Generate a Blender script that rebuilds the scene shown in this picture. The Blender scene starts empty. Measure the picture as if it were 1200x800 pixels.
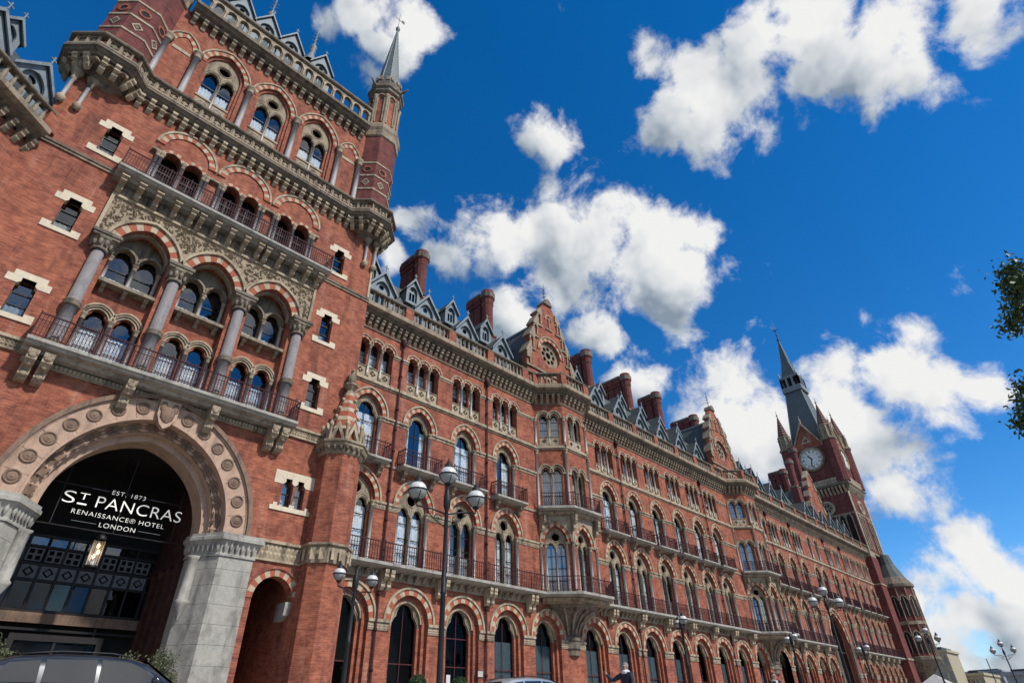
import bpy, bmesh, math, random
from mathutils import Matrix, Vector
random.seed(7)
R = math.radians
S = bpy.context.scene
C = S.collection

# ------------------------------------------------------------------ camera
CAM_ROWS = ((0.70139319, -0.38509613, -0.59979043), (-0.7124724, -0.40328627, -0.57423276), (-0.02075243, 0.83009708, -0.55723261))
FPX = 671.286
cam = bpy.data.cameras.new("camera")
cam_o = bpy.data.objects.new("camera", cam)
C.objects.link(cam_o)
cam.sensor_width = 36.0
cam.lens = FPX / 1200.0 * 36.0
cam.clip_start = 0.05
cam.clip_end = 9000.0
cam_o.matrix_world = Matrix(CAM_ROWS).to_4x4()
S.camera = cam_o

def ray(px, py):
    v = Matrix(CAM_ROWS) @ Vector((px - 600.0, 400.0 - py, -FPX))
    return v.normalized()

# ------------------------------------------------------------------ light
SUN_AZ, SUN_EL = 14.0, 46.5      # azimuth from the facade normal (-Y) towards +X
sd = Vector((math.sin(R(SUN_AZ)) * math.cos(R(SUN_EL)), -math.cos(R(SUN_AZ)) * math.cos(R(SUN_EL)), math.sin(R(SUN_EL))))
sun = bpy.data.lights.new("sun", 'SUN')
sun.energy = 3.4
sun.angle = R(3.0)
sun.color = (1.0, 0.965, 0.91)
sun_o = bpy.data.objects.new("sun", sun)
C.objects.link(sun_o)
sun_o.rotation_euler = sd.to_track_quat('Z', 'Y').to_euler()
S.view_settings.view_transform = 'Standard'
S.view_settings.look = 'None'
S.view_settings.exposure = 0.38
S.view_settings.gamma = 1.0

# ------------------------------------------------------------------ world: Nishita sky with cumulus
W = bpy.data.worlds.new("World")
S.world = W
W.use_nodes = True
nt = W.node_tree
nt.nodes.clear()
def N(t, tree=None, **kw):
    n = (tree or nt).nodes.new(t)
    for k, v in kw.items():
        setattr(n, k, v)
    return n
def L(a, b, tree=None):
    (tree or nt).links.new(a, b)

# cumulus banks: (pixel of the centre as seen in the photograph, radius in pixels) -> real sky directions
BLOBS = [
 (785,142,36),(835,150,34),(872,108,58),(880,40,56),(762,70,30),(955,95,44),(1010,85,56),(1066,90,40),(1050,25,62),(1135,12,50),(950,10,60),(818,70,30),(950,-90,100),
 (648,156,30),(622,168,16),
 (538,296,28),(588,292,42),(645,288,54),(705,275,56),(755,290,56),(805,268,32),(790,325,44),(790,362,30),(660,328,42),
 (602,370,34),(692,388,28),(738,442,30),
 (450,50,34),(488,30,28),(420,18,28),(385,22,20),(435,85,22),(478,268,24),(462,300,20),
 (850,500,56),(905,472,54),(965,462,52),(1055,448,56),(1110,464,48),(1156,464,32),(1020,512,64),(1042,566,32),(930,535,66),
 (1118,686,38),(1152,668,48),(1200,690,50),(1080,706,24),(1066,745,50),(1130,735,60),(1200,760,70),(1100,800,50)]
SHADE = [(800,140,60),(880,50,75),(1020,75,85),(1130,10,60),(646,168,42),(580,305,50),(700,285,90),(785,320,60),(600,375,40),(692,395,34),(740,450,36),(455,60,50),(860,520,85),(960,500,80),(1070,490,85),(1046,585,48),(1120,700,70),(1190,730,80),(1080,770,70)]
def cloud_group(name, blobs, grow, detail, amount, bias, warp_amt, all_round=True):
    gt = bpy.data.node_groups.new(name, 'ShaderNodeTree')
    gt.interface.new_socket("Dir", in_out='INPUT', socket_type='NodeSocketVector')
    gt.interface.new_socket("Density", in_out='OUTPUT', socket_type='NodeSocketFloat')
    gi, go = N('NodeGroupInput', gt), N('NodeGroupOutput', gt)
    src = gi.outputs[0]
    if warp_amt:
        warp = N('ShaderNodeTexNoise', gt)
        warp.inputs['Scale'].default_value = 8.0
        warp.inputs['Detail'].default_value = 2.0
        L(gi.outputs[0], warp.inputs['Vector'], gt)
        wsub = N('ShaderNodeVectorMath', gt, operation='MULTIPLY_ADD')
        wsub.inputs[1].default_value = (warp_amt,) * 3
        wsub.inputs[2].default_value = (-warp_amt * .5,) * 3
        L(warp.outputs['Color'], wsub.inputs[0], gt)
        wadd = N('ShaderNodeVectorMath', gt, operation='ADD')
        L(gi.outputs[0], wadd.inputs[0], gt)
        L(wsub.outputs[0], wadd.inputs[1], gt)
        src = wadd.outputs[0]
    acc = None
    for (bx_, by_, br_) in blobs:
        d0, d1 = ray(bx_, by_), ray(bx_ + br_, by_)
        d2 = ray(bx_, by_ + br_)
        rad = ((d1 - d0).length + (d2 - d0).length) * 0.5 * grow
        dn = N('ShaderNodeVectorMath', gt, operation='DISTANCE')
        dn.inputs[1].default_value = d0
        L(src, dn.inputs[0], gt)
        m = N('ShaderNodeMath', gt, operation='MULTIPLY_ADD')
        m.inputs[1].default_value = -1.0 / rad
        m.inputs[2].default_value = 1.0
        L(dn.outputs['Value'], m.inputs[0], gt)
        if acc is None:
            acc = m.outputs[0]
        else:
            sm = N('ShaderNodeMath', gt, operation='MAXIMUM')
            L(acc, sm.inputs[0], gt)
            L(m.outputs[0], sm.inputs[1], gt)
            acc = sm.outputs[0]
    # the same kind of broken cumulus goes on round the rest of the sky
    far = N('ShaderNodeTexNoise', gt)
    far.inputs['Scale'].default_value = 2.4
    far.inputs['Detail'].default_value = 2.0
    L(gi.outputs[0], far.inputs['Vector'], gt)
    fm = N('ShaderNodeMath', gt, operation='MULTIPLY_ADD')
    fm.inputs[1].default_value = 5.0
    fm.inputs[2].default_value = -2.5
    L(far.outputs['Fac'], fm.inputs[0], gt)
    dot = N('ShaderNodeVectorMath', gt, operation='DOT_PRODUCT')
    dot.inputs[1].default_value = (0.5998, 0.5742, 0.5572)
    L(gi.outputs[0], dot.inputs[0], gt)
    out_w = N('ShaderNodeMapRange', gt)
    out_w.inputs['From Min'].default_value = 0.62
    out_w.inputs['From Max'].default_value = 0.75
    out_w.inputs['To Min'].default_value = 0.0
    out_w.inputs['To Max'].default_value = -3.0
    L(dot.outputs['Value'], out_w.inputs['Value'], gt)
    fa = N('ShaderNodeMath', gt, operation='ADD')
    L(fm.outputs[0], fa.inputs[0], gt)
    L(out_w.outputs[0], fa.inputs[1], gt)
    mx = N('ShaderNodeMath', gt, operation='MAXIMUM')
    L(acc, mx.inputs[0], gt)
    if all_round:
        L(fa.outputs[0], mx.inputs[1], gt)
    else:
        mx.inputs[1].default_value = -5.0
    clampm = N('ShaderNodeMath', gt, operation='MAXIMUM')
    clampm.inputs[1].default_value = -0.6
    L(mx.outputs[0], clampm.inputs[0], gt)
    fb = N('ShaderNodeTexNoise', gt)
    fb.inputs['Scale'].default_value = 11.0
    fb.inputs['Detail'].default_value = detail
    fb.inputs['Roughness'].default_value = 0.60
    fb.inputs['Distortion'].default_value = 0.2
    L(gi.outputs[0], fb.inputs['Vector'], gt)
    fbm = N('ShaderNodeMath', gt, operation='MULTIPLY_ADD')
    fbm.inputs[1].default_value = amount
    fbm.inputs[2].default_value = bias
    L(fb.outputs['Fac'], fbm.inputs[0], gt)
    dens = N('ShaderNodeMath', gt, operation='ADD')
    L(clampm.outputs[0], dens.inputs[0], gt)
    L(fbm.outputs[0], dens.inputs[1], gt)
    L(dens.outputs[0], go.inputs[0], gt)
    return gt

tc = N('ShaderNodeTexCoord')
g1 = N('ShaderNodeGroup', node_tree=cloud_group("cloud_density", BLOBS, 1.28, 7.0, 3.2, -1.68, 0.08))
g2 = N('ShaderNodeGroup', node_tree=cloud_group("cloud_shade", SHADE, 1.3, 3.0, 1.6, -0.80, 0.0, False))
L(tc.outputs['Generated'], g1.inputs[0])
# shading: how fast the cloud thickens towards the sun -> lit tops, grey undersides
g3 = N('ShaderNodeGroup', node_tree=g2.node_tree)
for gg, k_ in ((g2, 0.045), (g3, -0.045)):
    offn = N('ShaderNodeVectorMath', operation='ADD')
    offn.inputs[1].default_value = sd * k_
    L(tc.outputs['Generated'], offn.inputs[0])
    L(offn.outputs[0], gg.inputs[0])
diff = N('ShaderNodeMath', operation='SUBTRACT')
L(g2.outputs[0], diff.inputs[0])
L(g3.outputs[0], diff.inputs[1])
alpha = N('ShaderNodeMapRange', interpolation_type='SMOOTHSTEP')
alpha.inputs['From Min'].default_value = -0.16
alpha.inputs['From Max'].default_value = 0.50
L(g1.outputs[0], alpha.inputs['Value'])
# white where little cloud lies between here and the sun, grey where it is thick
thick = N('ShaderNodeMapRange')
thick.inputs['From Min'].default_value = -0.35
thick.inputs['From Max'].default_value = 0.78
L(diff.outputs[0], thick.inputs['Value'])
crmp = N('ShaderNodeValToRGB')
crmp.color_ramp.elements[0].position = 0.0
crmp.color_ramp.elements[0].color = (0.97, 0.97, 0.96, 1)
crmp.color_ramp.elements[1].position = 1.0
crmp.color_ramp.elements[1].color = (0.27, 0.34, 0.43, 1)
e = crmp.color_ramp.elements.new(0.30)
e.color = (0.82, 0.84, 0.86, 1)
e = crmp.color_ramp.elements.new(0.62)
e.color = (0.58, 0.635, 0.69, 1)
L(thick.outputs[0], crmp.inputs[0])
sky = N('ShaderNodeTexSky', sky_type='NISHITA')
sky.sun_disc = False
sky.sun_elevation = R(SUN_EL)
sky.sun_rotation = math.atan2(sd.x, sd.y)
sky.altitude = 30.0
sky.air_density = 0.85
sky.dust_density = 0.0
sky.ozone_density = 4.0
hsv = N('ShaderNodeHueSaturation')
hsv.inputs['Saturation'].default_value = 1.33
hsv.inputs['Hue'].default_value = 0.502
hsv.inputs['Value'].default_value = 1.0
L(sky.outputs[0], hsv.inputs['Color'])
bg1 = N('ShaderNodeBackground')
bg1.inputs['Strength'].default_value = 0.128
L(hsv.outputs[0], bg1.inputs['Color'])
bg2 = N('ShaderNodeBackground')
bg2.inputs['Strength'].default_value = 0.70
L(crmp.outputs[0], bg2.inputs['Color'])
mixw = N('ShaderNodeMixShader')
L(alpha.outputs[0], mixw.inputs[0])
L(bg1.outputs[0], mixw.inputs[1])
L(bg2.outputs[0], mixw.inputs[2])
wo = N('ShaderNodeOutputWorld')
L(mixw.outputs[0], wo.inputs['Surface'])

# ------------------------------------------------------------------ materials
MATS = {}
def newmat(name):
    m = bpy.data.materials.new(name)
    m.use_nodes = True
    m.node_tree.nodes.clear()
    MATS[name] = m
    return m, m.node_tree
def princ(t, rough=0.8, metal=0.0, spec=0.3):
    p = N('ShaderNodeBsdfPrincipled', t)
    p.inputs['Roughness'].default_value = rough
    p.inputs['Metallic'].default_value = metal
    p.inputs['Specular IOR Level'].default_value = spec
    o = N('ShaderNodeOutputMaterial', t)
    L(p.outputs[0], o.inputs['Surface'], t)
    return p
def noise(t, vec, scale, detail=4.0, rough=0.55):
    n = N('ShaderNodeTexNoise', t)
    n.inputs['Scale'].default_value = scale
    n.inputs['Detail'].default_value = detail
    n.inputs['Roughness'].default_value = rough
    if vec is not None:
        L(vec, n.inputs['Vector'], t)
    return n.outputs['Fac']
def maprange(t, v, a, b, c, d):
    n = N('ShaderNodeMapRange', t)
    n.inputs['From Min'].default_value = a
    n.inputs['From Max'].default_value = b
    n.inputs['To Min'].default_value = c
    n.inputs['To Max'].default_value = d
    L(v, n.inputs['Value'], t)
    return n.outputs[0]
def mixc(t, fac, c1, c2, mode='MIX'):
    n = N('ShaderNodeMix', t, data_type='RGBA', blend_type=mode)
    for i, c in ((6, c1), (7, c2)):
        if isinstance(c, tuple):
            n.inputs[i].default_value = (c[0], c[1], c[2], 1)
        else:
            L(c, n.inputs[i], t)
    if isinstance(fac, float):
        n.inputs[0].default_value = fac
    else:
        L(fac, n.inputs[0], t)
    return n.outputs[2]
def bump(t, h, p, strength, dist):
    b = N('ShaderNodeBump', t)
    b.inputs['Strength'].default_value = strength
    b.inputs['Distance'].default_value = dist
    L(h, b.inputs['Height'], t)
    L(b.outputs[0], p.inputs['Normal'], t)
def position(t):
    return N('ShaderNodeNewGeometry', t).outputs['Position']
def scaled(t, v, s):
    n = N('ShaderNodeVectorMath', t, operation='MULTIPLY')
    n.inputs[1].default_value = s
    L(v, n.inputs[0], t)
    return n.outputs[0]

def brick_mat(name, c1, c2, mortar, pale=0.5):
    m, t = newmat(name)
    p = princ(t, 0.88, 0, 0.2)
    g = N('ShaderNodeNewGeometry', t)
    sn = N('ShaderNodeSeparateXYZ', t)
    L(g.outputs['True Normal'], sn.inputs[0], t)
    neg = N('ShaderNodeMath', t, operation='MULTIPLY')
    neg.inputs[1].default_value = -1.0
    L(sn.outputs[1], neg.inputs[0], t)
    tv = N('ShaderNodeCombineXYZ', t)
    L(neg.outputs[0], tv.inputs[0], t)
    L(sn.outputs[0], tv.inputs[1], t)
    du = N('ShaderNodeVectorMath', t, operation='DOT_PRODUCT')
    L(g.outputs['Position'], du.inputs[0], t)
    L(tv.outputs[0], du.inputs[1], t)
    sp = N('ShaderNodeSeparateXYZ', t)
    L(g.outputs['Position'], sp.inputs[0], t)
    cv = N('ShaderNodeCombineXYZ', t)
    L(du.outputs['Value'], cv.inputs[0], t)
    L(sp.outputs[2], cv.inputs[1], t)
    br = N('ShaderNodeTexBrick', t)
    br.inputs['Scale'].default_value = 1.0
    br.inputs['Brick Width'].default_value = 0.24
    br.inputs['Row Height'].default_value = 0.082
    br.inputs['Mortar Size'].default_value = 0.009
    br.inputs['Mortar Smooth'].default_value = 0.3
    br.inputs['Bias'].default_value = -0.1
    br.inputs['Color1'].default_value = (*c1, 1)
    br.inputs['Color2'].default_value = (*c2, 1)
    br.inputs['Mortar'].default_value = (*mortar, 1)
    L(cv.outputs[0], br.inputs['Vector'], t)
    big = noise(t, g.outputs['Position'], 0.33, 5.0, 0.6)
    mid = noise(t, g.outputs['Position'], 2.2, 5.0, 0.6)
    strk = noise(t, scaled(t, g.outputs['Position'], (1.6, 1.6, 0.22)), 1.0, 5.0, 0.65)
    col = mixc(t, maprange(t, big, 0.32, 0.66, 0.0, 0.9), br.outputs['Color'], (c1[0] * 1.25, c1[1] * 1.45, c1[2] * 1.4))
    col = mixc(t, maprange(t, mid, 0.42, 0.75, 0.0, 0.7), col, (c2[0] * 0.5, c2[1] * 0.46, c2[2] * 0.6))
    col = mixc(t, maprange(t, strk, 0.58, 0.78, 0.0, pale), col, (0.46, 0.30, 0.23))
    col = mixc(t, maprange(t, strk, 0.46, 0.24, 0.0, 0.85), col, (0.085, 0.034, 0.027))
    fine = noise(t, scaled(t, g.outputs['Position'], (2.2, 2.2, 11.0)), 1.0, 4.0, 0.65)
    col = mixc(t, maprange(t, fine, 0.3, 0.7, 0.0, 1.0), mixc(t, 1.0, col, (0.66, 0.60, 0.62), 'MULTIPLY'), mixc(t, 1.0, col, (1.34, 1.32, 1.28), 'MULTIPLY'))
    L(col, p.inputs['Base Color'], t)
    bump(t, br.outputs['Fac'], p, 0.5, -0.012)
    return m
brick_mat('brick', (0.300, 0.090, 0.052), (0.185, 0.051, 0.034), (0.29, 0.170, 0.128))
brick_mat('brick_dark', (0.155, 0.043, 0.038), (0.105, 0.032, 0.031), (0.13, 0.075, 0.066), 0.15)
brick_mat('brick_shaded', (0.060, 0.022, 0.018), (0.040, 0.016, 0.014), (0.05, 0.03, 0.025), 0.05)  # brick with the shade of deep interiors put into its colour

def stone_mat(name, c, dark, amount=0.5, scale=1.0, rough=0.85, bmp=0.35):
    m, t = newmat(name)
    p = princ(t, rough, 0, 0.25)
    P = position(t)
    a = noise(t, P, 1.1 * scale, 6.0, 0.65)
    b = noise(t, P, 6.0 * scale, 6.0, 0.65)
    s = noise(t, scaled(t, P, (3.2, 3.2, 0.5)), scale, 5.0, 0.6)
    col = mixc(t, maprange(t, b, 0.3, 0.75, 0.0, 0.6), (c[0] * 1.12, c[1] * 1.1, c[2] * 1.05), (c[0] * 0.66, c[1] * 0.64, c[2] * 0.62))
    col = mixc(t, maprange(t, s, 0.5, 0.72, 0.0, amount), col, dark)
    col = mixc(t, maprange(t, a, 0.5, 0.75, 0.0, amount), col, dark)
    L(col, p.inputs['Base Color'], t)
    bump(t, noise(t, P, 16.0 * scale, 5.0, 0.65), p, bmp, 0.03)
    return m
stone_mat('stone', (0.30, 0.238, 0.172), (0.055, 0.043, 0.035), 0.85)
stone_mat('stone_pale', (0.40, 0.325, 0.232), (0.085, 0.066, 0.05), 0.8)
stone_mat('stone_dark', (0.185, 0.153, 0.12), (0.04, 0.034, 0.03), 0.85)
stone_mat('stone_mid', (0.255, 0.21, 0.16), (0.05, 0.042, 0.036), 0.85)
stone_mat('stone_clean', (0.60, 0.52, 0.40), (0.42, 0.34, 0.26), 0.4)
stone_mat('stone_carved', (0.35, 0.28, 0.20), (0.10, 0.075, 0.055), 0.8, 2.5, 0.9, 0.9)
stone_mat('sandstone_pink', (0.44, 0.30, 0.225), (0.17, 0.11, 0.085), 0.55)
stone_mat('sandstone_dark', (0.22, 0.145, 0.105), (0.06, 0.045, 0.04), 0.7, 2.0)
stone_mat('limestone_grey', (0.34, 0.325, 0.295), (0.115, 0.105, 0.095), 0.8)
stone_mat('granite_pale', (0.50, 0.465, 0.44), (0.27, 0.235, 0.22), 0.5, 3.0, 0.6, 0.1)
stone_mat('granite_dark', (0.215, 0.20, 0.205), (0.10, 0.09, 0.093), 0.6, 3.0, 0.6, 0.1)
stone_mat('granite', (0.36, 0.335, 0.335), (0.20, 0.175, 0.175), 0.55, 3.0, 0.5, 0.1)
stone_mat('voussoir_red', (0.34, 0.10, 0.058), (0.17, 0.055, 0.04), 0.45, 1.5)
stone_mat('voussoir_cream', (0.44, 0.355, 0.255), (0.16, 0.12, 0.09), 0.7, 1.5)
stone_mat('lead', (0.20, 0.225, 0.24), (0.09, 0.10, 0.11), 0.5, 1.5, 0.6)
stone_mat('dormer_paint', (0.20, 0.24, 0.27), (0.08, 0.095, 0.11), 0.6, 1.5, 0.6)
stone_mat('iron_maroon', (0.042, 0.011, 0.015), (0.018, 0.007, 0.009), 0.5, 2.0, 0.7)
stone_mat('wood_maroon', (0.10, 0.024, 0.026), (0.045, 0.014, 0.015), 0.5, 2.0, 0.5)
stone_mat('iron_black', (0.016, 0.017, 0.020), (0.03, 0.03, 0.03), 0.5, 2.0, 0.4)
stone_mat('frame_dark', (0.022, 0.018, 0.018), (0.012, 0.011, 0.011), 0.5, 2.0, 0.45)
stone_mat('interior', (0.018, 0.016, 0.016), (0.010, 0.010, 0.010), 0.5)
stone_mat('interior_panel', (0.16, 0.17, 0.19), (0.06, 0.063, 0.075), 0.5, 3.0, 0.6)
stone_mat('asphalt', (0.055, 0.055, 0.057), (0.035, 0.035, 0.036), 0.5)
stone_mat('paving', (0.34, 0.32, 0.29), (0.22, 0.205, 0.19), 0.5)
stone_mat('cream_render', (0.37, 0.32, 0.235), (0.24, 0.20, 0.145), 0.3, 0.3)
stone_mat('grey_render', (0.27, 0.29, 0.32), (0.16, 0.17, 0.19), 0.3, 0.3)
stone_mat('canvas', (0.42, 0.41, 0.40), (0.32, 0.31, 0.30), 0.4)
stone_mat('bark', (0.10, 0.075, 0.052), (0.045, 0.035, 0.027), 0.6, 4.0)
stone_mat('pot', (0.12, 0.11, 0.10), (0.06, 0.055, 0.05), 0.5)

def slate_mat(name, c, tint):
    m, t = newmat(name)
    p = princ(t, 0.62, 0, 0.35)
    P = position(t)
    sp = N('ShaderNodeSeparateXYZ', t)
    L(P, sp.inputs[0], t)
    ad = N('ShaderNodeMath', t, operation='ADD')
    L(sp.outputs[0], ad.inputs[0], t)
    L(sp.outputs[1], ad.inputs[1], t)
    cv = N('ShaderNodeCombineXYZ', t)
    L(ad.outputs[0], cv.inputs[0], t)
    L(sp.outputs[2], cv.inputs[1], t)
    br = N('ShaderNodeTexBrick', t)
    br.inputs['Scale'].default_value = 1.0
    br.inputs['Brick Width'].default_value = 0.34
    br.inputs['Row Height'].default_value = 0.22
    br.inputs['Mortar Size'].default_value = 0.016
    br.inputs['Color1'].default_value = (*c, 1)
    br.inputs['Color2'].default_value = (*tint, 1)
    br.inputs['Mortar'].default_value = (c[0] * .4, c[1] * .4, c[2] * .4, 1)
    L(cv.outputs[0], br.inputs['Vector'], t)
    col = mixc(t, maprange(t, noise(t, P, 0.8, 5.0), 0.35, 0.7, 0.0, 0.6), br.outputs['Color'], (c[0] * .7, c[1] * .8, c[2] * .7))
    L(col, p.inputs['Base Color'], t)
    bump(t, br.outputs['Fac'], p, 0.6, -0.02)
slate_mat('slate', (0.085, 0.092, 0.090), (0.060, 0.066, 0.062))
slate_mat('slate_blue', (0.125, 0.148, 0.160), (0.09, 0.108, 0.115))

def simple_mat(name, c, rough=0.5, metal=0.0, spec=0.5, emit=None, var=0.25, sc=8.0):
    m, t = newmat(name)
    p = princ(t, rough, metal, spec)
    nf = noise(t, position(t), sc, 4.0)
    col = mixc(t, maprange(t, nf, 0.3, 0.7, 0.0, 1.0), tuple(x * (1 + var * .5) for x in c), tuple(x * (1 - var) for x in c))
    L(col, p.inputs['Base Color'], t)
    if emit:
        p.inputs['Emission Color'].default_value = (*emit[:3], 1)
        p.inputs['Emission Strength'].default_value = emit[3]
    return p
simple_mat('letter_white', (0.74, 0.72, 0.66), 0.6, 0, 0.3, (1.0, 0.96, 0.88, 0.30), 0.05)
simple_mat('lamp_warm', (0.8, 0.6, 0.35), 0.5, 0, 0.3, (1.0, 0.62, 0.30, 4.0), 0.1)
simple_mat('opal_glass', (0.27, 0.275, 0.27), 0.25, 0, 0.5, None, 0.12)
simple_mat('opal_white', (0.56, 0.56, 0.535), 0.35, 0, 0.5, None, 0.08)
simple_mat('clock_face', (0.78, 0.77, 0.70), 0.5, 0, 0.3, None, 0.15)
simple_mat('clock_black', (0.012, 0.012, 0.018), 0.5, 0, 0.3)
simple_mat('curtain', (0.82, 0.82, 0.79), 0.9, 0, 0.1, None, 0.25)
simple_mat('blind', (0.36, 0.38, 0.345), 0.85, 0, 0.1, None, 0.2)
simple_mat('notice_white', (0.45, 0.42, 0.36), 0.6)
simple_mat('skin', (0.50, 0.29, 0.21), 0.55)
simple_mat('hair_grey', (0.22, 0.205, 0.195), 0.7)
simple_mat('hair_dark', (0.02, 0.016, 0.014), 0.6)
simple_mat('cloth_navy', (0.016, 0.019, 0.033), 0.85)
simple_mat('cloth_black', (0.010, 0.010, 0.012), 0.85)
simple_mat('cloth_white', (0.65, 0.64, 0.62), 0.85)
simple_mat('tyre', (0.02, 0.02, 0.02), 0.85)
simple_mat('chrome', (0.6, 0.6, 0.62), 0.15, 1.0)
simple_mat('headlight', (0.6, 0.62, 0.65), 0.1)
simple_mat('taillight', (0.25, 0.01, 0.01), 0.2)
for nm, c, me in (('car_paint_dark', (0.012, 0.015, 0.022), 0.2), ('car_paint_silver', (0.42, 0.45, 0.48), 0.5)):
    p = simple_mat(nm, c, 0.28, me, 0.5, None, 0.06, 40.0)
    p.inputs['Coat Weight'].default_value = 1.0
    p.inputs['Coat Roughness'].default_value = 0.03
simple_mat('car_glass', (0.010, 0.012, 0.016), 0.03, 0, 0.5, None, 0.05).inputs['IOR'].default_value = 2.0

def leaf_mat(name, c):
    m, t = newmat(name)
    p = princ(t, 0.55, 0, 0.35)
    oi = noise(t, position(t), 5.0, 3.0)
    col = mixc(t, maprange(t, oi, 0.3, 0.7, 0.0, 1.0), tuple(x * 1.4 for x in c), tuple(x * 0.55 for x in c))
    L(col, p.inputs['Base Color'], t)
    p.inputs['Transmission Weight'].default_value = 0.0
    p.inputs['Subsurface Weight'].default_value = 0.0
leaf_mat('leaf', (0.050, 0.085, 0.022))
leaf_mat('leaf_olive', (0.085, 0.095, 0.045))
leaf_mat('leaf_box', (0.028, 0.060, 0.016))

def glass_mat(name, ior, wob, tint):
    m, t = newmat(name)
    o = N('ShaderNodeOutputMaterial', t)
    mx_ = N('ShaderNodeMixShader', t)
    fr = N('ShaderNodeFresnel', t)
    fr.inputs['IOR'].default_value = ior
    tr = N('ShaderNodeBsdfTransparent', t)
    tr.inputs[0].default_value = (*tint, 1)
    gl = N('ShaderNodeBsdfGlossy', t)
    gl.inputs['Roughness'].default_value = 0.015
    gl.inputs['Color'].default_value = (0.95, 0.97, 1.0, 1)
    b = N('ShaderNodeBump', t)
    b.inputs['Strength'].default_value = wob
    b.inputs['Distance'].default_value = 0.05
    L(noise(t, position(t), 0.9, 2.0), b.inputs['Height'], t)
    wn = N('ShaderNodeTexWhiteNoise', t, noise_dimensions='1D')
    L(N('ShaderNodeObjectInfo', t).outputs['Random'], wn.inputs['W'], t)
    mv = N('ShaderNodeVectorMath', t, operation='MULTIPLY_ADD')
    mv.inputs[1].default_value = (0.13, 0.13, 0.13)
    mv.inputs[2].default_value = (-0.065, -0.065, -0.065)
    L(wn.outputs['Color'], mv.inputs[0], t)
    av = N('ShaderNodeVectorMath', t, operation='ADD')
    L(b.outputs[0], av.inputs[0], t)
    L(mv.outputs[0], av.inputs[1], t)
    nv_ = N('ShaderNodeVectorMath', t, operation='NORMALIZE')
    L(av.outputs[0], nv_.inputs[0], t)
    L(nv_.outputs[0], gl.inputs['Normal'], t)
    bf = N('ShaderNodeMath', t, operation='SUBTRACT')        # only the outer face of the sheet mirrors
    bf.inputs[0].default_value = 1.0
    L(N('ShaderNodeNewGeometry', t).outputs['Backfacing'], bf.inputs[1], t)
    fm_ = N('ShaderNodeMath', t, operation='MULTIPLY')
    L(fr.outputs[0], fm_.inputs[0], t)
    L(bf.outputs[0], fm_.inputs[1], t)
    L(fm_.outputs[0], mx_.inputs[0], t)
    L(tr.outputs[0], mx_.inputs[1], t)
    L(gl.outputs[0], mx_.inputs[2], t)
    L(mx_.outputs[0], o.inputs['Surface'], t)
glass_mat('glass', 2.2, 0.08, (0.90, 0.92, 0.93))
glass_mat('glass_mid', 1.5, 0.08, (0.5, 0.55, 0.6))
glass_mat('glass_dim', 1.16, 0.10, (0.6, 0.66, 0.7))

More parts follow.
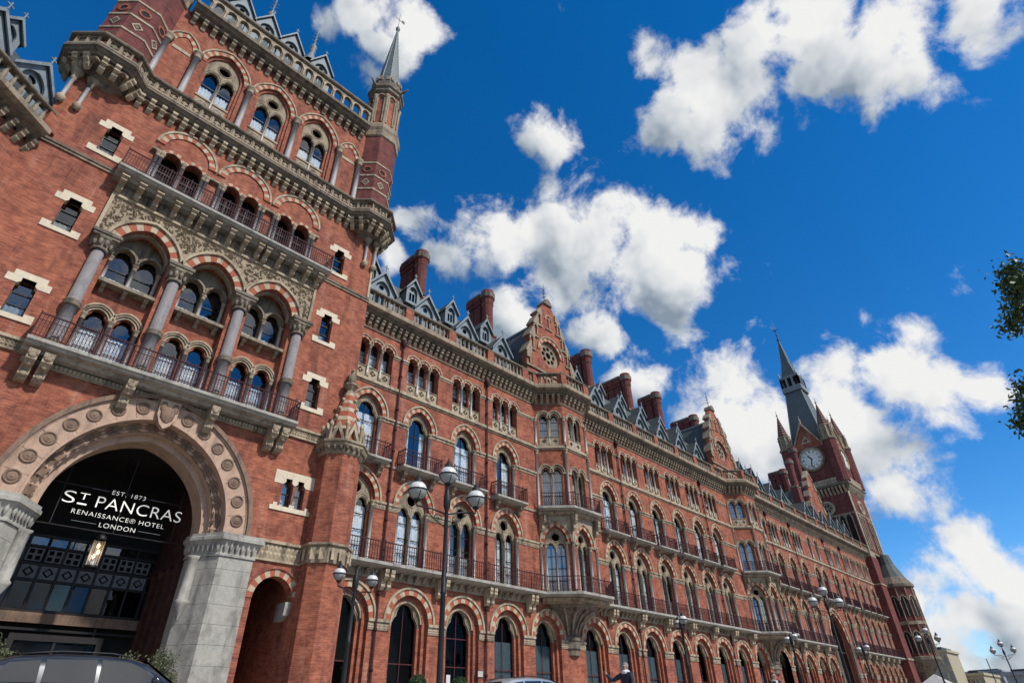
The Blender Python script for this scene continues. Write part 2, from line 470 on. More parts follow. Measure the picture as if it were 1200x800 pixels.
# ------------------------------------------------------------------ mesh builder
class MB:
    def __init__(s):
        s.v, s.f, s.m, s.sm = [], [], [], []
    def add(s, vs, fs, mat, smooth=False):
        o = len(s.v)
        s.v.extend(vs)
        for f in fs:
            s.f.append(tuple(i + o for i in f))
            s.m.append(mat)
            s.sm.append(smooth)
        return s
    def box(s, x0, x1, y0, y1, z0, z1, mat):
        vs = [(x0, y0, z0), (x1, y0, z0), (x1, y1, z0), (x0, y1, z0), (x0, y0, z1), (x1, y0, z1), (x1, y1, z1), (x0, y1, z1)]
        return s.add(vs, [(0, 1, 5, 4), (1, 2, 6, 5), (2, 3, 7, 6), (3, 0, 4, 7), (4, 5, 6, 7), (3, 2, 1, 0)], mat)
    def plate(s, outer, holes, y0, y1, mat, outer_sides=True, back=False, side_mat=None):
        """flat plate in the local XZ plane, front at y0, openings cut through to y1"""
        bm = bmesh.new()
        loops = [outer] + list(holes)
        es = []
        for lp in loops:
            vv = [bm.verts.new((p[0], y0, p[1])) for p in lp]
            for i in range(len(vv)):
                es.append(bm.edges.new((vv[i], vv[(i + 1) % len(vv)])))
        bmesh.ops.triangle_fill(bm, use_beauty=True, use_dissolve=False, edges=es)
        bm.verts.index_update()
        vs = [tuple(v.co) for v in bm.verts]
        fs = [tuple(v.index for v in f.verts) for f in bm.faces]
        bm.free()
        s.add(vs, fs, mat)
        if back:
            s.add([(v[0], y1, v[2]) for v in vs], [f[::-1] for f in fs], mat)
        for k, lp in enumerate(loops):
            if k == 0 and not outer_sides:
                continue
            n = len(lp)
            vs2 = [(p[0], y0, p[1]) for p in lp] + [(p[0], y1, p[1]) for p in lp]
            s.add(vs2, [(i, (i + 1) % n, n + (i + 1) % n, n + i) for i in range(n)], side_mat or mat)
        return s
    def prism(s, poly, y0, y1, mat):
        return s.plate(poly, [], y0, y1, mat, True, True)
    def xprism(s, poly, x0, x1, mat):
        """poly in (y, z), extruded along x"""
        n = len(poly)
        vs = [(x0, p[0], p[1]) for p in poly] + [(x1, p[0], p[1]) for p in poly]
        return s.add(vs, [(i, (i + 1) % n, n + (i + 1) % n, n + i) for i in range(n)] + [tuple(range(n)), tuple(range(2 * n - 1, n - 1, -1))], mat)
    def lathe(s, prof, cx, cy, mat, n=8, smooth=True, rot=0.0, mats=None, sx=1.0, sy=1.0):
        """prof: (radius, z) from the bottom up; mats: one material for each ring"""
        base = len(s.v)
        for (r, z) in prof:
            for k in range(n):
                a = rot + 2 * math.pi * k / n
                s.v.append((cx + r * math.cos(a) * sx, cy + r * math.sin(a) * sy, z))
        for j in range(len(prof) - 1):
            for k in range(n):
                a, b = base + j * n + k, base + j * n + (k + 1) % n
                s.f.append((a, b, b + n, a + n))
                s.m.append(mats[j] if mats else mat)
                s.sm.append(smooth)
        s.f.append(tuple(base + (len(prof) - 1) * n + k for k in range(n)))
        s.m.append(mats[-1] if mats else mat)
        s.sm.append(False)
        return s
    def sweep(s, path, prof, mat, closed=False, caps=True):
        """prof (out, z) swept along a plan path (x, y) with mitred corners; out is to the right-hand side of travel"""
        n, k = len(path), len(prof)
        nor = []
        for i in range(n if closed else n - 1):
            d = Vector(path[(i + 1) % n]) - Vector(path[i])
            d.normalize()
            nor.append(Vector((d.y, -d.x)))
        vs = []
        for i in range(n):
            if closed:
                n0, n1 = nor[i - 1], nor[i]
            else:
                n0, n1 = nor[max(i - 1, 0)], nor[min(i, n - 2)]
            b = n0 + n1
            b = b / max(0.25, b.dot(n1))
            for (o, z) in prof:
                vs.append((path[i][0] + b.x * o, path[i][1] + b.y * o, z))
        fs = []
        for i in range(n if closed else n - 1):
            j = (i + 1) % n
            for q in range(k):
                r = (q + 1) % k
                fs.append((i * k + q, i * k + r, j * k + r, j * k + q))
        if caps and not closed:
            fs.append(tuple(range(k)))
            fs.append(tuple(range((n - 1) * k, n * k)))
        return s.add(vs, fs, mat)
    def tube(s, pts, r, mat, n=6, r1=None):
        pts = [Vector(p) for p in pts]
        base = len(s.v)
        m = len(pts)
        for i, p in enumerate(pts):
            d = (pts[min(i + 1, m - 1)] - pts[max(i - 1, 0)]).normalized()
            u = d.cross(Vector((0, 0, 1)) if abs(d.z) < 0.95 else Vector((1, 0, 0))).normalized()
            w = d.cross(u)
            rr = r if r1 is None else r + (r1 - r) * i / max(1, m - 1)
            for k in range(n):
                a = 2 * math.pi * k / n
                s.v.append(tuple(p + u * math.cos(a) * rr + w * math.sin(a) * rr))
        for i in range(m - 1):
            for k in range(n):
                a, b = base + i * n + k, base + i * n + (k + 1) % n
                s.f.append((a, b, b + n, a + n)); s.m.append(mat); s.sm.append(True)
        s.f.append(tuple(base + k for k in range(n))); s.m.append(mat); s.sm.append(False)
        s.f.append(tuple(base + (m - 1) * n + k for k in range(n))); s.m.append(mat); s.sm.append(False)
        return s
    def arc(s, xc, sp, a, rise, t0, t1, y0, y1, mat, n=14):
        return s.vous(xc, sp, a, rise, t0, t1, y0, y1, (mat,), n, 1, 0.0)
    def vous(s, xc, sp, a, rise, t0, t1, y0, y1, mats, n, sub=2, jit=0.012):
        """ring of n wedge stones; t0..t1 is the offset outside the opening's outline"""
        for k in range(n):
            yy = y0 - random.random() * jit
            p0 = [arch_pt(a, sp, rise, (k + q / sub) / n, t0) for q in range(sub + 1)]
            p1 = [arch_pt(a, sp, rise, (k + q / sub) / n, t1) for q in range(sub + 1)]
            lp = p0 + p1[::-1]
            nn = len(lp)
            vs = [(xc + p[0], yy, p[1]) for p in lp] + [(xc + p[0], y1, p[1]) for p in lp]
            fs = [(i, (i + 1) % nn, nn + (i + 1) % nn, nn + i) for i in range(nn)]
            for q in range(sub):
                fs.append((q, q + 1, nn - 2 - q, nn - 1 - q))
            s.add(vs, fs, mats[k % len(mats)])
        return s
    def mesh(s, name):
        me = bpy.data.meshes.new(name)
        me.from_pydata(s.v, [], s.f)
        names = []
        for m in s.m:
            if m not in names:
                names.append(m)
        for m in names:
            me.materials.append(MATS[m])
        me.polygons.foreach_set('material_index', [names.index(m) for m in s.m])
        me.polygons.foreach_set('use_smooth', s.sm)
        me.update()
        return me

def arch_pt(a, sp, rise, u, t=0.0):
    r = (a * a + rise * rise) / (2 * a)
    c = r - a
    rr = r + t
    fa_ = math.acos(max(-1, min(1, -c / rr)))
    if u <= 0.5:
        ph = math.pi - (u / 0.5) * (math.pi - fa_)
        return (c + rr * math.cos(ph), sp + rr * math.sin(ph))
    q = arch_pt(a, sp, rise, 1 - u, t)
    return (-q[0], q[1])
def opening(xc, a, z0, sp, rise, t=0.0, n=12):
    return [(xc - a - t, z0)] + [(xc + p[0], p[1]) for p in (arch_pt(a, sp, rise, i / n, t) for i in range(n + 1))] + [(xc + a + t, z0)]
def foil_pts(cx, cz, r, n=20, lobes=1.5, cusp=0.70):
    out = []
    for i in range(n + 1):
        th = math.pi - math.pi * i / n
        k = cusp + (1 - cusp) * abs(math.cos(lobes * (th - math.pi / 2))) ** 0.7
        out.append((cx + r * k * math.cos(th), cz + r * k * math.sin(th) * 1.12))
    return out
def light(cx, w, z0, sp, n=20):
    """trefoil-headed light, half-width w"""
    return [(cx - w, z0), (cx - w, sp)] + foil_pts(cx, sp + 0.04, w * 1.02, n)[1:-1] + [(cx + w, sp), (cx + w, z0)]
def circle(cx, cz, r, n=16):
    return [(cx + r * math.cos(2 * math.pi * k / n), cz + r * math.sin(2 * math.pi * k / n)) for k in range(n)]
def quatrefoil(cx, cz, r, n=24):
    return [(cx + r * (0.62 + 0.38 * abs(math.cos(2 * 2 * math.pi * k / n))) * math.cos(2 * math.pi * k / n), cz + r * (0.62 + 0.38 * abs(math.cos(4 * math.pi * k / n))) * math.sin(2 * math.pi * k / n)) for k in range(n)]
def rect(x0, x1, z0, z1):
    return [(x0, z0), (x0, z1), (x1, z1), (x1, z0)]

# ------------------------------------------------------------------ objects
WM = {}
def T(x, y, z=0.0, rz=0.0):
    return Matrix.Translation((x, y, z)) @ Matrix.Rotation(rz, 4, 'Z')
I4 = Matrix.Identity(4)
def obj(name, mb, parent=None, M=None, kind=None, label=None):
    me = mb.mesh(name) if isinstance(mb, MB) else mb
    o = bpy.data.objects.new(name, me)
    C.objects.link(o)
    M = M or I4
    if parent is not None:
        o.parent = parent
        o.matrix_basis = WM[parent.name].inverted() @ M
    else:
        o.matrix_basis = M
    WM[o.name] = M.copy()
    if kind:
        o['kind'] = kind
    if label:
        o['label'] = label
    return o
def thing(name, label, cat, loc=(0, 0, 0), group=None, rz=0.0):
    o = bpy.data.objects.new(name, None)
    o.empty_display_size = 0.5
    C.objects.link(o)
    M = T(loc[0], loc[1], loc[2], rz)
    o.matrix_basis = M
    WM[o.name] = M
    o['label'] = label
    o['category'] = cat
    if group:
        o['group'] = group
    return o
def tag(o, label, cat, group=None):
    o['label'] = label
    o['category'] = cat
    if group:
        o['group'] = group
    return o
def place(proto, parent, M):
    """proto = (name, mesh, [(sub name, mesh, local matrix or None)])"""
    o = obj(proto[0], proto[1], parent, M)
    for sp_ in proto[2]:
        obj(sp_[0], sp_[1], o, M @ sp_[2] if len(sp_) > 2 and sp_[2] is not None else M)
    return o
def proto(name, mb, subs):
    return (name, mb.mesh(name), [(s_[0], s_[1].mesh(s_[0]) if isinstance(s_[1], MB) else s_[1]) + tuple(s_[2:]) for s_ in subs])

# ------------------------------------------------------------------ small architectural pieces
def shaft_mesh(r, z0, z1, cap=0.32, base=0.25, mat='granite_pale', n=10):
    mb = MB()
    prof = [(r * 1.5, z0), (r * 1.5, z0 + base * .4), (r * 1.2, z0 + base * .6), (r * 1.3, z0 + base * .8), (r, z0 + base), (r * .96, z1 - cap), (r * 1.25, z1 - cap), (r * 1.25, z1 - cap * .88), (r * 1.05, z1 - cap * .8), (r * 1.5, z1 - cap * .35), (r * 1.75, z1 - cap * .2), (r * 1.75, z1)]
    mats = ['stone'] * 4 + [mat] + ['stone'] * 7
    mb.lathe(prof, 0, 0, mat, n, True, math.pi / n, mats)
    return mb
def console(mb, x, w, y, out, zt, h, mat):
    """scrolled bracket: back against the wall at y, top at zt"""
    pr = [(y, zt), (y - out, zt), (y - out, zt - h * .16), (y - out * .92, zt - h * .24), (y - out * .96, zt - h * .36), (y - out * .78, zt - h * .5), (y - out * .5, zt - h * .56), (y - out * .46, zt - h * .66), (y - out * .5, zt - h * .82), (y - out * .3, zt - h * .97), (y, zt - h)]
    mb.xprism(pr, x - w / 2, x + w / 2, mat)
def relief(mb, x0, x1, z0, z1, y, step, mat, d=0.05):
    """row of four-leaf carvings on a band"""
    n = max(1, int(round((x1 - x0) / step)))
    st = (x1 - x0) / n
    h = (z1 - z0) / 2
    for i in range(n):
        cx, cz = x0 + (i + .5) * st, (z0 + z1) / 2
        for sx, sz in ((1, 1), (-1, 1), (1, -1), (-1, -1)):
            vs = [(cx, y, cz), (cx + sx * st * .46, y, cz + sz * h * .12), (cx + sx * st * .42, y, cz + sz * h * .85), (cx + sx * st * .08, y, cz + sz * h * .92), (cx + sx * st * .26, y - d, cz + sz * h * .5)]
            mb.add(vs, [(0, 1, 4), (1, 2, 4), (2, 3, 4), (3, 0, 4)], mat)
def railing(mb, path, z0, h, step=0.13, mat='iron_maroon', closed=False):
    for i in range(len(path) - 1):
        a, b = Vector(path[i]), Vector(path[i + 1])
        ln = (b - a).length
        d = (b - a) / ln
        pd = Vector((d.y, -d.x))
        def bar(p0, p1, w, za, zb):
            q = pd * w
            vs = [(*(p0 - q), za), (*(p1 - q), za), (*(p1 + q), za), (*(p0 + q), za), (*(p0 - q), zb), (*(p1 - q), zb), (*(p1 + q), zb), (*(p0 + q), zb)]
            mb.add(vs, [(0, 1, 5, 4), (1, 2, 6, 5), (2, 3, 7, 6), (3, 0, 4, 7), (4, 5, 6, 7), (3, 2, 1, 0)], mat)
        bar(a, b, 0.028, z0 + h - 0.05, z0 + h)
        bar(a, b, 0.015, z0 + h * .72, z0 + h * .72 + 0.025)
        bar(a, b, 0.018, z0 + 0.10, z0 + 0.13)
        n = max(2, int(ln / step))
        for k in range(n + 1):
            p = a + d * (ln * k / n)
            w = 0.024 if k % 8 in (0,) else 0.013
            bar(p - d * w, p + d * w, w, z0, z0 + h - 0.05 + (0.14 if k % 8 == 0 else 0))
        # scrolled infill: slanted bars between the uprights
        for k in range(n):
            p, q = a + d * (ln * k / n), a + d * (ln * (k + 1) / n)
            for (za, zb) in ((.14, .42), (.42, .14), (.42, .70), (.70, .42)):
                v0, v1 = (*p, z0 + h * za), (*q, z0 + h * zb)
                mb.add([v0, v1, (v1[0], v1[1], v1[2] + .03), (v0[0], v0[1], v0[2] + .03)], [(0, 1, 2, 3)], mat)
def octa(cx, cy, r, rot=math.pi / 8):
    return [(cx + r * math.cos(rot + k * math.pi / 4), cy + r * math.sin(rot + k * math.pi / 4)) for k in range(8)]
def sash(mb, x0, x1, z0, z1, y, mat, cols=1, rows=3, w=0.045):
    mb.box(x0, x0 + w, y - .03, y + .02, z0, z1, mat)
    mb.box(x1 - w, x1, y - .03, y + .02, z0, z1, mat)
    for k in range(rows + 1):
        zz = z0 + (z1 - z0 - w) * k / rows
        mb.box(x0 + w, x1 - w, y - .027, y + .017, zz, zz + w, mat)
    for k in range(1, cols):
        xx = x0 + (x1 - x0) * k / cols
        mb.box(xx - w * .4, xx + w * .4, y - .024, y + .014, z0 + w, z1, mat)
def pane_mb(x0, x1, z0, z1, y, mat='glass'):
    return MB().box(x0, x1, y, y + .012, z0, z1, mat)
def curtain_mb(x0, x1, z0, z1, y, mat='curtain', amp=0.035, step=0.055):
    mb = MB()
    n = max(4, int((x1 - x0) / step))
    vs = []
    for i in range(n + 1):
        x = x0 + (x1 - x0) * i / n
        yy = y + amp * math.sin(i * 1.7 + x * 3) + amp * .5 * math.sin(i * .63)
        vs += [(x, yy, z0), (x, yy, z1)]
    mb.add(vs, [(2 * i, 2 * i + 2, 2 * i + 3, 2 * i + 1) for i in range(n)], mat, True)
    return mb

# ------------------------------------------------------------------ ground
YW, YT = 28.0, 27.2          # planes of the long range and of the entrance tower
gz = -1.6
obj('ground', MB().box(-3000, 6000, -3000, 5000, gz - .5, gz, 'asphalt'), kind='structure')
obj('pavement', MB().box(-60, 300, -8, 8.6, gz + .004, gz + .13, 'paving'), kind='structure')
obj('terrace', MB().box(-60, 300, 8.9, 60, gz + .002, -0.15, 'paving'), kind='structure')

# ------------------------------------------------------------------ window kinds of the long range (local: x along wall, y into wall, z real height)
RC = ('voussoir_red', 'voussoir_cream')
def jamb_order(mb, a, z0, sp, rise, w, y0, y1, mat):
    aa = a - 0.002
    mb.arc(0, sp, aa, rise, -w, 0, y0, y1, mat, 14)
    mb.box(-aa, -aa + w, y0, y1, z0, sp, mat)
    mb.box(aa - w, aa, y0, y1, z0, sp, mat)
def tracery_window(name, a, z0, sp, rise, lights, lw, lsp, roundel=None, nv=17, ring=0.30, hood=0.10, order=0.2, sidesh=True, rows=3, cols=1, cur=None, frame='frame_dark', y_tr=0.27, stone='stone', lz0=None, pane='glass', vmats=RC, extra=None):
    lz0 = z0 + 0.06 if lz0 is None else lz0
    mb = MB()
    if hood:
        mb.arc(0, sp, a, rise, ring, ring + hood, -0.11, 0.02, 'stone_pale', 16)
        for sx in (-1, 1):
            mb.box(sx * (a + ring + hood * .5) - .09, sx * (a + ring + hood * .5) + .09, -.13, .02, sp - .14, sp, 'stone')
    # stone head with the trefoil lights cut out of it; brick jambs and stone mullions below
    zs = lsp - .12
    ai = a - (order - .06 if order else 0.0)
    head = [q_ for q_ in opening(0, a, zs, sp, rise, -order + .06 if order else 0.0)]
    for cx in sorted(lights, reverse=True):
        head += light(cx, lw, zs, lsp)[::-1]
    mb.plate(head, [circle(0, roundel[0], roundel[1])] if roundel else [], y_tr, y_tr + .17, stone, True)
    edges_ = [-ai] + [v_ for cx in sorted(lights) for v_ in (cx - lw, cx + lw)] + [ai]
    for q_ in range(0, len(edges_), 2):
        if edges_[q_ + 1] - edges_[q_] > .01:
            outer_ = q_ in (0, len(edges_) - 2)
            mb.box(edges_[q_], edges_[q_ + 1], y_tr + .01, y_tr + .17, lz0 if not outer_ else z0, zs, 'brick' if outer_ else stone)
    if lz0 > z0 + .1:
        mb.box(-ai, ai, y_tr + .012, y_tr + .168, z0, lz0, stone)
    # roll mouldings round the lights and the roundel
    for cx in lights:
        pts = foil_pts(cx, lsp + .04, lw * 1.18, 14)
        mb.tube([(p[0], y_tr - .01, p[1]) for p in pts], 0.030, 'stone_pale', 5)
        pts = foil_pts(cx, lsp + .04, lw * 1.40, 14, 1.5, .84)
        mb.tube([(p[0], y_tr - .015, p[1]) for p in pts[1:-1]], 0.024, 'stone_pale', 5)
    if roundel:
        c = circle(0, roundel[0], roundel[1] * 1.2, 14)
        mb.tube([(p[0], y_tr - .01, p[1]) for p in c + c[:1]], 0.032, stone, 5)
    mb.box(-a + order, a - order, y_tr - .12, y_tr + .1, z0 - .04, z0 + .05, 'stone')
    if extra:
        extra(mb)
    subs = []
    if ring:
        vb = MB()
        vb.vous(0, sp, a, rise, 0.0, ring, -0.03, 0.2, vmats, nv)
        subs.append(('voussoir_ring', vb))
    if order:
        jb = MB()
        jamb_order(jb, a, z0, sp, rise, order, min(.22, y_tr - .13), y_tr + .1, 'brick')
        subs.append(('jamb', jb))
    if sidesh:
        for sx in (-1, 1):
            subs.append(('shaft', shaft_mesh(.105, z0, sp - .02), T(sx * (a - .06), .09)))
    if len(lights) > 1:
        for i in range(len(lights) - 1):
            subs.append(('colonnette', shaft_mesh(.062, z0 + .05, lsp + .06), T((lights[i] + lights[i + 1]) / 2, y_tr - .03)))
    for cx in lights:
        fb_ = MB()
        ztop = lsp + lw * 1.2
        sash(fb_, cx - lw - .03, cx + lw + .03, lz0, ztop, y_tr + .22, frame, cols, rows)
        subs.append(('sash', fb_))
        subs.append(('pane', pane_mb(cx - lw - .02, cx + lw + .02, lz0, ztop, y_tr + .24, pane)))
        if cur:
            for cs in cur:
                w2 = lw * 2
                subs.append((cs[0], curtain_mb(cx - lw + w2 * cs[1], cx - lw + w2 * cs[2], lz0, lsp + cs[3], y_tr + .30, cs[4])))
    return proto(name, mb, subs)

def gf_extra(mb):
    mb.arc(0, 4.8, 1.30, 1.36, -.34, -.22, .25, .46, 'stone_pale', 12)
GF_A = dict(a=1.30, z0=-.1, sp=4.8, rise=1.36, lights=[0], lw=.86, lsp=4.74, nv=15, ring=.31, hood=.11, order=.24, sidesh=False, frame='wood_maroon', stone='stone', pane='glass_dim', extra=gf_extra, y_tr=.40)
win_g_dark = tracery_window('ground_window', rows=2, cols=2, **GF_A)
win_g_blind = tracery_window('ground_window', rows=2, cols=2, cur=[('blind', -.02, 1.02, -.35, 'blind')], **GF_A)
win_g_door = tracery_window('doorway', rows=4, cols=2, **GF_A)
W1 = dict(a=1.14, z0=7.46, sp=10.88, rise=1.42, lights=[-.50, .50], lw=.42, lsp=10.45, roundel=(11.50, .34), nv=19, order=.11)
win_1 = tracery_window('first_floor_window', cur=[('curtain', 0.0, .45, .1, 'curtain'), ('curtain', .62, 1.0, .1, 'curtain')], rows=4, **W1)
win_1b = tracery_window('first_floor_window', cur=[('curtain', .0, 1.0, .1, 'curtain')], rows=4, **W1)
W2 = dict(a=1.0, z0=13.2, sp=16.1, rise=1.28, lights=[0], lw=.76, lsp=16.0, nv=17, order=.10)
win_2 = tracery_window('second_floor_window', rows=3, cols=2, cur=[('curtain', .0, .22, .2, 'curtain'), ('curtain', .8, 1.0, .2, 'curtain')], **W2)
win_2b = tracery_window('second_floor_window', rows=3, cols=2, cur=[('blind', .0, 1.0, .2, 'curtain')], **W2)
win_1c = tracery_window('first_floor_window', cur=[('curtain', .0, .3, .1, 'curtain'), ('blind', .3, 1.0, -1.6, 'blind')], rows=4, **W1)
win_2c = tracery_window('second_floor_window', rows=3, cols=2, cur=[('curtain', .55, 1.0, .2, 'curtain')], **W2)
win_l3 = tracery_window('lancet_window', .56, 18.35, 20.72, .66, [0], .40, 20.5, nv=11, ring=.2, hood=.08, order=.1, rows=3)

def triple(name, cz0=19.2, cz1=20.5, cx0=-1.3, cx1=1.3):
    mb, vb = MB(), MB()
    xs = (-.93, 0, .93)
    for x in xs:
        mb.arc(x, 20.72, .39, .40,   .17, .25, -.10, .02, 'stone_pale', 10)
    holes = []
    for x in xs:
        holes.append([(x - .36, 19.15)] + [(x + p[0], p[1]) for p in (arch_pt(.36, 20.7, .37, i / 10) for i in range(11))] + [(x + .36, 19.15)])
    out = [(-1.22, 18.36), (-1.22, 20.72)]
    mb.plate(rect(-1.36, 1.36, 18.36, 21.16), holes, .34, .46, 'brick', False)
    for x in xs:
        # pierced panel below each light
        mb.plate(rect(x - .41, x + .41, 18.42, 19.12), [quatrefoil(x, 18.77, .22)], .10, .2, 'stone_pale')
        mb.plate(rect(x - .35, x + .35, 18.47, 19.07), [], .205, .21, 'stone_dark')
        mb.prism(circle(x, 18.77, .07, 8), .06, .2, 'stone_pale')
    mb.box(-1.36, 1.36, .02, .34, 18.36, 18.42, 'stone')
    mb.box(-1.35, 1.35, .05, .34, 19.12, 19.17, 'stone')
    subs = []
    for x in xs:
        vb.vous(x, 20.72, .39, .40, 0, .17, -.03, .34, RC, 9, 1)
    subs.append(('voussoir_ring', vb))
    for x in (-.465, .465):
        subs.append(('colonnette', shaft_mesh(.08, 18.42, 20.74, .28, .2), T(x, .02)))
    for x in xs:
        fb_ = MB()
        sash(fb_, x - .39, x + .39, 19.15, 21.1, .5, 'frame_dark', 1, 4, .035)
        subs.append(('sash', fb_))
        subs.append(('pane', pane_mb(x - .39, x + .39, 19.15, 21.1, .52)))
    subs.append(('curtain', curtain_mb(cx0, cx1, cz0, cz1, .72, 'curtain')))
    return proto(name, mb, subs)
win_3 = triple('top_floor_window')
win_3b = triple('top_floor_window', 19.2, 20.9, -.3, 1.3)
win_3c = triple('top_floor_window', 20.0, 21.0)
def hole_triple(x):
    out = [(x - 1.32, 18.38), (x - 1.32, 20.72)]
    for cx in (-.93, 0, .93):
        for i in range(9):
            p = arch_pt(.39, 20.72, .40, i / 8)
            if 0 < i < 8:
                out.append((x + cx + p[0], p[1]))
        if cx < .5:
            out.append((x + cx + .465, 20.74))
    out += [(x + 1.32, 20.72), (x + 1.32, 18.38)]
    return out

# bay window kinds
bay_1 = tracery_window('bay_window_light', .84, 7.46, 10.88, 1.2, [-.37, .37], .31, 10.5, roundel=(11.32, .28), nv=13, ring=.26, hood=.08, order=.08, cur=[('curtain', 0, .4, .1, 'curtain'), ('curtain', .65, 1, .1, 'curtain')], rows=4)
def pair_hoods(sp, a, dx, ring=.18):
    def f(mb):
        for sx in (-1, 1):
            mb.arc(sx * dx, sp, a, a * 1.25, ring, ring + .07, -.1, .02, 'stone_pale', 10)
            mb.arc(sx * dx, sp, a, a * 1.25, .0, ring, -.04, .2, 'stone', 10)
    return f
def two_lancets(name, z0, sp, a, dx, panel):
    mb = MB()
    pair_hoods(sp, a, dx)(mb)
    mb.plate(rect(-dx - a - .02, dx + a + .02, z0, sp + a * 1.3), [light(sx * dx, a - .05, z0 + (.75 if panel else .05), sp - .02) for sx in (-1, 1)], .2, .34, 'stone_pale', False)
    if panel:
        for sx in (-1, 1):
            mb.plate(rect(sx * dx - a, sx * dx + a, z0, z0 + .7), [quatrefoil(sx * dx, z0 + .35, .2)], .05, .19, 'stone_pale')
        mb.box(-dx - a, dx + a, .0, .2, z0 + .7, z0 + .76, 'stone')
    subs = [('colonnette', shaft_mesh(.06, z0 + .02, sp + .02), T(0, .08))]
    for sx in (-1, 1):
        fb_ = MB()
        zb = z0 + (.75 if panel else .05)
        sash(fb_, sx * dx - a, sx * dx + a, zb, sp + a * 1.3, .4, 'frame_dark', 1, 3, .035)
        subs.append(('sash', fb_))
        subs.append(('pane', pane_mb(sx * dx - a, sx * dx + a, zb, sp + a * 1.3, .42)))
        subs.append(('curtain', curtain_mb(sx * dx - a, sx * dx + a, zb, sp + .1, .7, 'curtain')))
    return proto(name, mb, subs)
bay_2 = two_lancets('bay_window_light', 13.25, 16.1, .36, .44, False)
bay_3 = two_lancets('bay_window_light', 18.38, 20.7, .36, .44, True)
def hole_pair(x, z0, sp, a, dx):
    o = [(x - dx - a, z0)]
    for sx in (-1, 1):
        o += [(x + sx * dx + p[0], p[1]) for p in (arch_pt(a, sp, a * 1.25, i / 8) for i in range(9))]
    return o + [(x + dx + a, z0)]

# ------------------------------------------------------------------ the long range
XR0, XR1 = 14.87, 116.5
hotel = thing('hotel_range', 'long red brick Gothic hotel range with rows of striped arched windows between the two towers', 'building', (65, YW, -.15))
GX = [16.7, 20.6, 24.45, 28.3, 32.0, 37.2, 41.1, 44.85, 48.8, 52.75, 56.7, 60.65, 64.55, 69.9, 73.5, 77.2, 81.0, 84.4]
UX1 = [16.45, 20.35, 24.3, 28.25]
UX2 = [40.85, 44.75, 48.6, 52.5, 56.35, 60.25]
UX3 = [73.1, 76.6, 80.3, 84.2]
PX3 = [88.7, 91.3]
FX3 = [95.8, 99.0, 103.3, 106.3, 109.3, 112.3]
GXF = [96.3, 98.9, 102.0, 104.6, 107.2, 109.8, 112.4]
BAYS = [34.6, 67.3]
BC, BF = 1.66, 1.34            # depth of the canted sides, half width of the front
FS = 0.76                       # the far windows are narrower
GRA = (89.6, 2.7, 8.3, 3.3)     # great carriage arch
def scal(x, s): return Matrix.Translation((x, YW, 0)) @ Matrix.Diagonal((s, 1, 1, 1))
def sc_hole(h, x, s): return [(x + p[0] * s, p[1]) for p in h]
H0 = lambda x, s=1: sc_hole(opening(0, 1.30, -.1, 4.8, 1.36), x, s)
H1 = lambda x, s=1: sc_hole(opening(0, 1.14, 7.46, 10.88, 1.42), x, s)
H2 = lambda x, s=1: sc_hole(opening(0, 1.0, 13.2, 16.1, 1.28), x, s)
H3 = lambda x, s=1: sc_hole(hole_triple(0), x, s)
HL = lambda x, s=1: sc_hole(opening(0, .56, 18.36, 20.72, .66), x, s)

w = MB()
gx_ = [x for x in GX if x < 71]
cuts_ = [XR0] + [(a + b) / 2 for a, b in zip(gx_[:-1], gx_[1:])] + [70.3]
for i, x in enumerate(gx_):
    w.plate(rect(cuts_[i], cuts_[i + 1], -.15, 7.2), [H0(x)], YW, YW + .5, 'brick', False)
for (xa, xb, ux) in ((XR0, BAYS[0] - BC - BF, UX1), (BAYS[0] + BC + BF, BAYS[1] - BC - BF, UX2)):
    w.plate(rect(xa, xb, 7.2, 22.9), [f(x) for x in ux for f in (H1, H2, H3)], YW, YW + .5, 'brick', False)
hs = [H0(x) for x in GX if x > 71] + [f(x) for x in UX3 for f in (H1, H2, H3)] + [f(x) for x in PX3 for f in (H2, HL)]
hs += [H0(x, .62) for x in GXF] + [f(x, FS) for x in FX3 for f in (H1, H2, H3)]
hs.append(opening(GRA[0], GRA[1], -.1, GRA[2], GRA[3]))
w.plate(rect(70.3, XR1, -.15, 22.9), hs, YW, YW + .5, 'brick', False)
obj('wall', w, hotel)

k = 0
for i, x in enumerate(GX):
    place(win_g_door if i == 2 else win_g_dark if i in (0, 1, 9, 14) else win_g_blind, hotel, T(x, YW))
for x in GXF:
    place(win_g_dark, hotel, scal(x, .62))
for i, x in enumerate(UX1 + UX2 + UX3):
    place(random.choice((win_1, win_1b, win_1c)), hotel, T(x, YW))
    place(random.choice((win_2, win_2b, win_2c)), hotel, T(x, YW))
    place(random.choice((win_3, win_3b, win_3c)), hotel, T(x, YW))
for x in PX3:
    place(win_2, hotel, T(x, YW))
    place(win_l3, hotel, T(x, YW))
for x in FX3:
    place(win_1, hotel, scal(x, FS))
    place(win_2, hotel, scal(x, FS))
    place(win_3, hotel, scal(x, FS))

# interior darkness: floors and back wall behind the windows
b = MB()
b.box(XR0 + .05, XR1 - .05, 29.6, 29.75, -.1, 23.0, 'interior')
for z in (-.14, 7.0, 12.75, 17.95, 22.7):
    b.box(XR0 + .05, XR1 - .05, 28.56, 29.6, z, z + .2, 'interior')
obj('inner_wall', b, hotel)

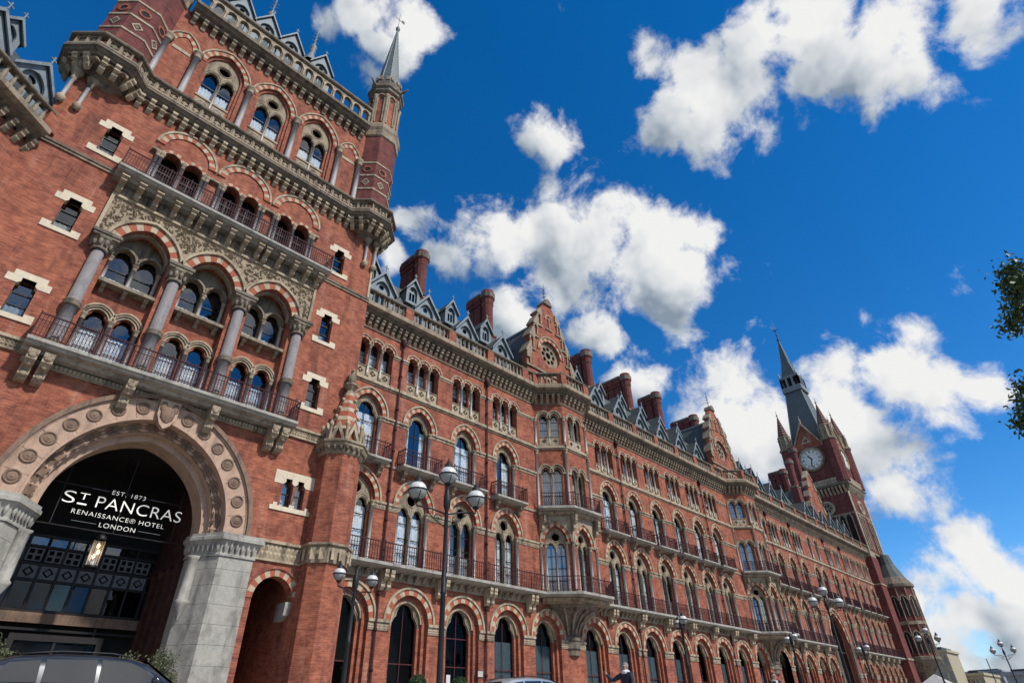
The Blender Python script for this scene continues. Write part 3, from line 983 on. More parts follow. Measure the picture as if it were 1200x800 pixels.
# string courses and carved impost bands, cut where the openings are
bands = MB()
def band(x0, x1, z0, z1, out, mat, rel=None):
    bands.box(x0, x1, YW - out, YW + .02, z0, z1, mat)
    if rel:
        relief(bands, x0, x1, z0 + .04, z1 - .1, YW - out, rel, 'stone_pale')
def between(cuts, x0, x1):
    cur = x0
    for (c0, c1) in sorted(cuts):
        if c0 - cur > .04:
            yield cur, c0
        cur = max(cur, c1)
    if x1 - cur > .04:
        yield cur, x1
g_c = [(x - 1.30, x + 1.30) for x in GX] + [(x - .81, x + .81) for x in GXF] + [(GRA[0] - GRA[1], GRA[0] + GRA[1])]
for a_, b_ in between(g_c, XR0, XR1):
    band(a_, b_, 4.28, 4.66, .05, 'stone', .3)
    band(a_, b_, 4.66, 4.80, .12, 'stone_pale')
u_all = UX1 + UX2 + UX3
baycut = [(c - BC - BF, c + BC + BF) for c in BAYS]
c1 = [(x - 1.14, x + 1.14) for x in u_all] + [(x - 1.14 * FS, x + 1.14 * FS) for x in FX3] + baycut + [(GRA[0] - 3.2, GRA[0] + 3.2)]
for a_, b_ in between(c1, XR0, XR1):
    band(a_, b_, 10.45, 10.76, .04, 'stone', .28)
    band(a_, b_, 10.76, 10.88, .10, 'stone_pale')
c2 = [(x - 1.0, x + 1.0) for x in u_all + PX3] + [(x - FS, x + FS) for x in FX3] + baycut
for a_, b_ in between(c2, XR0, XR1):
    band(a_, b_, 15.80, 16.0, .04, 'stone')
    band(a_, b_, 16.0, 16.12, .11, 'stone_pale')
    band(a_, b_, 13.0, 13.16, .07, 'stone')
for a_, b_ in between(baycut, XR0, XR1):
    band(a_, b_, 17.98, 18.10, .06, 'stone')
    band(a_, b_, 18.10, 18.30, .15, 'stone_pale')
c3 = [(x - 1.32, x + 1.32) for x in u_all] + [(x - 1.32 * FS, x + 1.32 * FS) for x in FX3] + [(x - .56, x + .56) for x in PX3] + baycut
for a_, b_ in between(c3, XR0, XR1):
    band(a_, b_, 20.46, 20.60, .04, 'stone')
    band(a_, b_, 20.60, 20.72, .10, 'stone_pale')
obj('impost_band', bands, hotel)

# great carriage arch at the far end of the range
ga = MB()
ga.vous(0, GRA[2], GRA[1], GRA[3], 0, .5, -.05, .4, ('voussoir_red', 'voussoir_cream', 'voussoir_red'), 27)
ga.arc(0, GRA[2], GRA[1], GRA[3], .5, .66, -.2, .02, 'stone_pale', 20)
ga.arc(0, GRA[2], GRA[1] - .002, GRA[3], -.5, 0, .4, 6.0, 'brick_shaded', 20)  # inner jambs: shadow inside the arch painted as darker brick
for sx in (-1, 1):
    ga.box(sx * 2.45 - .25, sx * 2.45 + .25, .45, 6.0, -.1, GRA[2], 'brick_shaded')
    for q in range(3):
        ga.lathe([(.14, 0), (.14, .4), (.09, .5), (.09, GRA[2] - .6), (.14, GRA[2] - .3), (.17, GRA[2])], sx * (2.85 + q * .27), -.14, 'stone_dark', 8)
obj('carriage_arch', ga, hotel, T(GRA[0], YW))

# first floor gallery: slab, consoles, modillions, railing
def bay_path(c, off):
    q = off * math.tan(math.pi / 8)
    return [(c - BC - BF - q, YW - off), (c - BF - q, YW - BC - off), (c + BF + q, YW - BC - off), (c + BC + BF + q, YW - off)]
full = [(XR0 + .02, YW)]
for c in BAYS:
    full += [(c - BC - BF, YW), (c - BF, YW - BC), (c + BF, YW - BC), (c + BC + BF, YW)]
full += [(XR1, YW)]
segs1 = [(15.5, BAYS[0] - 3.4), (BAYS[0] + 3.4, BAYS[1] - 3.4), (BAYS[1] + 3.4, 86.1), (93.2, 114.0)]
for (xa, xb) in segs1:
    g = MB()
    g.xprism([(YW + .02, 7.12), (YW - .6, 7.2), (YW - .72, 7.24), (YW - .85, 7.30), (YW - .85, 7.45), (YW + .02, 7.45)], xa, xb, 'limestone_grey')
    g.box(xa + .01, xb - .01, YW - .10, YW + .02, 6.72, 7.11, 'stone')
    gal = obj('gallery', g, hotel)
    mm = MB()
    x = xa + .3
    while x < xb - .2:
        console(mm, x, .14, YW - .09, .3, 7.13, .3, 'stone')
        x += .55
    obj('modillion', mm, gal, kind='stuff')
    xs_ = [x for x in GX + GXF if xa - 1 < x < xb + 1]
    for i in range(len(xs_) - 1):
        cx = (xs_[i] + xs_[i + 1]) / 2
        if xa < cx < xb:
            for sx in (-.19, .19):
                cm = MB()
                console(cm, 0, .25, 0, .62, 7.14, 1.0, 'stone_pale')
                obj('console', cm, gal, T(cx + sx, YW - .095))
    rl = MB()
    railing(rl, [(xa + .03, YW - .78), (xb - .03, YW - .78)], 7.45, 1.05, .16)
    obj('railing', rl, gal)

# small balconies of the second floor
sb = MB()
sb.xprism([(.02, 12.92), (-.5, 12.96), (-.62, 13.02), (-.76, 13.06), (-.76, 13.18), (.02, 13.18)], -1.5, 1.5, 'limestone_grey')
sbr = MB()
railing(sbr, [(-1.44, .0), (-1.44, -.7), (1.44, -.7), (1.44, .0)], 13.18, 1.0, .15)
sbc = MB()
console(sbc, 0, .24, 0, .5, 12.95, .62, 'stone')
balcony_p = proto('balcony', sb, [('railing', sbr), ('bracket', sbc, T(-1.1, 0)), ('bracket', sbc.mesh('bracket'), T(1.1, 0))])
for x in UX1 + UX2 + UX3:
    place(balcony_p, hotel, T(x, YW))
for x in PX3 + FX3:
    place(balcony_p, hotel, scal(x, FS))

# canted bays
for c in BAYS:
    bw = MB()
    ln = BC * math.sqrt(2)
    facets = [(T(c - BF - BC / 2, YW - BC / 2, 0, -math.pi / 4), ln / 2), (T(c, YW - BC), BF), (T(c + BF + BC / 2, YW - BC / 2, 0, math.pi / 4), ln / 2)]
    for (M, hw) in facets:
        fm_ = MB()
        fm_.plate(rect(-hw, hw, 7.3, 22.9), [opening(0, .84, 7.46, 10.88, 1.2), hole_pair(0, 13.25, 16.1, .36, .44), hole_pair(0, 18.38, 20.7, .36, .44)], 0, .35, 'brick', False)
        for (z0, z1, o_, mt) in ((10.76, 10.88, .08, 'stone_pale'), (16.0, 16.12, .09, 'stone_pale')):
            for sx in (-1, 1):
                x0_, x1_ = (.86, hw) if sx > 0 else (-hw, -.86)
                fm_.box(x0_, x1_, -o_, .02, z0, z1, mt)
        fm_.plate([(-hw + .02, 10.9), (-hw + .02, 12.98), (hw - .02, 12.98), (hw - .02, 10.9)] + [(p[0], max(10.9, p[1])) for p in (arch_pt(.84, 10.88, 1.2, 1 - q / 16, .34) for q in range(17))], [], -.05, .02, 'stone_carved')
        fm_.box(-hw, hw, -.14, .02, 18.10, 18.30, 'stone_pale')
        fm_.box(-hw, hw, -.06, .02, 17.98, 18.10, 'stone')
        bw.add([tuple(M @ Vector(v)) for v in fm_.v], fm_.f, 'brick')
        bw.m[-len(fm_.m):] = fm_.m
    bw.add([(c - BF - BC, YW, 22.75), (c - BF, YW - BC, 22.75), (c + BF, YW - BC, 22.75), (c + BF + BC, YW, 22.75)], [(0, 1, 2, 3)], 'interior')
    bay = obj('bay', bw, hotel)
    for (M, hw) in facets:
        for p_ in (bay_1, bay_2, bay_3):
            place(p_, hotel, M)
    for (x, y) in ((c - BF - BC + .02, YW - .08), (c - BF - .03, YW - BC - .06), (c + BF + .03, YW - BC - .06), (c + BF + BC - .02, YW - .08)):
        for (z0, z1) in ((7.46, 10.9), (13.3, 17.95), (18.3, 20.75)):
            obj('shaft', shaft_mesh(.10, z0, z1, .35, .3), bay, T(x, y))
    # fan corbel over the ground floor pier
    fc = MB()
    fc.lathe([(.62, 3.9), (.62, 4.25), (.72, 4.3), (.72, 4.7), (.82, 4.8), (.82, 5.0), (.6, 5.05), (.62, 5.3), (.8, 5.8), (1.25, 6.3), (1.9, 6.62), (2.15, 6.7), (2.2, 6.85), (2.5, 6.9), (2.55, 7.05), (2.95, 7.2)], 0, 0, 'stone_dark', 16, False, math.pi / 16, None, 1.12, .92)
    for kk in range(7):
        a = math.pi + math.pi * (kk + .5) / 7
        pts = []
        for (r_, z_) in ((.66, 5.1), (.7, 5.4), (.92, 5.85), (1.36, 6.3), (1.95, 6.58)):
            pts.append((math.cos(a) * r_ * 1.12, math.sin(a) * r_ * .92, z_))
        fc.tube(pts, .06, 'stone', 5, .12)
    obj('fan_corbel', fc, bay, T(c, YW + .3))
    for (zt, off, nm) in ((7.45, .95, 'balcony'), (13.34, .72, 'balcony')):
        sl = MB()
        pth = [(c - BF - BC, YW), (c - BF, YW - BC), (c + BF, YW - BC), (c + BF + BC, YW)]
        sl.sweep(pth, [(-.05, zt - .3), (off - .25, zt - .26), (off, zt - .16), (off, zt), (-.05, zt)], 'limestone_grey')
        sl.sweep(pth, [(0.0, zt - .62), (off * .35, zt - .5), (off * .5, zt - .31), (0.0, zt - .31)], 'stone')
        bl = obj(nm, sl, hotel)
        rl = MB()
        q = off - .08
        railing(rl, bay_path(c, q), zt, 1.0, .16)
        obj('railing', rl, bl)
    # corner brackets below the upper balcony
    for (x, y) in ((c - BF - BC + .05, YW - .15), (c - BF, YW - BC - .1), (c + BF, YW - BC - .1), (c + BF + BC - .05, YW - .15)):
        cb = MB()
        console(cb, 0, .26, 0, .5, 12.75, 1.1, 'stone')
        obj('bracket', cb, bay, T(x, y))

# main cornice, corbel table, balustrade
cn = MB()
cn.sweep(full, [(-.02, 22.78), (.16, 22.78), (.22, 22.86), (.40, 22.90), (.46, 22.98), (.66, 23.02), (.70, 23.10), (.86, 23.14), (.86, 23.42), (.80, 23.5), (.62, 23.58), (-.02, 23.62)], 'stone_pale')
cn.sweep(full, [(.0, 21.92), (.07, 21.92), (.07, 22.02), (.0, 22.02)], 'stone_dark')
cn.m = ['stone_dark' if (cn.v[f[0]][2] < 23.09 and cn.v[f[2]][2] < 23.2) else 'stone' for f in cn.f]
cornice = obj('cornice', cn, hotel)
cbm = MB()
cbm.xprism([(.02, 22.8), (-.44, 22.8), (-.46, 22.64), (-.36, 22.56), (-.36, 22.44), (-.21, 22.36), (-.21, 22.22), (-.08, 22.06), (.02, 22.02)], -.11, .11, 'stone')
cbm = cbm.mesh('corbel')
blp = MB().lathe([(.11, 23.68), (.11, 23.78), (.075, 23.82), (.105, 24.02), (.10, 24.12), (.06, 24.34), (.065, 24.42), (.10, 24.46), (.10, 24.54)], 0, 0, 'stone_mid', 8, True, math.pi / 8).mesh('baluster')
ped = MB().box(-.34, .34, -.2, .2, 23.64, 24.56, 'brick').mesh('pedestal')
bs = MB()
bs.sweep(full, [(.14, 23.62), (.56, 23.59), (.56, 23.66), (.14, 23.68)], 'stone')
bs.sweep(full, [(.16, 24.55), (.54, 24.55), (.58, 24.60), (.58, 24.70), (.50, 24.74), (.2, 24.74), (.16, 24.70)], 'stone_dark')
balus = obj('balustrade', bs, hotel)
for i in range(len(full) - 1):
    a, bb = Vector(full[i]), Vector(full[i + 1])
    d = bb - a
    ln = d.length
    d.normalize()
    nrm = Vector((d.y, -d.x))
    rz = math.atan2(d.y, d.x)
    n = int(ln / .46)
    for j in range(n):
        p = a + d * (ln * (j + .5) / n)
        obj('corbel', cbm, cornice, T(p.x, p.y, 0, rz))
    short = ln < 5
    stp = .40 if full[i][0] < 62 else .52
    n = int(ln / stp)
    for j in range(n):
        s_ = ln * (j + .5) / n
        p = a + d * s_ + nrm * .36
        ph = ((p.x - 18.4) / 3.93) % 1.0
        if not short and (ph < .06 or ph > .94):
            continue
        obj('baluster', blp, balus, T(p.x, p.y, 0, rz))
    if not short:
        x = 18.4 - 3.93
        while x < bb.x:
            if a.x + .5 < x < bb.x - .3:
                obj('pedestal', ped, balus, T(x, YW - .36))
            x += 3.93
for c in BAYS:
    for (x, y) in ((c - BF - BC - .15, YW - .36), (c - BF - .15, YW - BC - .36), (c + BF + .15, YW - BC - .36), (c + BF + BC + .15, YW - .36)):
        obj('pedestal', ped, balus, T(x, y))

# downpipes
for x in (18.42, 26.25, 42.85, 58.3, 74.85, 82.2, 94.3, 101.2):
    dp = MB()
    dp.tube([(0, -.12, -.1), (0, -.12, 21.7)], .062, 'iron_maroon', 8)
    dp.lathe([(.08, 21.5), (.12, 21.6), (.2, 21.75), (.22, 22.1), (.18, 22.12)], 0, -.14, 'iron_maroon', 8)
    for z in (.6, 2.4, 4.2, 5.9, 8.2, 9.8, 11.5, 14.0, 15.4, 16.8, 19.2, 20.4):
        dp.lathe([(.085, z), (.1, z + .02), (.1, z + .12), (.085, z + .14)], 0, -.12, 'iron_maroon', 8)
    obj('downpipe', dp, hotel, T(x, YW - (.78 if False else 0.02)))

# roof: steep slated slope behind the balustrade, flat above
rf = MB()
rf.xprism([(YW - .02, 23.58), (28.5, 23.6), (28.9, 24.1), (31.4, 29.6), (41, 29.9), (41, 22.8), (YW - .02, 22.92)], XR0 + .01, XR1, 'slate')
roof = obj('roof', rf, hotel)

def cross(mb, x, y, z, s, mat):
    mb.box(x - .03 * s, x + .03 * s, y - .03 * s, y + .03 * s, z, z + .55 * s, mat)
    mb.box(x - .16 * s, x + .16 * s, y - .029 * s, y + .029 * s, z + .28 * s, z + .35 * s, mat)
    mb.lathe([(.07 * s, z), (.05 * s, z + .06 * s), (.03 * s, z + .1 * s)], x, y, mat, 6)
def dormer(name, hw, zb, ze, za, depth, small):
    mb = MB()
    hole = opening(0, hw * .6, zb + .25, ze - .12, hw * .82)
    mb.plate([(-hw, zb), (-hw, ze), (0, za), (hw, ze), (hw, zb)], [hole], 0, .14, 'dormer_paint', True)
    # sides and roof
    mb.box(-hw, -hw + .1, .14, depth, zb, ze, 'lead')
    mb.box(hw - .1, hw, .14, depth, zb, ze, 'lead')
    subs = []
    rb = MB()
    for sx in (-1, 1):
        o_ = .14
        vs = [(sx * (hw + .12), -o_, ze - .16), (0, -o_, za + .04), (0, depth + 1.0, za + .04), (sx * (hw + .12), depth, ze - .16)]
        rb.add(vs + [(v[0], v[1], v[2] + .07) for v in vs], [(0, 1, 2, 3), (4, 5, 6, 7), (0, 1, 5, 4), (0, 3, 7, 4)], 'slate')
    subs.append(('roof', rb))
    bb = MB()
    for sx in (-1, 1):
        p = [(sx * (hw + .14), ze - .22), (sx * (hw + .14), ze - .02), (0, za + .18), (0, za - .10)]
        bb.prism(p, -.20, -.12, 'dormer_paint')
    cross(bb, 0, -.16, za + .12, 1.0 if not small else .85, 'dormer_paint')
    subs.append(('bargeboard', bb))
    tr = MB()
    hi = opening(0, hw * .62, zb + .2, ze - .12, hw * .84)
    ls = [circle(0, ze + hw * .28, hw * .20, 12)]
    if small:
        ls += [rect(-hw * .42, -hw * .05, zb + .4, ze - .15), rect(hw * .05, hw * .42, zb + .4, ze - .15)]
    else:
        ls += [opening(-hw * .28, hw * .2, zb + .4, ze - .35, hw * .22), opening(hw * .28, hw * .2, zb + .4, ze - .35, hw * .22)]
    tr.plate(hi, ls, .2, .26, 'dormer_paint', False)
    subs.append(('tracery', tr))
    subs.append(('pane', pane_mb(-hw * .6, hw * .6, zb + .3, ze + hw * .55, .3)))
    sh = MB()
    sh.box(-hw + .1, hw - .1, .6, .65, zb, ze + hw * .4, 'interior')
    subs.append(('inner_wall', sh))
    return proto(name, mb, subs)
d_big = dormer('dormer', 1.05, 23.9, 25.75, 27.25, 2.0, False)
d_small = dormer('dormer', .64, 27.6, 28.95, 30.0, 1.4, True)
for x in UX1 + UX2 + UX3 + [92.5, 96, 99.5, 103, 106.2, 109.4]:
    place(d_big, hotel, T(x, 28.25))
for x in UX1 + UX2 + UX3[:3]:
    place(d_small, hotel, T(x, 30.2))

# stepped gables above the bays
def gable(c):
    mb = MB()
    steps = [(3.25, 27.4), (2.75, 27.4), (2.75, 29.3), (2.2, 29.3), (2.2, 30.9), (1.6, 30.9), (1.6, 32.4), (1.0, 32.4), (1.0, 33.3)]
    outl = [(-3.25, 23.7)] + [(-s_[0], s_[1]) for s_ in steps] + [(-.45, 34.1), (.45, 34.1)] + [(s_[0], s_[1]) for s_ in reversed(steps)] + [(3.25, 23.7)]
    rose = circle(0, 28.3, 1.35, 24)
    mb.plate(outl, [rose], 0, .6, 'brick')
    g_ = obj('gable', mb, hotel, T(c, 28.3))
    # stone copings on every step
    cp = MB()
    prev = 3.25
    for (x, z0, z1) in ((3.0, 27.4, 28.6), (2.48, 29.3, 30.5), (1.9, 30.9, 32.0), (1.3, 32.4, 33.2)):
        for sx in (-1, 1):
            cp.prism([(sx * (x - .36), z0 - .02), (sx * (x + .36), z0 - .02), (sx * (x + .36), z0 + .14), (sx * (x - .2), z1), (sx * (x - .36), z1)], -.14, .8, 'stone')
            # niche with a little column on each step
            cp.lathe([(.07, z0 - 1.25), (.06, z0 - 1.2), (.06, z0 - .35), (.12, z0 - .2), (.12, z0 - .1)], sx * (x - .12), -.12, 'stone_pale', 8)
            cp.arc(sx * x, z0 - .35, .22, .25, 0, .12, -.10, .02, 'stone_pale', 6)
            cp.box(sx * x - .36, sx * x + .36, -.12, .02, z0 - 1.5, z0 - 1.3, 'stone')
    cp.prism([(-.62, 34.0), (.62, 34.0), (.36, 34.5), (0, 34.75), (-.36, 34.5)], -.16, .8, 'stone_dark')
    cp.box(-3.3, 3.3, -.13, .02, 25.9, 26.1, 'stone')
    cp.box(-3.3, -2.7, -.16, .02, 26.75, 27.35, 'stone')
    cp.box(2.7, 3.3, -.16, .02, 26.75, 27.35, 'stone')
    cp.box(-.45, .45, -.12, .02, 31.0, 31.15, 'stone')
    cp.lathe([(.08, 31.2), (.06, 31.3), (.06, 32.1), (.12, 32.3)], 0, -.1, 'stone_pale', 8)
    cp.arc(0, 32.2, .38, .5, 0, .12, -.1, .02, 'stone_pale', 8)
    obj('coping', cp, g_, T(c, 28.3))
    ro = MB()
    ro.vous(0, 28.3, 1.35, 1.35, 0, .35, -.05, .2, RC, 15)
    ro.arc(0, 28.3, 1.35, 1.35, .35, .45, -.14, .02, 'stone_pale', 16)
    lob = [circle(.72 * math.cos(q * math.pi / 4), 28.3 + .72 * math.sin(q * math.pi / 4), .22, 10) for q in range(8)] + [circle(0, 28.3, .34, 14)]
    ro.plate(circle(0, 28.3, 1.36, 28), lob, .25, .4, 'stone', False)
    obj('rose_window', ro, g_, T(c, 28.3))
    obj('pane', pane_mb(-1.2, 1.2, 27.1, 29.5, .45), g_, T(c, 28.3))
    lo = MB()
    for q in range(-3, 4):
        lo.arc(q * .62, 25.2, .22, .26, 0, .08, -.1, .02, 'stone_pale', 6)
        lo.lathe([(.06, 23.7), (.05, 23.8), (.05, 25.0), (.1, 25.2)], q * .62 + .31, -.08, 'stone_pale', 8)
    lo.box(-2.2, 2.2, -.05, .02, 25.5, 25.62, 'stone_pale')
    obj('arcade', lo, g_, T(c, 28.3))
    rr = MB()
    vs = [(-2.9, .6, 24.0), (-2.9, .6, 27.2), (0, .6, 32.6), (2.9, .6, 27.2), (2.9, .6, 24.0)]
    v2 = [(v[0], 9.0, v[2]) for v in vs]
    rr.add(vs + v2, [(0, 1, 6, 5), (1, 2, 7, 6), (2, 3, 8, 7), (3, 4, 9, 8), (5, 6, 7, 8, 9)], 'slate')
    rr.box(-.12, .12, .5, 9.0, 32.5, 32.75, 'lead')
    obj('roof', rr, g_, T(c, 28.3))
    fi = MB()
    fi.tube([(0, .3, 34.7), (0, .3, 37.0)], .045, 'iron_black', 6, .015)
    for z, s_ in ((35.2, .3), (35.6, .22), (36.0, .15)):
        for a in range(4):
            fi.tube([(0, .3, z), (math.cos(a * math.pi / 2) * s_ * .7, .3 + math.sin(a * math.pi / 2) * s_ * .7, z + .06), (math.cos(a * math.pi / 2) * s_, .3 + math.sin(a * math.pi / 2) * s_, z + .26)], .028, 'iron_black', 5, .012)
    obj('finial', fi, g_, T(c, 28.3))
for c in BAYS:
    gable(c)

def chimney(x, y, n, parent, zb=29.0, zt=35.6):
    mb = MB()
    w_ = .62
    ln = .95 * (n - 1)
    mb.box(-w_ - .12, w_ + .12, -.3, ln + .75, zb - 2, zb + 1.4, 'brick_dark')
    mb.box(-w_ - .2, w_ + .2, -.38, ln + .83, zb + 1.4, zb + 1.6, 'stone')
    o = obj('chimney_stack', mb, parent, T(x, y))
    sh = MB()
    H = zt
    mats = ['brick_dark'] * 2 + ['stone', 'brick_dark', 'stone', 'brick_dark', 'brick_dark', 'stone', 'brick_dark']
    sh.lathe([(.62, zb + 1.6), (.55, zb + 1.9), (.54, H - 1.7), (.60, H - 1.66), (.60, H - 1.5), (.62, H - 1.1), (.74, H - .9), (.76, H - .4), (.66, H - .3), (.62, H)], 0, 0, 'brick_dark', 12, False, 0, ['brick_dark', 'brick_dark', 'stone_pale', 'brick_dark', 'brick_dark', 'brick_dark', 'stone_dark', 'brick_dark', 'brick_dark', 'interior'])
    me = sh.mesh('flue')
    obj('flue', me, o, T(x, y + .1))
    sq = MB()
    for q in range(1, n):
        y0 = .95 * q - .42
        sq.box(-.5, .5, y0, y0 + .84, zb + 1.6, H - 1.5, 'brick_dark')
        sq.box(-.58, .58, y0 - .05, y0 + .90, H - 1.5, H - 1.1, 'brick_dark')
        sq.box(-.66, .66, y0 - .1, y0 + .93, H - 1.1, H - .45, 'brick_dark')
        sq.box(-.60, .60, y0 - .02, y0 + .89, H - .45, H - .15, 'stone_dark')
    obj('flue_block', sq, o, T(x, y + .1))
    return o
for (x, n) in ((22.3, 3), (30.4, 3), (45.9, 3), (53.6, 4), (60.4, 3), (70.0, 4), (78.0, 3), (100.0, 3)):
    chimney(x, 32.2, n, hotel)

# ------------------------------------------------------------------ entrance tower
TX0, TX1, TC = -3.35, 14.85, 5.8
tower = thing('entrance_tower', 'tall red brick entrance tower with great round arch, balconies and corner turrets', 'tower', (TC, YT, -.15))
AX = [2.52, 5.80, 9.08]
MA = (3.0, 7.4, 3.5)     # great arch: half width, spring, rise of the innermost order
SMALL = [(-.75, 24.2, 26.1), (-.75, 18.95, 20.8), (-.75, 14.2, 15.95), (12.4, 24.2, 26.1), (12.4, 18.95, 20.85), (12.4, 14.6, 16.4)]
def small_hole(x, z0, z1, hw=.36):
    return [(x - hw, z0), (x - hw, z1 - .28), (x - hw + .12, z1 - .2), (x - hw + .12, z1), (x + hw - .12, z1), (x + hw - .12, z1 - .2), (x + hw, z1 - .28), (x + hw, z0)]
tw = MB()
holes = [opening(TC, MA[0], -.1, MA[1], MA[2], .78, 24), opening(12.36, .95, -.1, 4.95, 1.0)]
holes += [small_hole(*s_) for s_ in SMALL]
holes += [small_hole(12.06, 9.1, 10.5, .27), small_hole(12.70, 9.1, 10.5, .27)]
holes += [opening(x, 1.2, 13.1, 19.4, 1.55) for x in AX]
holes += [opening(x + q, .46, 23.3, 25.95, .5) for x in AX for q in (-.58, .58)]
holes += [opening(x, 1.2, 30.6, 34.9, 1.75) for x in AX]
tw.plate(rect(TX0, TX1, -.15, 38.4), holes, YT, YT + .55, 'brick', False)
tw.add([(TX0, YT, -.15), (TX0, 40, -.15), (TX0, 40, 38.4), (TX0, YT, 38.4)], [(0, 1, 2, 3)], 'brick')
tw.add([(TX1, YT, -.15), (TX1, 40, -.15), (TX1, 40, 38.4), (TX1, YT, 38.4)], [(0, 1, 2, 3)], 'brick')
tw.add([(TX0, 40, -.15), (TX1, 40, -.15), (TX1, 40, 38.4), (TX0, 40, 38.4)], [(0, 1, 2, 3)], 'brick')
obj('wall', tw, tower)
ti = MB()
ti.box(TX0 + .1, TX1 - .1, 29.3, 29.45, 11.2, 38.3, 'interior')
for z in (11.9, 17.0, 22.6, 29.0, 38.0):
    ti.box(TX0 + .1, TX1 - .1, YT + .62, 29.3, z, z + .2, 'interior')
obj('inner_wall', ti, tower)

# great arch: hood, face band with roundels, carved order, inner roll
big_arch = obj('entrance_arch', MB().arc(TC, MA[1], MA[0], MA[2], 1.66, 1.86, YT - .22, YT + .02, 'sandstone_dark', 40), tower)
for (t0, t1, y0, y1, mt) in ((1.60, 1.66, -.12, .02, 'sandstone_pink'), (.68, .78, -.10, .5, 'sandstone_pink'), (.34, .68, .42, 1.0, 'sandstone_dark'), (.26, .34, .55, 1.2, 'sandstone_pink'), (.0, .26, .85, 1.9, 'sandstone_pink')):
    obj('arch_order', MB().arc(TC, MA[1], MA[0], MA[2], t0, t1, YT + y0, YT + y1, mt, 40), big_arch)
for k in range(17):
    vm = MB()
    yy = YT - .07 - random.random() * .012
    u0, u1 = k / 17 + .0006, (k + 1) / 17 - .0006
    pin = [arch_pt(*MA[:1], MA[1], MA[2], u0 + (u1 - u0) * q / 3, .785) for q in range(4)]
    pou = [arch_pt(*MA[:1], MA[1], MA[2], u0 + (u1 - u0) * q / 3, 1.595) for q in range(4)]
    lp = [(TC + p[0], p[1]) for p in pin + pou[::-1]]
    vm.plate(lp, [], yy, YT + .02, 'sandstone_pink')
    obj('arch_stone', vm, big_arch)
rd = MB()
rd.lathe([(.28, 0), (.28, .04), (.24, .07), (.215, .03), (.19, .01), (.16, .03), (.13, .06), (.09, .03), (.05, .07), (0.01, .08)], 0, 0, 'sandstone_dark', 18)
rdm = rd.mesh('roundel')
for u in (.043, .106, .17, .235, .298, .363, .43, .57, .637, .702, .765, .83, .894, .957):
    p = arch_pt(MA[0], MA[1], MA[2], u, 1.2)
    obj('roundel', rdm, big_arch, Matrix.Translation((TC + p[0], YT - .075, p[1])) @ Matrix.Rotation(math.pi / 2, 4, 'X'))
# carved leaf blocks in the dark order
lf = MB()
for k in range(30):
    u = (k + .5) / 30
    p = Vector(arch_pt(MA[0], MA[1], MA[2], u, .51))
    q = Vector(arch_pt(MA[0], MA[1], MA[2], u, .80)) - p
    q.normalize()
    tn = Vector((q.y, -q.x))
    y = YT + .42
    for (a_, b_) in ((.15, .22), (-.15, .22), (.0, .10)):
        c0 = p + q * a_
        vs = [(TC + (c0 + tn * b_).x, y, (c0 + tn * b_).y), (TC + (c0 + q * .09).x, y, (c0 + q * .09).y), (TC + (c0 - tn * b_).x, y, (c0 - tn * b_).y), (TC + (c0 - q * .09).x, y, (c0 - q * .09).y), (TC + c0.x, y - .09, c0.y)]
        lf.add(vs, [(0, 1, 4), (1, 2, 4), (2, 3, 4), (3, 0, 4)], 'sandstone_pink' if k % 2 else 'sandstone_dark')
obj('leaf_carving', lf, big_arch, kind='stuff')
ks = MB()
ks.prism([(TC - .42, 12.5), (TC + .42, 12.5), (TC + .40, 11.75), (TC + .22, 11.35), (TC, 11.15), (TC - .22, 11.35), (TC - .40, 11.75)], YT - .3, YT, 'sandstone_pink')
ks.lathe([(.12, 11.45), (.26, 11.6), (.3, 11.85), (.24, 12.1), (.1, 12.2)], TC, YT - .3, 'sandstone_dark', 8, True, 0, None, 1.0, .35)
for sx in (-1, 1):
    ks.lathe([(.05, 11.9), (.14, 12.0), (.15, 12.2), (.08, 12.38)], TC + sx * .24, YT - .3, 'sandstone_dark', 8, True, 0, None, 1.0, .5)
obj('keystone', ks, big_arch, label='carved shield keystone at the crown of the arch')

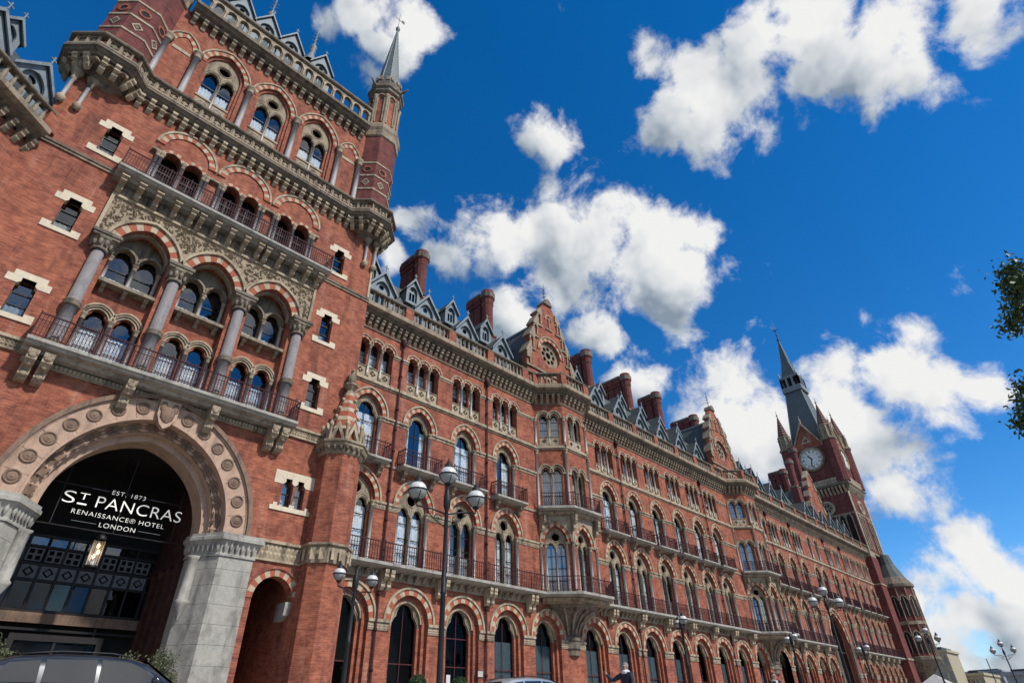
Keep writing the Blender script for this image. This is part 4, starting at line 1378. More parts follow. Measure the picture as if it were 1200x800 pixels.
# stone piers carrying the arch
for sx in (-1, 1):
    pth = [(TC - 3.0, 28.9), (TC - 3.0, 28.2), (TC - 3.78, 27.06), (TC - 5.28, 27.06), (TC - 5.28, 27.24)]
    if sx > 0:
        pth = [(2 * TC - p[0], p[1]) for p in pth]
    else:
        pth = pth[::-1]
    zc = [-.15, .75, 1.5, 2.25, 3.0, 3.75, 4.5, 5.25, 5.9, 6.42]
    po = obj('pier', MB().sweep(pth, [(-.02, -.15), (-.02, 6.42), (-.5, 6.42), (-.5, -.15)], 'limestone_grey'), tower)
    for z in zc[:-1]:
        i = zc.index(z)
        h = zc[i + 1] - z
        cm = MB().sweep(pth, [(.0, z + .006), (.0, z + h - .006), (-.3, z + h - .006), (-.3, z + .006)], 'limestone_grey')
        obj('ashlar_course', cm, po)
    cap = MB().sweep(pth, [(.02, 6.42), (.06, 6.42), (.06, 6.5), (.03, 6.55), (.06, 6.85), (.20, 7.05), (.26, 7.08), (.26, 7.22), (.20, 7.26), (.20, 7.38), (-.3, 7.40)], 'limestone_grey')
    for (a, b_) in zip(pth[:-1], pth[1:]):
        A, B = Vector(a), Vector(b_)
        d = B - A
        n = int(d.length / .22)
        nr = Vector((d.y, -d.x)).normalized()
        for q in range(n):
            pp = A + d * ((q + .5) / n) + nr * .10
            cap.lathe([(.02, 6.6), (.07, 6.72), (.085, 6.85), (.05, 6.95), (.09, 7.0), (.05, 7.05)], pp.x, pp.y, 'limestone_grey', 5)
    obj('capital', cap, po)
    # corbelled half-shaft on the reveal side
    hs_ = MB()
    xx = TC + sx * 3.05
    hs_.lathe([(.04, 3.9), (.12, 4.2), (.26, 4.5), (.30, 4.62), (.22, 4.7), (.22, 6.3), (.3, 6.42)], xx, 27.95, 'limestone_grey', 10)
    obj('half_shaft', hs_, po)

# side arch with its dark passage
sa = MB()
sa.vous(12.36, 4.95, .95, 1.0, 0, .32, YT - .03, YT + .5, RC, 15)
sa.arc(12.36, 4.95, .95, 1.0, .32, .40, YT - .10, YT + .02, 'brick', 14)
sa.xprism([(YT + .5, 4.95), (YT + .05, 4.95), (YT + .05, 4.82), (YT + .2, 4.5), (YT + .5, 4.35)], 11.0, 11.42, 'limestone_grey')
sa.xprism([(YT + .9, 4.95), (YT + .05, 4.95), (YT + .05, 4.78), (YT + .12, 4.4), (YT + .5, 4.2), (YT + .9, 4.2)], 13.05, 13.34, 'limestone_grey')
sa.box(13.30, 13.45, YT + .56, 33, -.1, 6.2, 'brick')
sa.box(11.2, 11.42, YT + .56, 33, -.1, 6.2, 'brick')
sa.box(11.42, 13.3, 32.8, 33, -.1, 6.2, 'interior')
sa.box(11.2, 13.45, YT + .56, 33, 6.2, 6.4, 'interior')
obj('side_arch', sa, tower)

# porch behind the great arch: box lined in brick coloured dark for its shade, with a glazed screen at the back
pb = MB()
pb.box(2.2, 2.75, 28.95, 33.4, -.1, 11.2, 'brick_shaded')
pb.box(8.85, 9.4, 28.95, 33.4, -.1, 11.2, 'brick_shaded')
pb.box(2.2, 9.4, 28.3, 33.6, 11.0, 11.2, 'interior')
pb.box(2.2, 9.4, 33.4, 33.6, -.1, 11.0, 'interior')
for (x, sx) in ((2.75, 1), (8.85, -1)):
    for y in (29.6, 30.6, 31.6, 32.6):
        pb.lathe([(.12, -.1), (.1, .2), (.1, 5.8), (.2, 6.2), (.2, 6.4)], x, y, 'brick_shaded', 8)
    pb.box(min(x, x + sx * .14), max(x, x + sx * .14), 29.0, 33.4, 6.4, 6.6, 'brick_shaded')
porch = obj('porch', pb, tower)
scn = MB()
for z in (3.75, 4.45, 5.62, 6.28, 7.0, 7.45):
    scn.box(2.76, 8.84, 33.0, 33.14, z, z + .09, 'frame_dark')
scn.box(2.76, 8.84, 32.96, 33.13, 4.03, 4.43, 'sandstone_dark')
for q in range(9):
    x = 2.9 + q * .72
    scn.box(x - .045, x + .045, 33.02, 33.12, -.1 if q in (1, 6) else 4.45, 7.45 if q % 2 else 6.3, 'frame_dark')
scr = obj('entrance_screen', scn, porch)
for q in range(8):
    x0, x1 = 2.96 + q * .72, 2.96 + q * .72 + .6
    pn = MB()
    cx = (x0 + x1) / 2
    pn.plate(rect(x0, x1, 5.73, 6.26), [[(cx - .22, 5.995), (cx, 6.2), (cx + .22, 5.995), (cx, 5.79)]], 33.03, 33.08, 'interior_panel')
    pn.prism([(cx - .13, 5.995), (cx, 6.12), (cx + .13, 5.995), (cx, 5.87)], 33.02, 33.07, 'interior_panel')
    obj('carved_panel', pn, scr)
    pn = MB()
    pn.plate(rect(x0, x1, 6.42, 6.96), [rect(cx + sx * .14 - .09, cx + sx * .14 + .09, 6.69 + sz * .13 - .09, 6.69 + sz * .13 + .09) for sx in (-1, 1) for sz in (-1, 1)], 33.03, 33.08, 'interior_panel')
    obj('carved_panel', pn, scr)
    obj('pane', pane_mb(x0, x1, 4.56, 5.6, 33.06, 'glass_mid'), scr)
    obj('pane', pane_mb(x0, x1, 7.1, 7.42, 33.06), scr)
dr = MB()
dr.box(4.2, 7.6, 32.7, 32.86, 3.35, 3.6, 'frame_dark')
dr.box(4.2, 4.42, 32.7, 32.86, -.1, 3.35, 'frame_dark')
dr.box(7.38, 7.6, 32.7, 32.86, -.1, 3.35, 'frame_dark')
dr.box(5.8, 5.9, 32.74, 32.84, -.1, 3.35, 'frame_dark')
obj('entrance_door', dr, porch)
obj('pane', pane_mb(4.42, 7.38, 0, 3.35, 32.8, 'glass_dim'), porch)

# impost band of the tower and round the buttress
def tband(name, x0, x1, z0, z1, rel, out=.06):
    m_ = MB()
    m_.box(x0, x1, YT - out, YT + .02, z0, z1, 'stone')
    m_.box(x0, x1, YT - out - .10, YT + .02, z1, z1 + .13, 'stone_pale')
    m_.box(x0, x1, YT - out - .05, YT + .02, z0 - .09, z0, 'stone_pale')
    relief(m_, x0, x1, z0 + .03, z1 - .03, YT - out, rel, 'stone_pale', .06)
    return obj(name, m_, tower)
tband('carved_band', 11.1, 13.62, 6.62, 7.32, .42)
tband('carved_band', TX0, 0.1, 12.78, 13.15, .3)
tband('carved_band', 11.5, 13.6, 12.78, 13.15, .3)
for (x0, x1) in ((TX0, 0.0), (11.6, TX1)):
    tb = MB()
    tb.box(x0, x1, YT - .14, YT + .02, 23.30, 23.42, 'stone_dark')
    tb.box(x0, x1, YT - .08, YT + .02, 23.16, 23.30, 'stone')
    obj('string_course', tb, tower)

# octagonal corner buttress with striped cone and perched figure
BX, BY, BR = 14.42, 26.84, 1.11
bt = MB()
bt.lathe([(BR, -.15), (BR, 12.15)], BX, BY, 'brick', 8, False, math.pi / 8)
but = obj('buttress', bt, tower)
bc = MB()
bc.lathe([(BR + .03, 6.55), (BR + .08, 6.55), (BR + .08, 7.32), (BR + .2, 7.36), (BR + .2, 7.46), (BR + .03, 7.5)], BX, BY, 'stone', 8, False, math.pi / 8)
obj('carved_ring', bc, but)
bc = MB()
bc.lathe([(BR + .02, 12.0), (BR + .1, 12.1), (BR + .16, 12.3), (BR + .3, 12.42), (BR + .3, 12.56), (BR + .38, 12.6), (BR + .38, 12.72), (BR * .8, 12.8)], BX, BY, 'stone', 8, False, math.pi / 8)
for k in range(24):
    a = 2 * math.pi * k / 24
    bc.lathe([(.03, 12.15), (.1, 12.25), (.1, 12.38), (.04, 12.42)], BX + math.cos(a) * (BR + .16), BY + math.sin(a) * (BR + .16), 'stone_dark', 5)
for k in range(8):
    a = math.pi / 8 + (k + .5) * math.pi / 4
    M = T(BX, BY, 0, a + math.pi / 2)
    t_ = MB()
    for q in (-.21, .21):
        bq = MB()
        bq.add([(q - .13, -(BR + .11), 6.68), (q + .13, -(BR + .12), 6.68), (q + .13, -(BR + .12), 7.22), (q - .13, -(BR + .12), 7.22), (q, -(BR + .06), 6.95)], [(0, 1, 4), (1, 2, 4), (2, 3, 4), (3, 0, 4)], 'stone_pale')
        obj('carved_square', bq, but, M)
    # gablets: open triangle frames
    y = -(BR * .98)
    t_.plate([(-.44, 12.76), (0, 13.92), (.44, 12.76)], [[(-.24, 12.86), (0, 13.5), (.24, 12.86)]], y, y + .2, 'stone_pale')
    obj('gablet', t_, but, M)
    t_ = MB()
    t_.lathe([(.09, 12.76), (.09, 13.6), (.13, 13.66), (.13, 13.75), (.02, 13.95)], .46, y + .05, 'stone_pale', 6)
    obj('gablet_post', t_, but, M)
obj('moulding', bc, but)
cn_ = MB()
zs = [12.8, 13.55, 13.75, 14.15, 14.40, 14.75, 15.0, 15.3, 15.5, 15.85, 16.05]
ms = ['voussoir_red' if i % 2 == 0 else 'voussoir_cream' for i in range(len(zs))]
pf = []
mt_ = []
for i, z in enumerate(zs):
    r_ = .98 - (.98 - .27) * (i / (len(zs) - 1)) ** .85
    pf.append((r_, z))
    mt_.append(ms[i])
cn_.lathe(pf, BX, BY, 'brick', 8, False, math.pi / 8, mt_)
for k in range(4):
    for (z, r_) in ((14.2, .84), (14.8, .66), (15.4, .48)):
        a = math.pi / 8 + k * math.pi / 2
        cn_.lathe([(.05, z), (.11, z + .08), (.09, z + .18), (.02, z + .22)], BX + math.cos(a) * r_, BY + math.sin(a) * r_, 'stone_pale', 6)
obj('striped_cone', cn_, but)
fg = MB()
fg.lathe([(.27, 16.05), (.25, 16.12), (.2, 16.25), (.36, 16.5), (.42, 16.55), (.42, 16.65), (.25, 16.68)], BX, BY, 'stone', 8, False, math.pi / 8)
fg.lathe([(.16, 16.66), (.22, 16.8), (.24, 17.05), (.17, 17.3), (.11, 17.42), (.14, 17.55), (.12, 17.68), (.02, 17.74)], BX, BY, 'stone', 10, True, 0, None, .8, 1.1)
for sx in (-1, 1):
    fg.lathe([(.03, 16.75), (.08, 16.95), (.10, 17.15), (.05, 17.35)], BX + sx * .17, BY + .03, 'stone_dark', 6, True, 0, None, .6, 1.6)
fg.lathe([(.01, 17.50), (.05, 17.55), (.04, 17.6), (.01, 17.62)], BX - .05, BY - .14, 'stone_dark', 5)
obj('figure', fg, but, label='small carved beast perched on the cone')

# small shouldered windows
def small_window(x, z0, z1, hw=.36, twin=False):
    m_ = MB()
    m_.plate([(x - hw - .42, z1 - .30), (x - hw - .42, z1 + .05), (x - hw - .22, z1 + .05), (x - hw - .22, z1 + .3), (x + hw + .22, z1 + .3), (x + hw + .22, z1 + .05), (x + hw + .42, z1 + .05), (x + hw + .42, z1 - .30), (x + hw, z1 - .3), (x + hw - .11, z1 - .2), (x + hw - .11, z1 - .0), (x - hw + .11, z1 - .0), (x - hw + .11, z1 - .2), (x - hw, z1 - .3)], [], YT - .025, YT + .3, 'stone_clean')
    o = obj('small_window', m_, tower)
    m_ = MB()
    m_.box(x - hw - .38, x + hw + .38, YT - .06, YT + .3, z0 - .22, z0, 'stone_clean')
    for sx in (-1, 1):
        m_.box(x + sx * (hw + .2) - .18, x + sx * (hw + .2) + .18, YT - .04, YT + .02, z0 + .0, z0 + .17, 'stone_clean')
    obj('sill', m_, o)
    f_ = MB()
    sash(f_, x - hw, x + hw, z0, z1, YT + .34, 'frame_dark', 1, 3, .045)
    obj('sash', f_, o)
    obj('pane', pane_mb(x - hw, x + hw, z0, z1, YT + .37), o)
    obj('curtain', curtain_mb(x - hw, x + hw, z0, z0 + (z1 - z0) * .4, YT + .7, 'blind'), o)
for s_ in SMALL:
    small_window(*s_)
m_ = MB()
m_.plate([(11.3, 10.2), (11.3, 10.86), (13.46, 10.86), (13.46, 10.2), (12.98, 10.2), (12.86, 10.32), (12.86, 10.5), (12.54, 10.5), (12.54, 10.32), (12.42, 10.22), (12.34, 10.22), (12.22, 10.32), (12.22, 10.5), (11.9, 10.5), (11.9, 10.32), (11.78, 10.2)], [], YT - .025, YT + .3, 'stone_clean')
m_.box(11.3, 13.46, YT - .06, YT + .3, 8.88, 9.1, 'stone_clean')
for x in (11.56, 12.38, 13.2):
    m_.box(x - .1, x + .1, YT - .04, YT + .02, 9.1, 9.24, 'stone_clean')
o = obj('twin_window', m_, tower)
for x in (12.06, 12.70):
    f_ = MB()
    sash(f_, x - .27, x + .27, 9.1, 10.5, YT + .30, 'frame_dark', 1, 2, .045)
    obj('sash', f_, o)
    obj('pane', pane_mb(x - .27, x + .27, 9.1, 10.5, YT + .33), o)
    obj('curtain', curtain_mb(x - .27, x + .27, 9.1, 10.4, YT + .6, 'curtain'), o)

# row A: three striped arches on giant granite columns
panel = MB()
_r = (1.2 ** 2 + 1.55 ** 2) / 2.4
def arch_top(x):
    z = 19.42
    for c in AX:
        q = (_r + .53) ** 2 - (abs(x - c) + _r - 1.2) ** 2
        if q > 0:
            z = max(z, 19.4 + math.sqrt(q))
    return z
_n = 150
panel.plate([(.36, 22.1), (11.24, 22.1)] + [(11.24 - 10.88 * i / _n, arch_top(11.24 - 10.88 * i / _n)) for i in range(_n + 1)], [], YT - .05, YT + .02, 'stone_carved', True)
for (x0, x1, z0, z1) in ((.30, .44, 19.5, 22.14), (11.16, 11.30, 19.5, 22.14), (.44, 11.16, 22.0, 22.14)):
    panel.box(x0, x1, YT - .16, YT + .02, z0, z1, 'stone_pale')
pan = obj('spandrel_panel', panel, tower)
rc = random.Random(3)
fo = MB()
cnt = 0
while cnt < 520:
    x, z = rc.uniform(.5, 11.1), rc.uniform(19.7, 21.95)
    ok = True
    for c in AX:
        if abs(x - c) < 1.9:
            r = (1.44 + 1.55 ** 2) / 2.4 + .66
            cc = r - .66 - 1.2
            if (abs(x - c) + cc) ** 2 + (z - 19.4) ** 2 < r * r:
                ok = False
    if not ok:
        continue
    cnt += 1
    a, s_ = rc.uniform(0, 6.28), rc.uniform(.06, .13)
    dx, dz = math.cos(a), math.sin(a)
    y = YT - .05
    fo.add([(x - dx * s_, y, z - dz * s_), (x - dz * s_ * .55, y, z + dx * s_ * .55), (x + dx * s_ * 1.4, y, z + dz * s_ * 1.4), (x + dz * s_ * .55, y, z - dx * s_ * .55), (x, y - s_ * rc.uniform(.7, 1.2), z)], [(0, 1, 4), (1, 2, 4), (2, 3, 4), (3, 0, 4)], 'stone_carved' if rc.random() < .6 else 'stone_pale')
obj('foliage_carving', fo, pan, kind='stuff')
for x in AX:
    am = MB()
    am.arc(x, 19.4, 1.2, 1.55, .42, .55, YT - .16, YT + .02, 'stone_pale', 24)
    ao = obj('striped_arch', am, tower)
    obj('inner_order', MB().arc(x, 19.4, 1.198, 1.55, -.12, 0, YT + .3, YT + .56, 'stone', 20), ao)
    for k in range(15):
        vm = MB()
        yy = YT - .04 - random.random() * .012
        u0, u1 = k / 15 + .001, (k + 1) / 15 - .001
        lp = [arch_pt(1.2, 19.4, 1.55, u0 + (u1 - u0) * q / 2, .002) for q in range(3)] + [arch_pt(1.2, 19.4, 1.55, u1 + (u0 - u1) * q / 2, .42) for q in range(3)]
        vm.plate([(x + p[0], p[1]) for p in lp], [], yy, YT + .5, RC[k % 2])
        obj('voussoir', vm, ao)
for x in (.88, 4.16, 7.44, 10.72):
    cm = MB()
    y = YT - .16
    cm.lathe([(.46, 13.1), (.46, 13.35), (.40, 13.42), (.36, 13.5), (.28, 13.56), (.265, 15.3), (.33, 15.32), (.36, 15.4), (.30, 15.48), (.36, 15.54), (.33, 15.62), (.26, 15.66), (.25, 18.55)], x, y, 'granite_dark', 16, True, 0, ['stone'] * 4 + ['granite_dark'] + ['stone_dark'] * 6 + ['granite_dark', 'granite_dark'])
    co = obj('giant_column', cm, tower)
    cp = MB()
    cp.lathe([(.30, 18.5), (.36, 18.54), (.36, 18.62), (.30, 18.66), (.36, 18.85), (.48, 19.05), (.54, 19.1)], x, y, 'stone_mid', 12)
    for k in range(10):
        a = 2 * math.pi * k / 10
        cp.lathe([(.03, 18.68), (.09, 18.8), (.10, 18.95), (.06, 19.05), (.10, 19.1), (.04, 19.14)], x + math.cos(a) * .40, y + math.sin(a) * .40, 'stone_mid', 5)
    cp.box(x - .54, x + .54, y - .5, YT + .05, 19.12, 19.24, 'stone_mid')
    cp.box(x - .60, x + .60, y - .56, YT + .05, 19.24, 19.40, 'stone_dark')
    obj('capital', cp, co)
for x in AX:
    y = YT + .55
    yu = YT + 1.0
    lows = [light(x + q, .41, 13.2, 15.55) for q in (-.57, .57)]
    ups = [light(x + q, .49, 17.55, 19.35) for q in (-.58, .58)]
    back = MB()
    back.plate(rect(x - 1.25, x + 1.25, 13.1, 17.3), lows, y - .02, y + .2, 'brick', False)
    bo = obj('recess_wall', back, tower)
    up = MB()
    up.plate(opening(x, 1.2, 17.3, 19.4, 1.55, .05), ups, yu, yu + .2, 'stone_mid', False)
    uo = obj('loggia_wall', up, tower)
    lg = MB()
    lg.arc(x, 19.4, 1.2, 1.55, .0, .2, YT + .551, yu + .1, 'brick', 20)
    lg.box(x - 1.4, x - 1.2, YT + .551, yu + .1, 17.3, 19.4, 'brick')
    lg.box(x + 1.2, x + 1.4, YT + .551, yu + .1, 17.3, 19.4, 'brick')
    obj('loggia_reveal', lg, uo)
    for q in (-.57, .57):
        hm = MB()
        hm.arc(x + q, 15.58, .41, .48, .02, .10, y - .10, y, 'stone_pale', 12)
        hm.arc(x + q, 15.58, .41, .48, .12, .20, y - .16, y, 'stone', 12)
        hm.arc(x + q, 15.58, .41, .48,   .22, .30, y - .20, y, 'stone_pale', 12)
        obj('hood', hm, bo)
        f_ = MB()
        sash(f_, x + q - .43, x + q + .43, 13.2, 16.15, y + .25, 'frame_dark', 1, 3, .04)
        obj('sash', f_, bo)
        obj('pane', pane_mb(x + q - .43, x + q + .43, 13.2, 16.15, y + .28), bo)
        obj('curtain', curtain_mb(x + q - .43, x + q + .43, 13.2, 15.1, y + .45, 'curtain'), bo)
    for q in (-1.07, 0, 1.07):
        obj('colonnette', shaft_mesh(.085, 13.12, 15.62, .34, .25, 'granite'), bo, T(x + q, y - .16))
        obj('colonnette', shaft_mesh(.085, 17.5, 19.2, .3, .2, 'granite'), uo, T(x + q, yu - .22))
    sm_ = MB()
    sm_.box(x - 1.19, x + 1.19, YT + .02, yu, 17.28, 17.42, 'stone_mid')
    sm_.box(x - 1.19, x + 1.19, YT + .10, yu, 17.42, 17.5, 'stone')
    for q in (-.95, -.05, .85):
        console(sm_, x + q + .05, .18, y, .4, 17.28, .36, 'stone')
    obj('sill', sm_, uo)
    um = MB()
    for q in (-.58, .58):
        um.arc(x + q, 19.35, .49, .60, .0, .09, yu - .24, yu, 'stone_mid', 12)
        um.arc(x + q, 19.35, .49, .60, .09, .18, yu - .12, yu, 'stone', 12)
    obj('tracery', um, uo)
    for q in (-.58, .58):
        f_ = MB()
        sash(f_, x + q - .52, x + q + .52, 17.5, 20.1, yu + .25, 'frame_dark', 1, 2, .04)
        obj('sash', f_, uo)
        obj('pane', pane_mb(x + q - .52, x + q + .52, 17.5, 20.1, yu + .28), uo)
        obj('curtain', curtain_mb(x + q - .52, x + q + .52, 17.5, 18.4, yu + .45, 'curtain'), uo)

# balconies of the tower
def tower_balcony(z, x0, x1, out):
    m_ = MB()
    m_.xprism([(YT + .02, z - .42), (YT - out * .45, z - .40), (YT - out * .55, z - .3), (YT - out * .86, z - .26), (YT - out * .9, z - .18), (YT - out, z - .14), (YT - out, z), (YT + .02, z)], x0, x1, 'limestone_grey')
    o = obj('balcony', m_, tower)
    r_ = MB()
    railing(r_, [(x0 + .06, YT - .02), (x0 + .06, YT - out + .08), (x1 - .06, YT - out + .08), (x1 - .06, YT - .02)], z, 1.12, .125)
    obj('railing', r_, o)
    return o
b1 = tower_balcony(13.1, .05, 11.45, 1.05)
for x in (.48, 1.0, 4.0, 7.55, 10.5, 11.02):
    m_ = MB()
    console(m_, x, .36, YT - .01, .85, 12.68, 1.15, 'stone_carved')
    for q in range(3):
        m_.lathe([(.02, 0), (.12, .05), (.15, .14), (.08, .24), (.02, .27)], x, YT - (.80, .62, .40)[q], 'stone_carved', 8, True, 0, None, 1.0, .6)
        m_.v[-40:] = [(v[0], v[1], v[2] + (12.30, 12.02, 11.66)[q]) for v in m_.v[-40:]]
    obj('console', m_, b1)
m_ = MB()
m_.box(.2, 11.3, YT - .12, YT + .02, 12.35, 12.62, 'stone')
for k in range(70):
    m_.box(.24 + k * .158, .24 + k * .158 + .08, YT - .17, YT - .119, 12.44, 12.60, 'stone_pale')
obj('dentil_band', m_, b1)
b2 = tower_balcony(23.3, 0.0, 11.6, 1.05)
m_ = MB()
m_.box(.3, 11.3, YT - .07, YT + .02, 22.14, 22.9, 'stone_dark')
relief(m_, .3, 11.3, 22.2, 22.75, YT - .07, .5, 'stone', .06)
obj('frieze', m_, b2)
con = MB()
console(con, 0, .26, 0, .72, 22.9, .78, 'stone_carved')
con.box(-.17, .17, -.78, 0, 22.82, 22.9, 'stone_pale')
con = con.mesh('console')
for x in (.45, 1.25, 2.05, 2.95, 3.75, 4.2, 5.0, 5.8, 6.6, 7.4, 7.85, 8.65, 9.55, 10.35, 11.1):
    obj('console', con, b2, T(x, YT - .06))

# row B: round striped arches over paired dark openings
for x in AX:
    m_ = MB()
    m_.arc(x, 26.75, 1.15, 1.2, .33, .45, YT - .13, YT + .02, 'stone_pale', 20)
    o = obj('arcade', m_, tower)
    v_ = MB()
    v_.vous(x, 26.75, 1.15, 1.2, 0, .33, YT - .07, YT + .02, RC, 17)
    obj('voussoir_ring', v_, o)
    for q in (-.58, .58):
        obj('voussoir_ring', MB().vous(x + q, 25.95, .46, .5, .002, .20, YT - .03, YT + .3, RC, 9), o)
    for q in (-1.28, -1.08, 0, 1.08, 1.28):
        obj('colonnette', shaft_mesh(.09 if q else .08, 23.3, 25.97, .34, .25, 'granite'), o, T(x + q, YT - .13))
    i_ = MB().box(x - 1.1, x + 1.1, YT + .9, YT + .95, 23.25, 26.6, 'interior')
    obj('inner_wall', i_, o)
    f_ = MB()
    for q in (-.58, .58):
        sash(f_, x + q - .46, x + q + .46, 23.3, 26.4, YT + .6, 'frame_dark', 2, 3, .04)
    obj('sash', f_, o)
for (a_, b_) in between([(x + q - .46, x + q + .46) for x in AX for q in (-.58, .58)], .9, 10.7):
    obj('impost', MB().box(a_ + .001, b_ - .001, YT - .24, YT + .02, 25.95, 26.08, 'stone'), tower)

# turrets, mid cornice with pierced parapet, top cornice with arcaded parapet
TUR = [(-2.25, 27.75), (14.0, 27.75)]
TR_ = 1.5
def path_around():
    cx, cy = TUR[0]
    a = TR_ * math.cos(math.pi / 8)
    s_ = TR_ * math.sin(math.pi / 8)
    left = [(cx - a, cy + s_), (cx - a, cy - s_), (cx - s_, cy - a), (cx + s_, cy - a)]
    k = (YT - .001) - (cy - a)
    left.append((cx + s_ + k, YT))
    cx2, cy2 = TUR[1]
    right = [(cx2 - s_ - k, YT), (cx2 - s_, cy2 - a), (cx2 + s_, cy2 - a), (cx2 + a, cy2 - s_), (cx2 + a, cy2 + s_)]
    return left + right
PA = path_around()
mc = MB()
mc.sweep(PA, [(-.02, 28.95), (.40, 28.95), (.44, 29.05), (.56, 29.1), (.60, 29.2), (.72, 29.25), (.72, 29.38), (.60, 29.5), (-.02, 29.55)], 'stone_dark')
midc = obj('cornice', mc, tower)
par = MB()
par.sweep(PA, [(.30, 29.5), (.66, 29.5), (.66, 29.62), (.30, 29.62)], 'stone')
par.sweep(PA, [(.28, 30.28), (.70, 30.28), (.74, 30.34), (.74, 30.44), (.62, 30.5), (.28, 30.5)], 'stone_dark')
paro = obj('parapet', par, tower)
pp = MB()
pp.plate(rect(-.30, .30, 29.62, 30.28), [rect(-.2, .2, 29.74, 30.16)], -.08, .02, 'stone', True)
pp.box(-.2, .2, .0, .02, 29.74, 30.16, 'stone_dark')
pp.prism(quatrefoil(0, 29.95, .16, 16), -.04, .0, 'stone')
pp.box(-.34, -.27, -.13, .1, 29.62, 30.28, 'stone')
pp = pp.mesh('pierced_panel')
cbs = MB()
cbs.xprism([(.02, 28.97), (-.50, 28.97), (-.52, 28.8), (-.42, 28.7), (-.42, 28.6), (-.24, 28.5), (-.24, 28.36), (-.08, 28.2), (.02, 28.16)], -.13, .13, 'stone_pale')
cbs.arc(.31, 28.62, .16, .17, 0, .1, -.30, .0, 'stone', 6)
cbs = cbs.mesh('corbel')
def along(path, off, step, fn, skip=()):
    for i in range(len(path) - 1):
        if i in skip:
            continue
        a, b_ = Vector(path[i]), Vector(path[i + 1])
        d = b_ - a
        ln = d.length
        d.normalize()
        nr = Vector((d.y, -d.x))
        n = max(1, int(round(ln / step)))
        for j in range(n):
            p = a + d * (ln * (j + .5) / n) + nr * off
            fn(p.x, p.y, math.atan2(d.y, d.x))
along(PA, 0.0, .56, lambda x, y, a: obj('corbel', cbs, midc, T(x, y, 0, a)))
along(PA, .48, .60, lambda x, y, a: obj('pierced_panel', pp, paro, T(x, y, 0, a)))

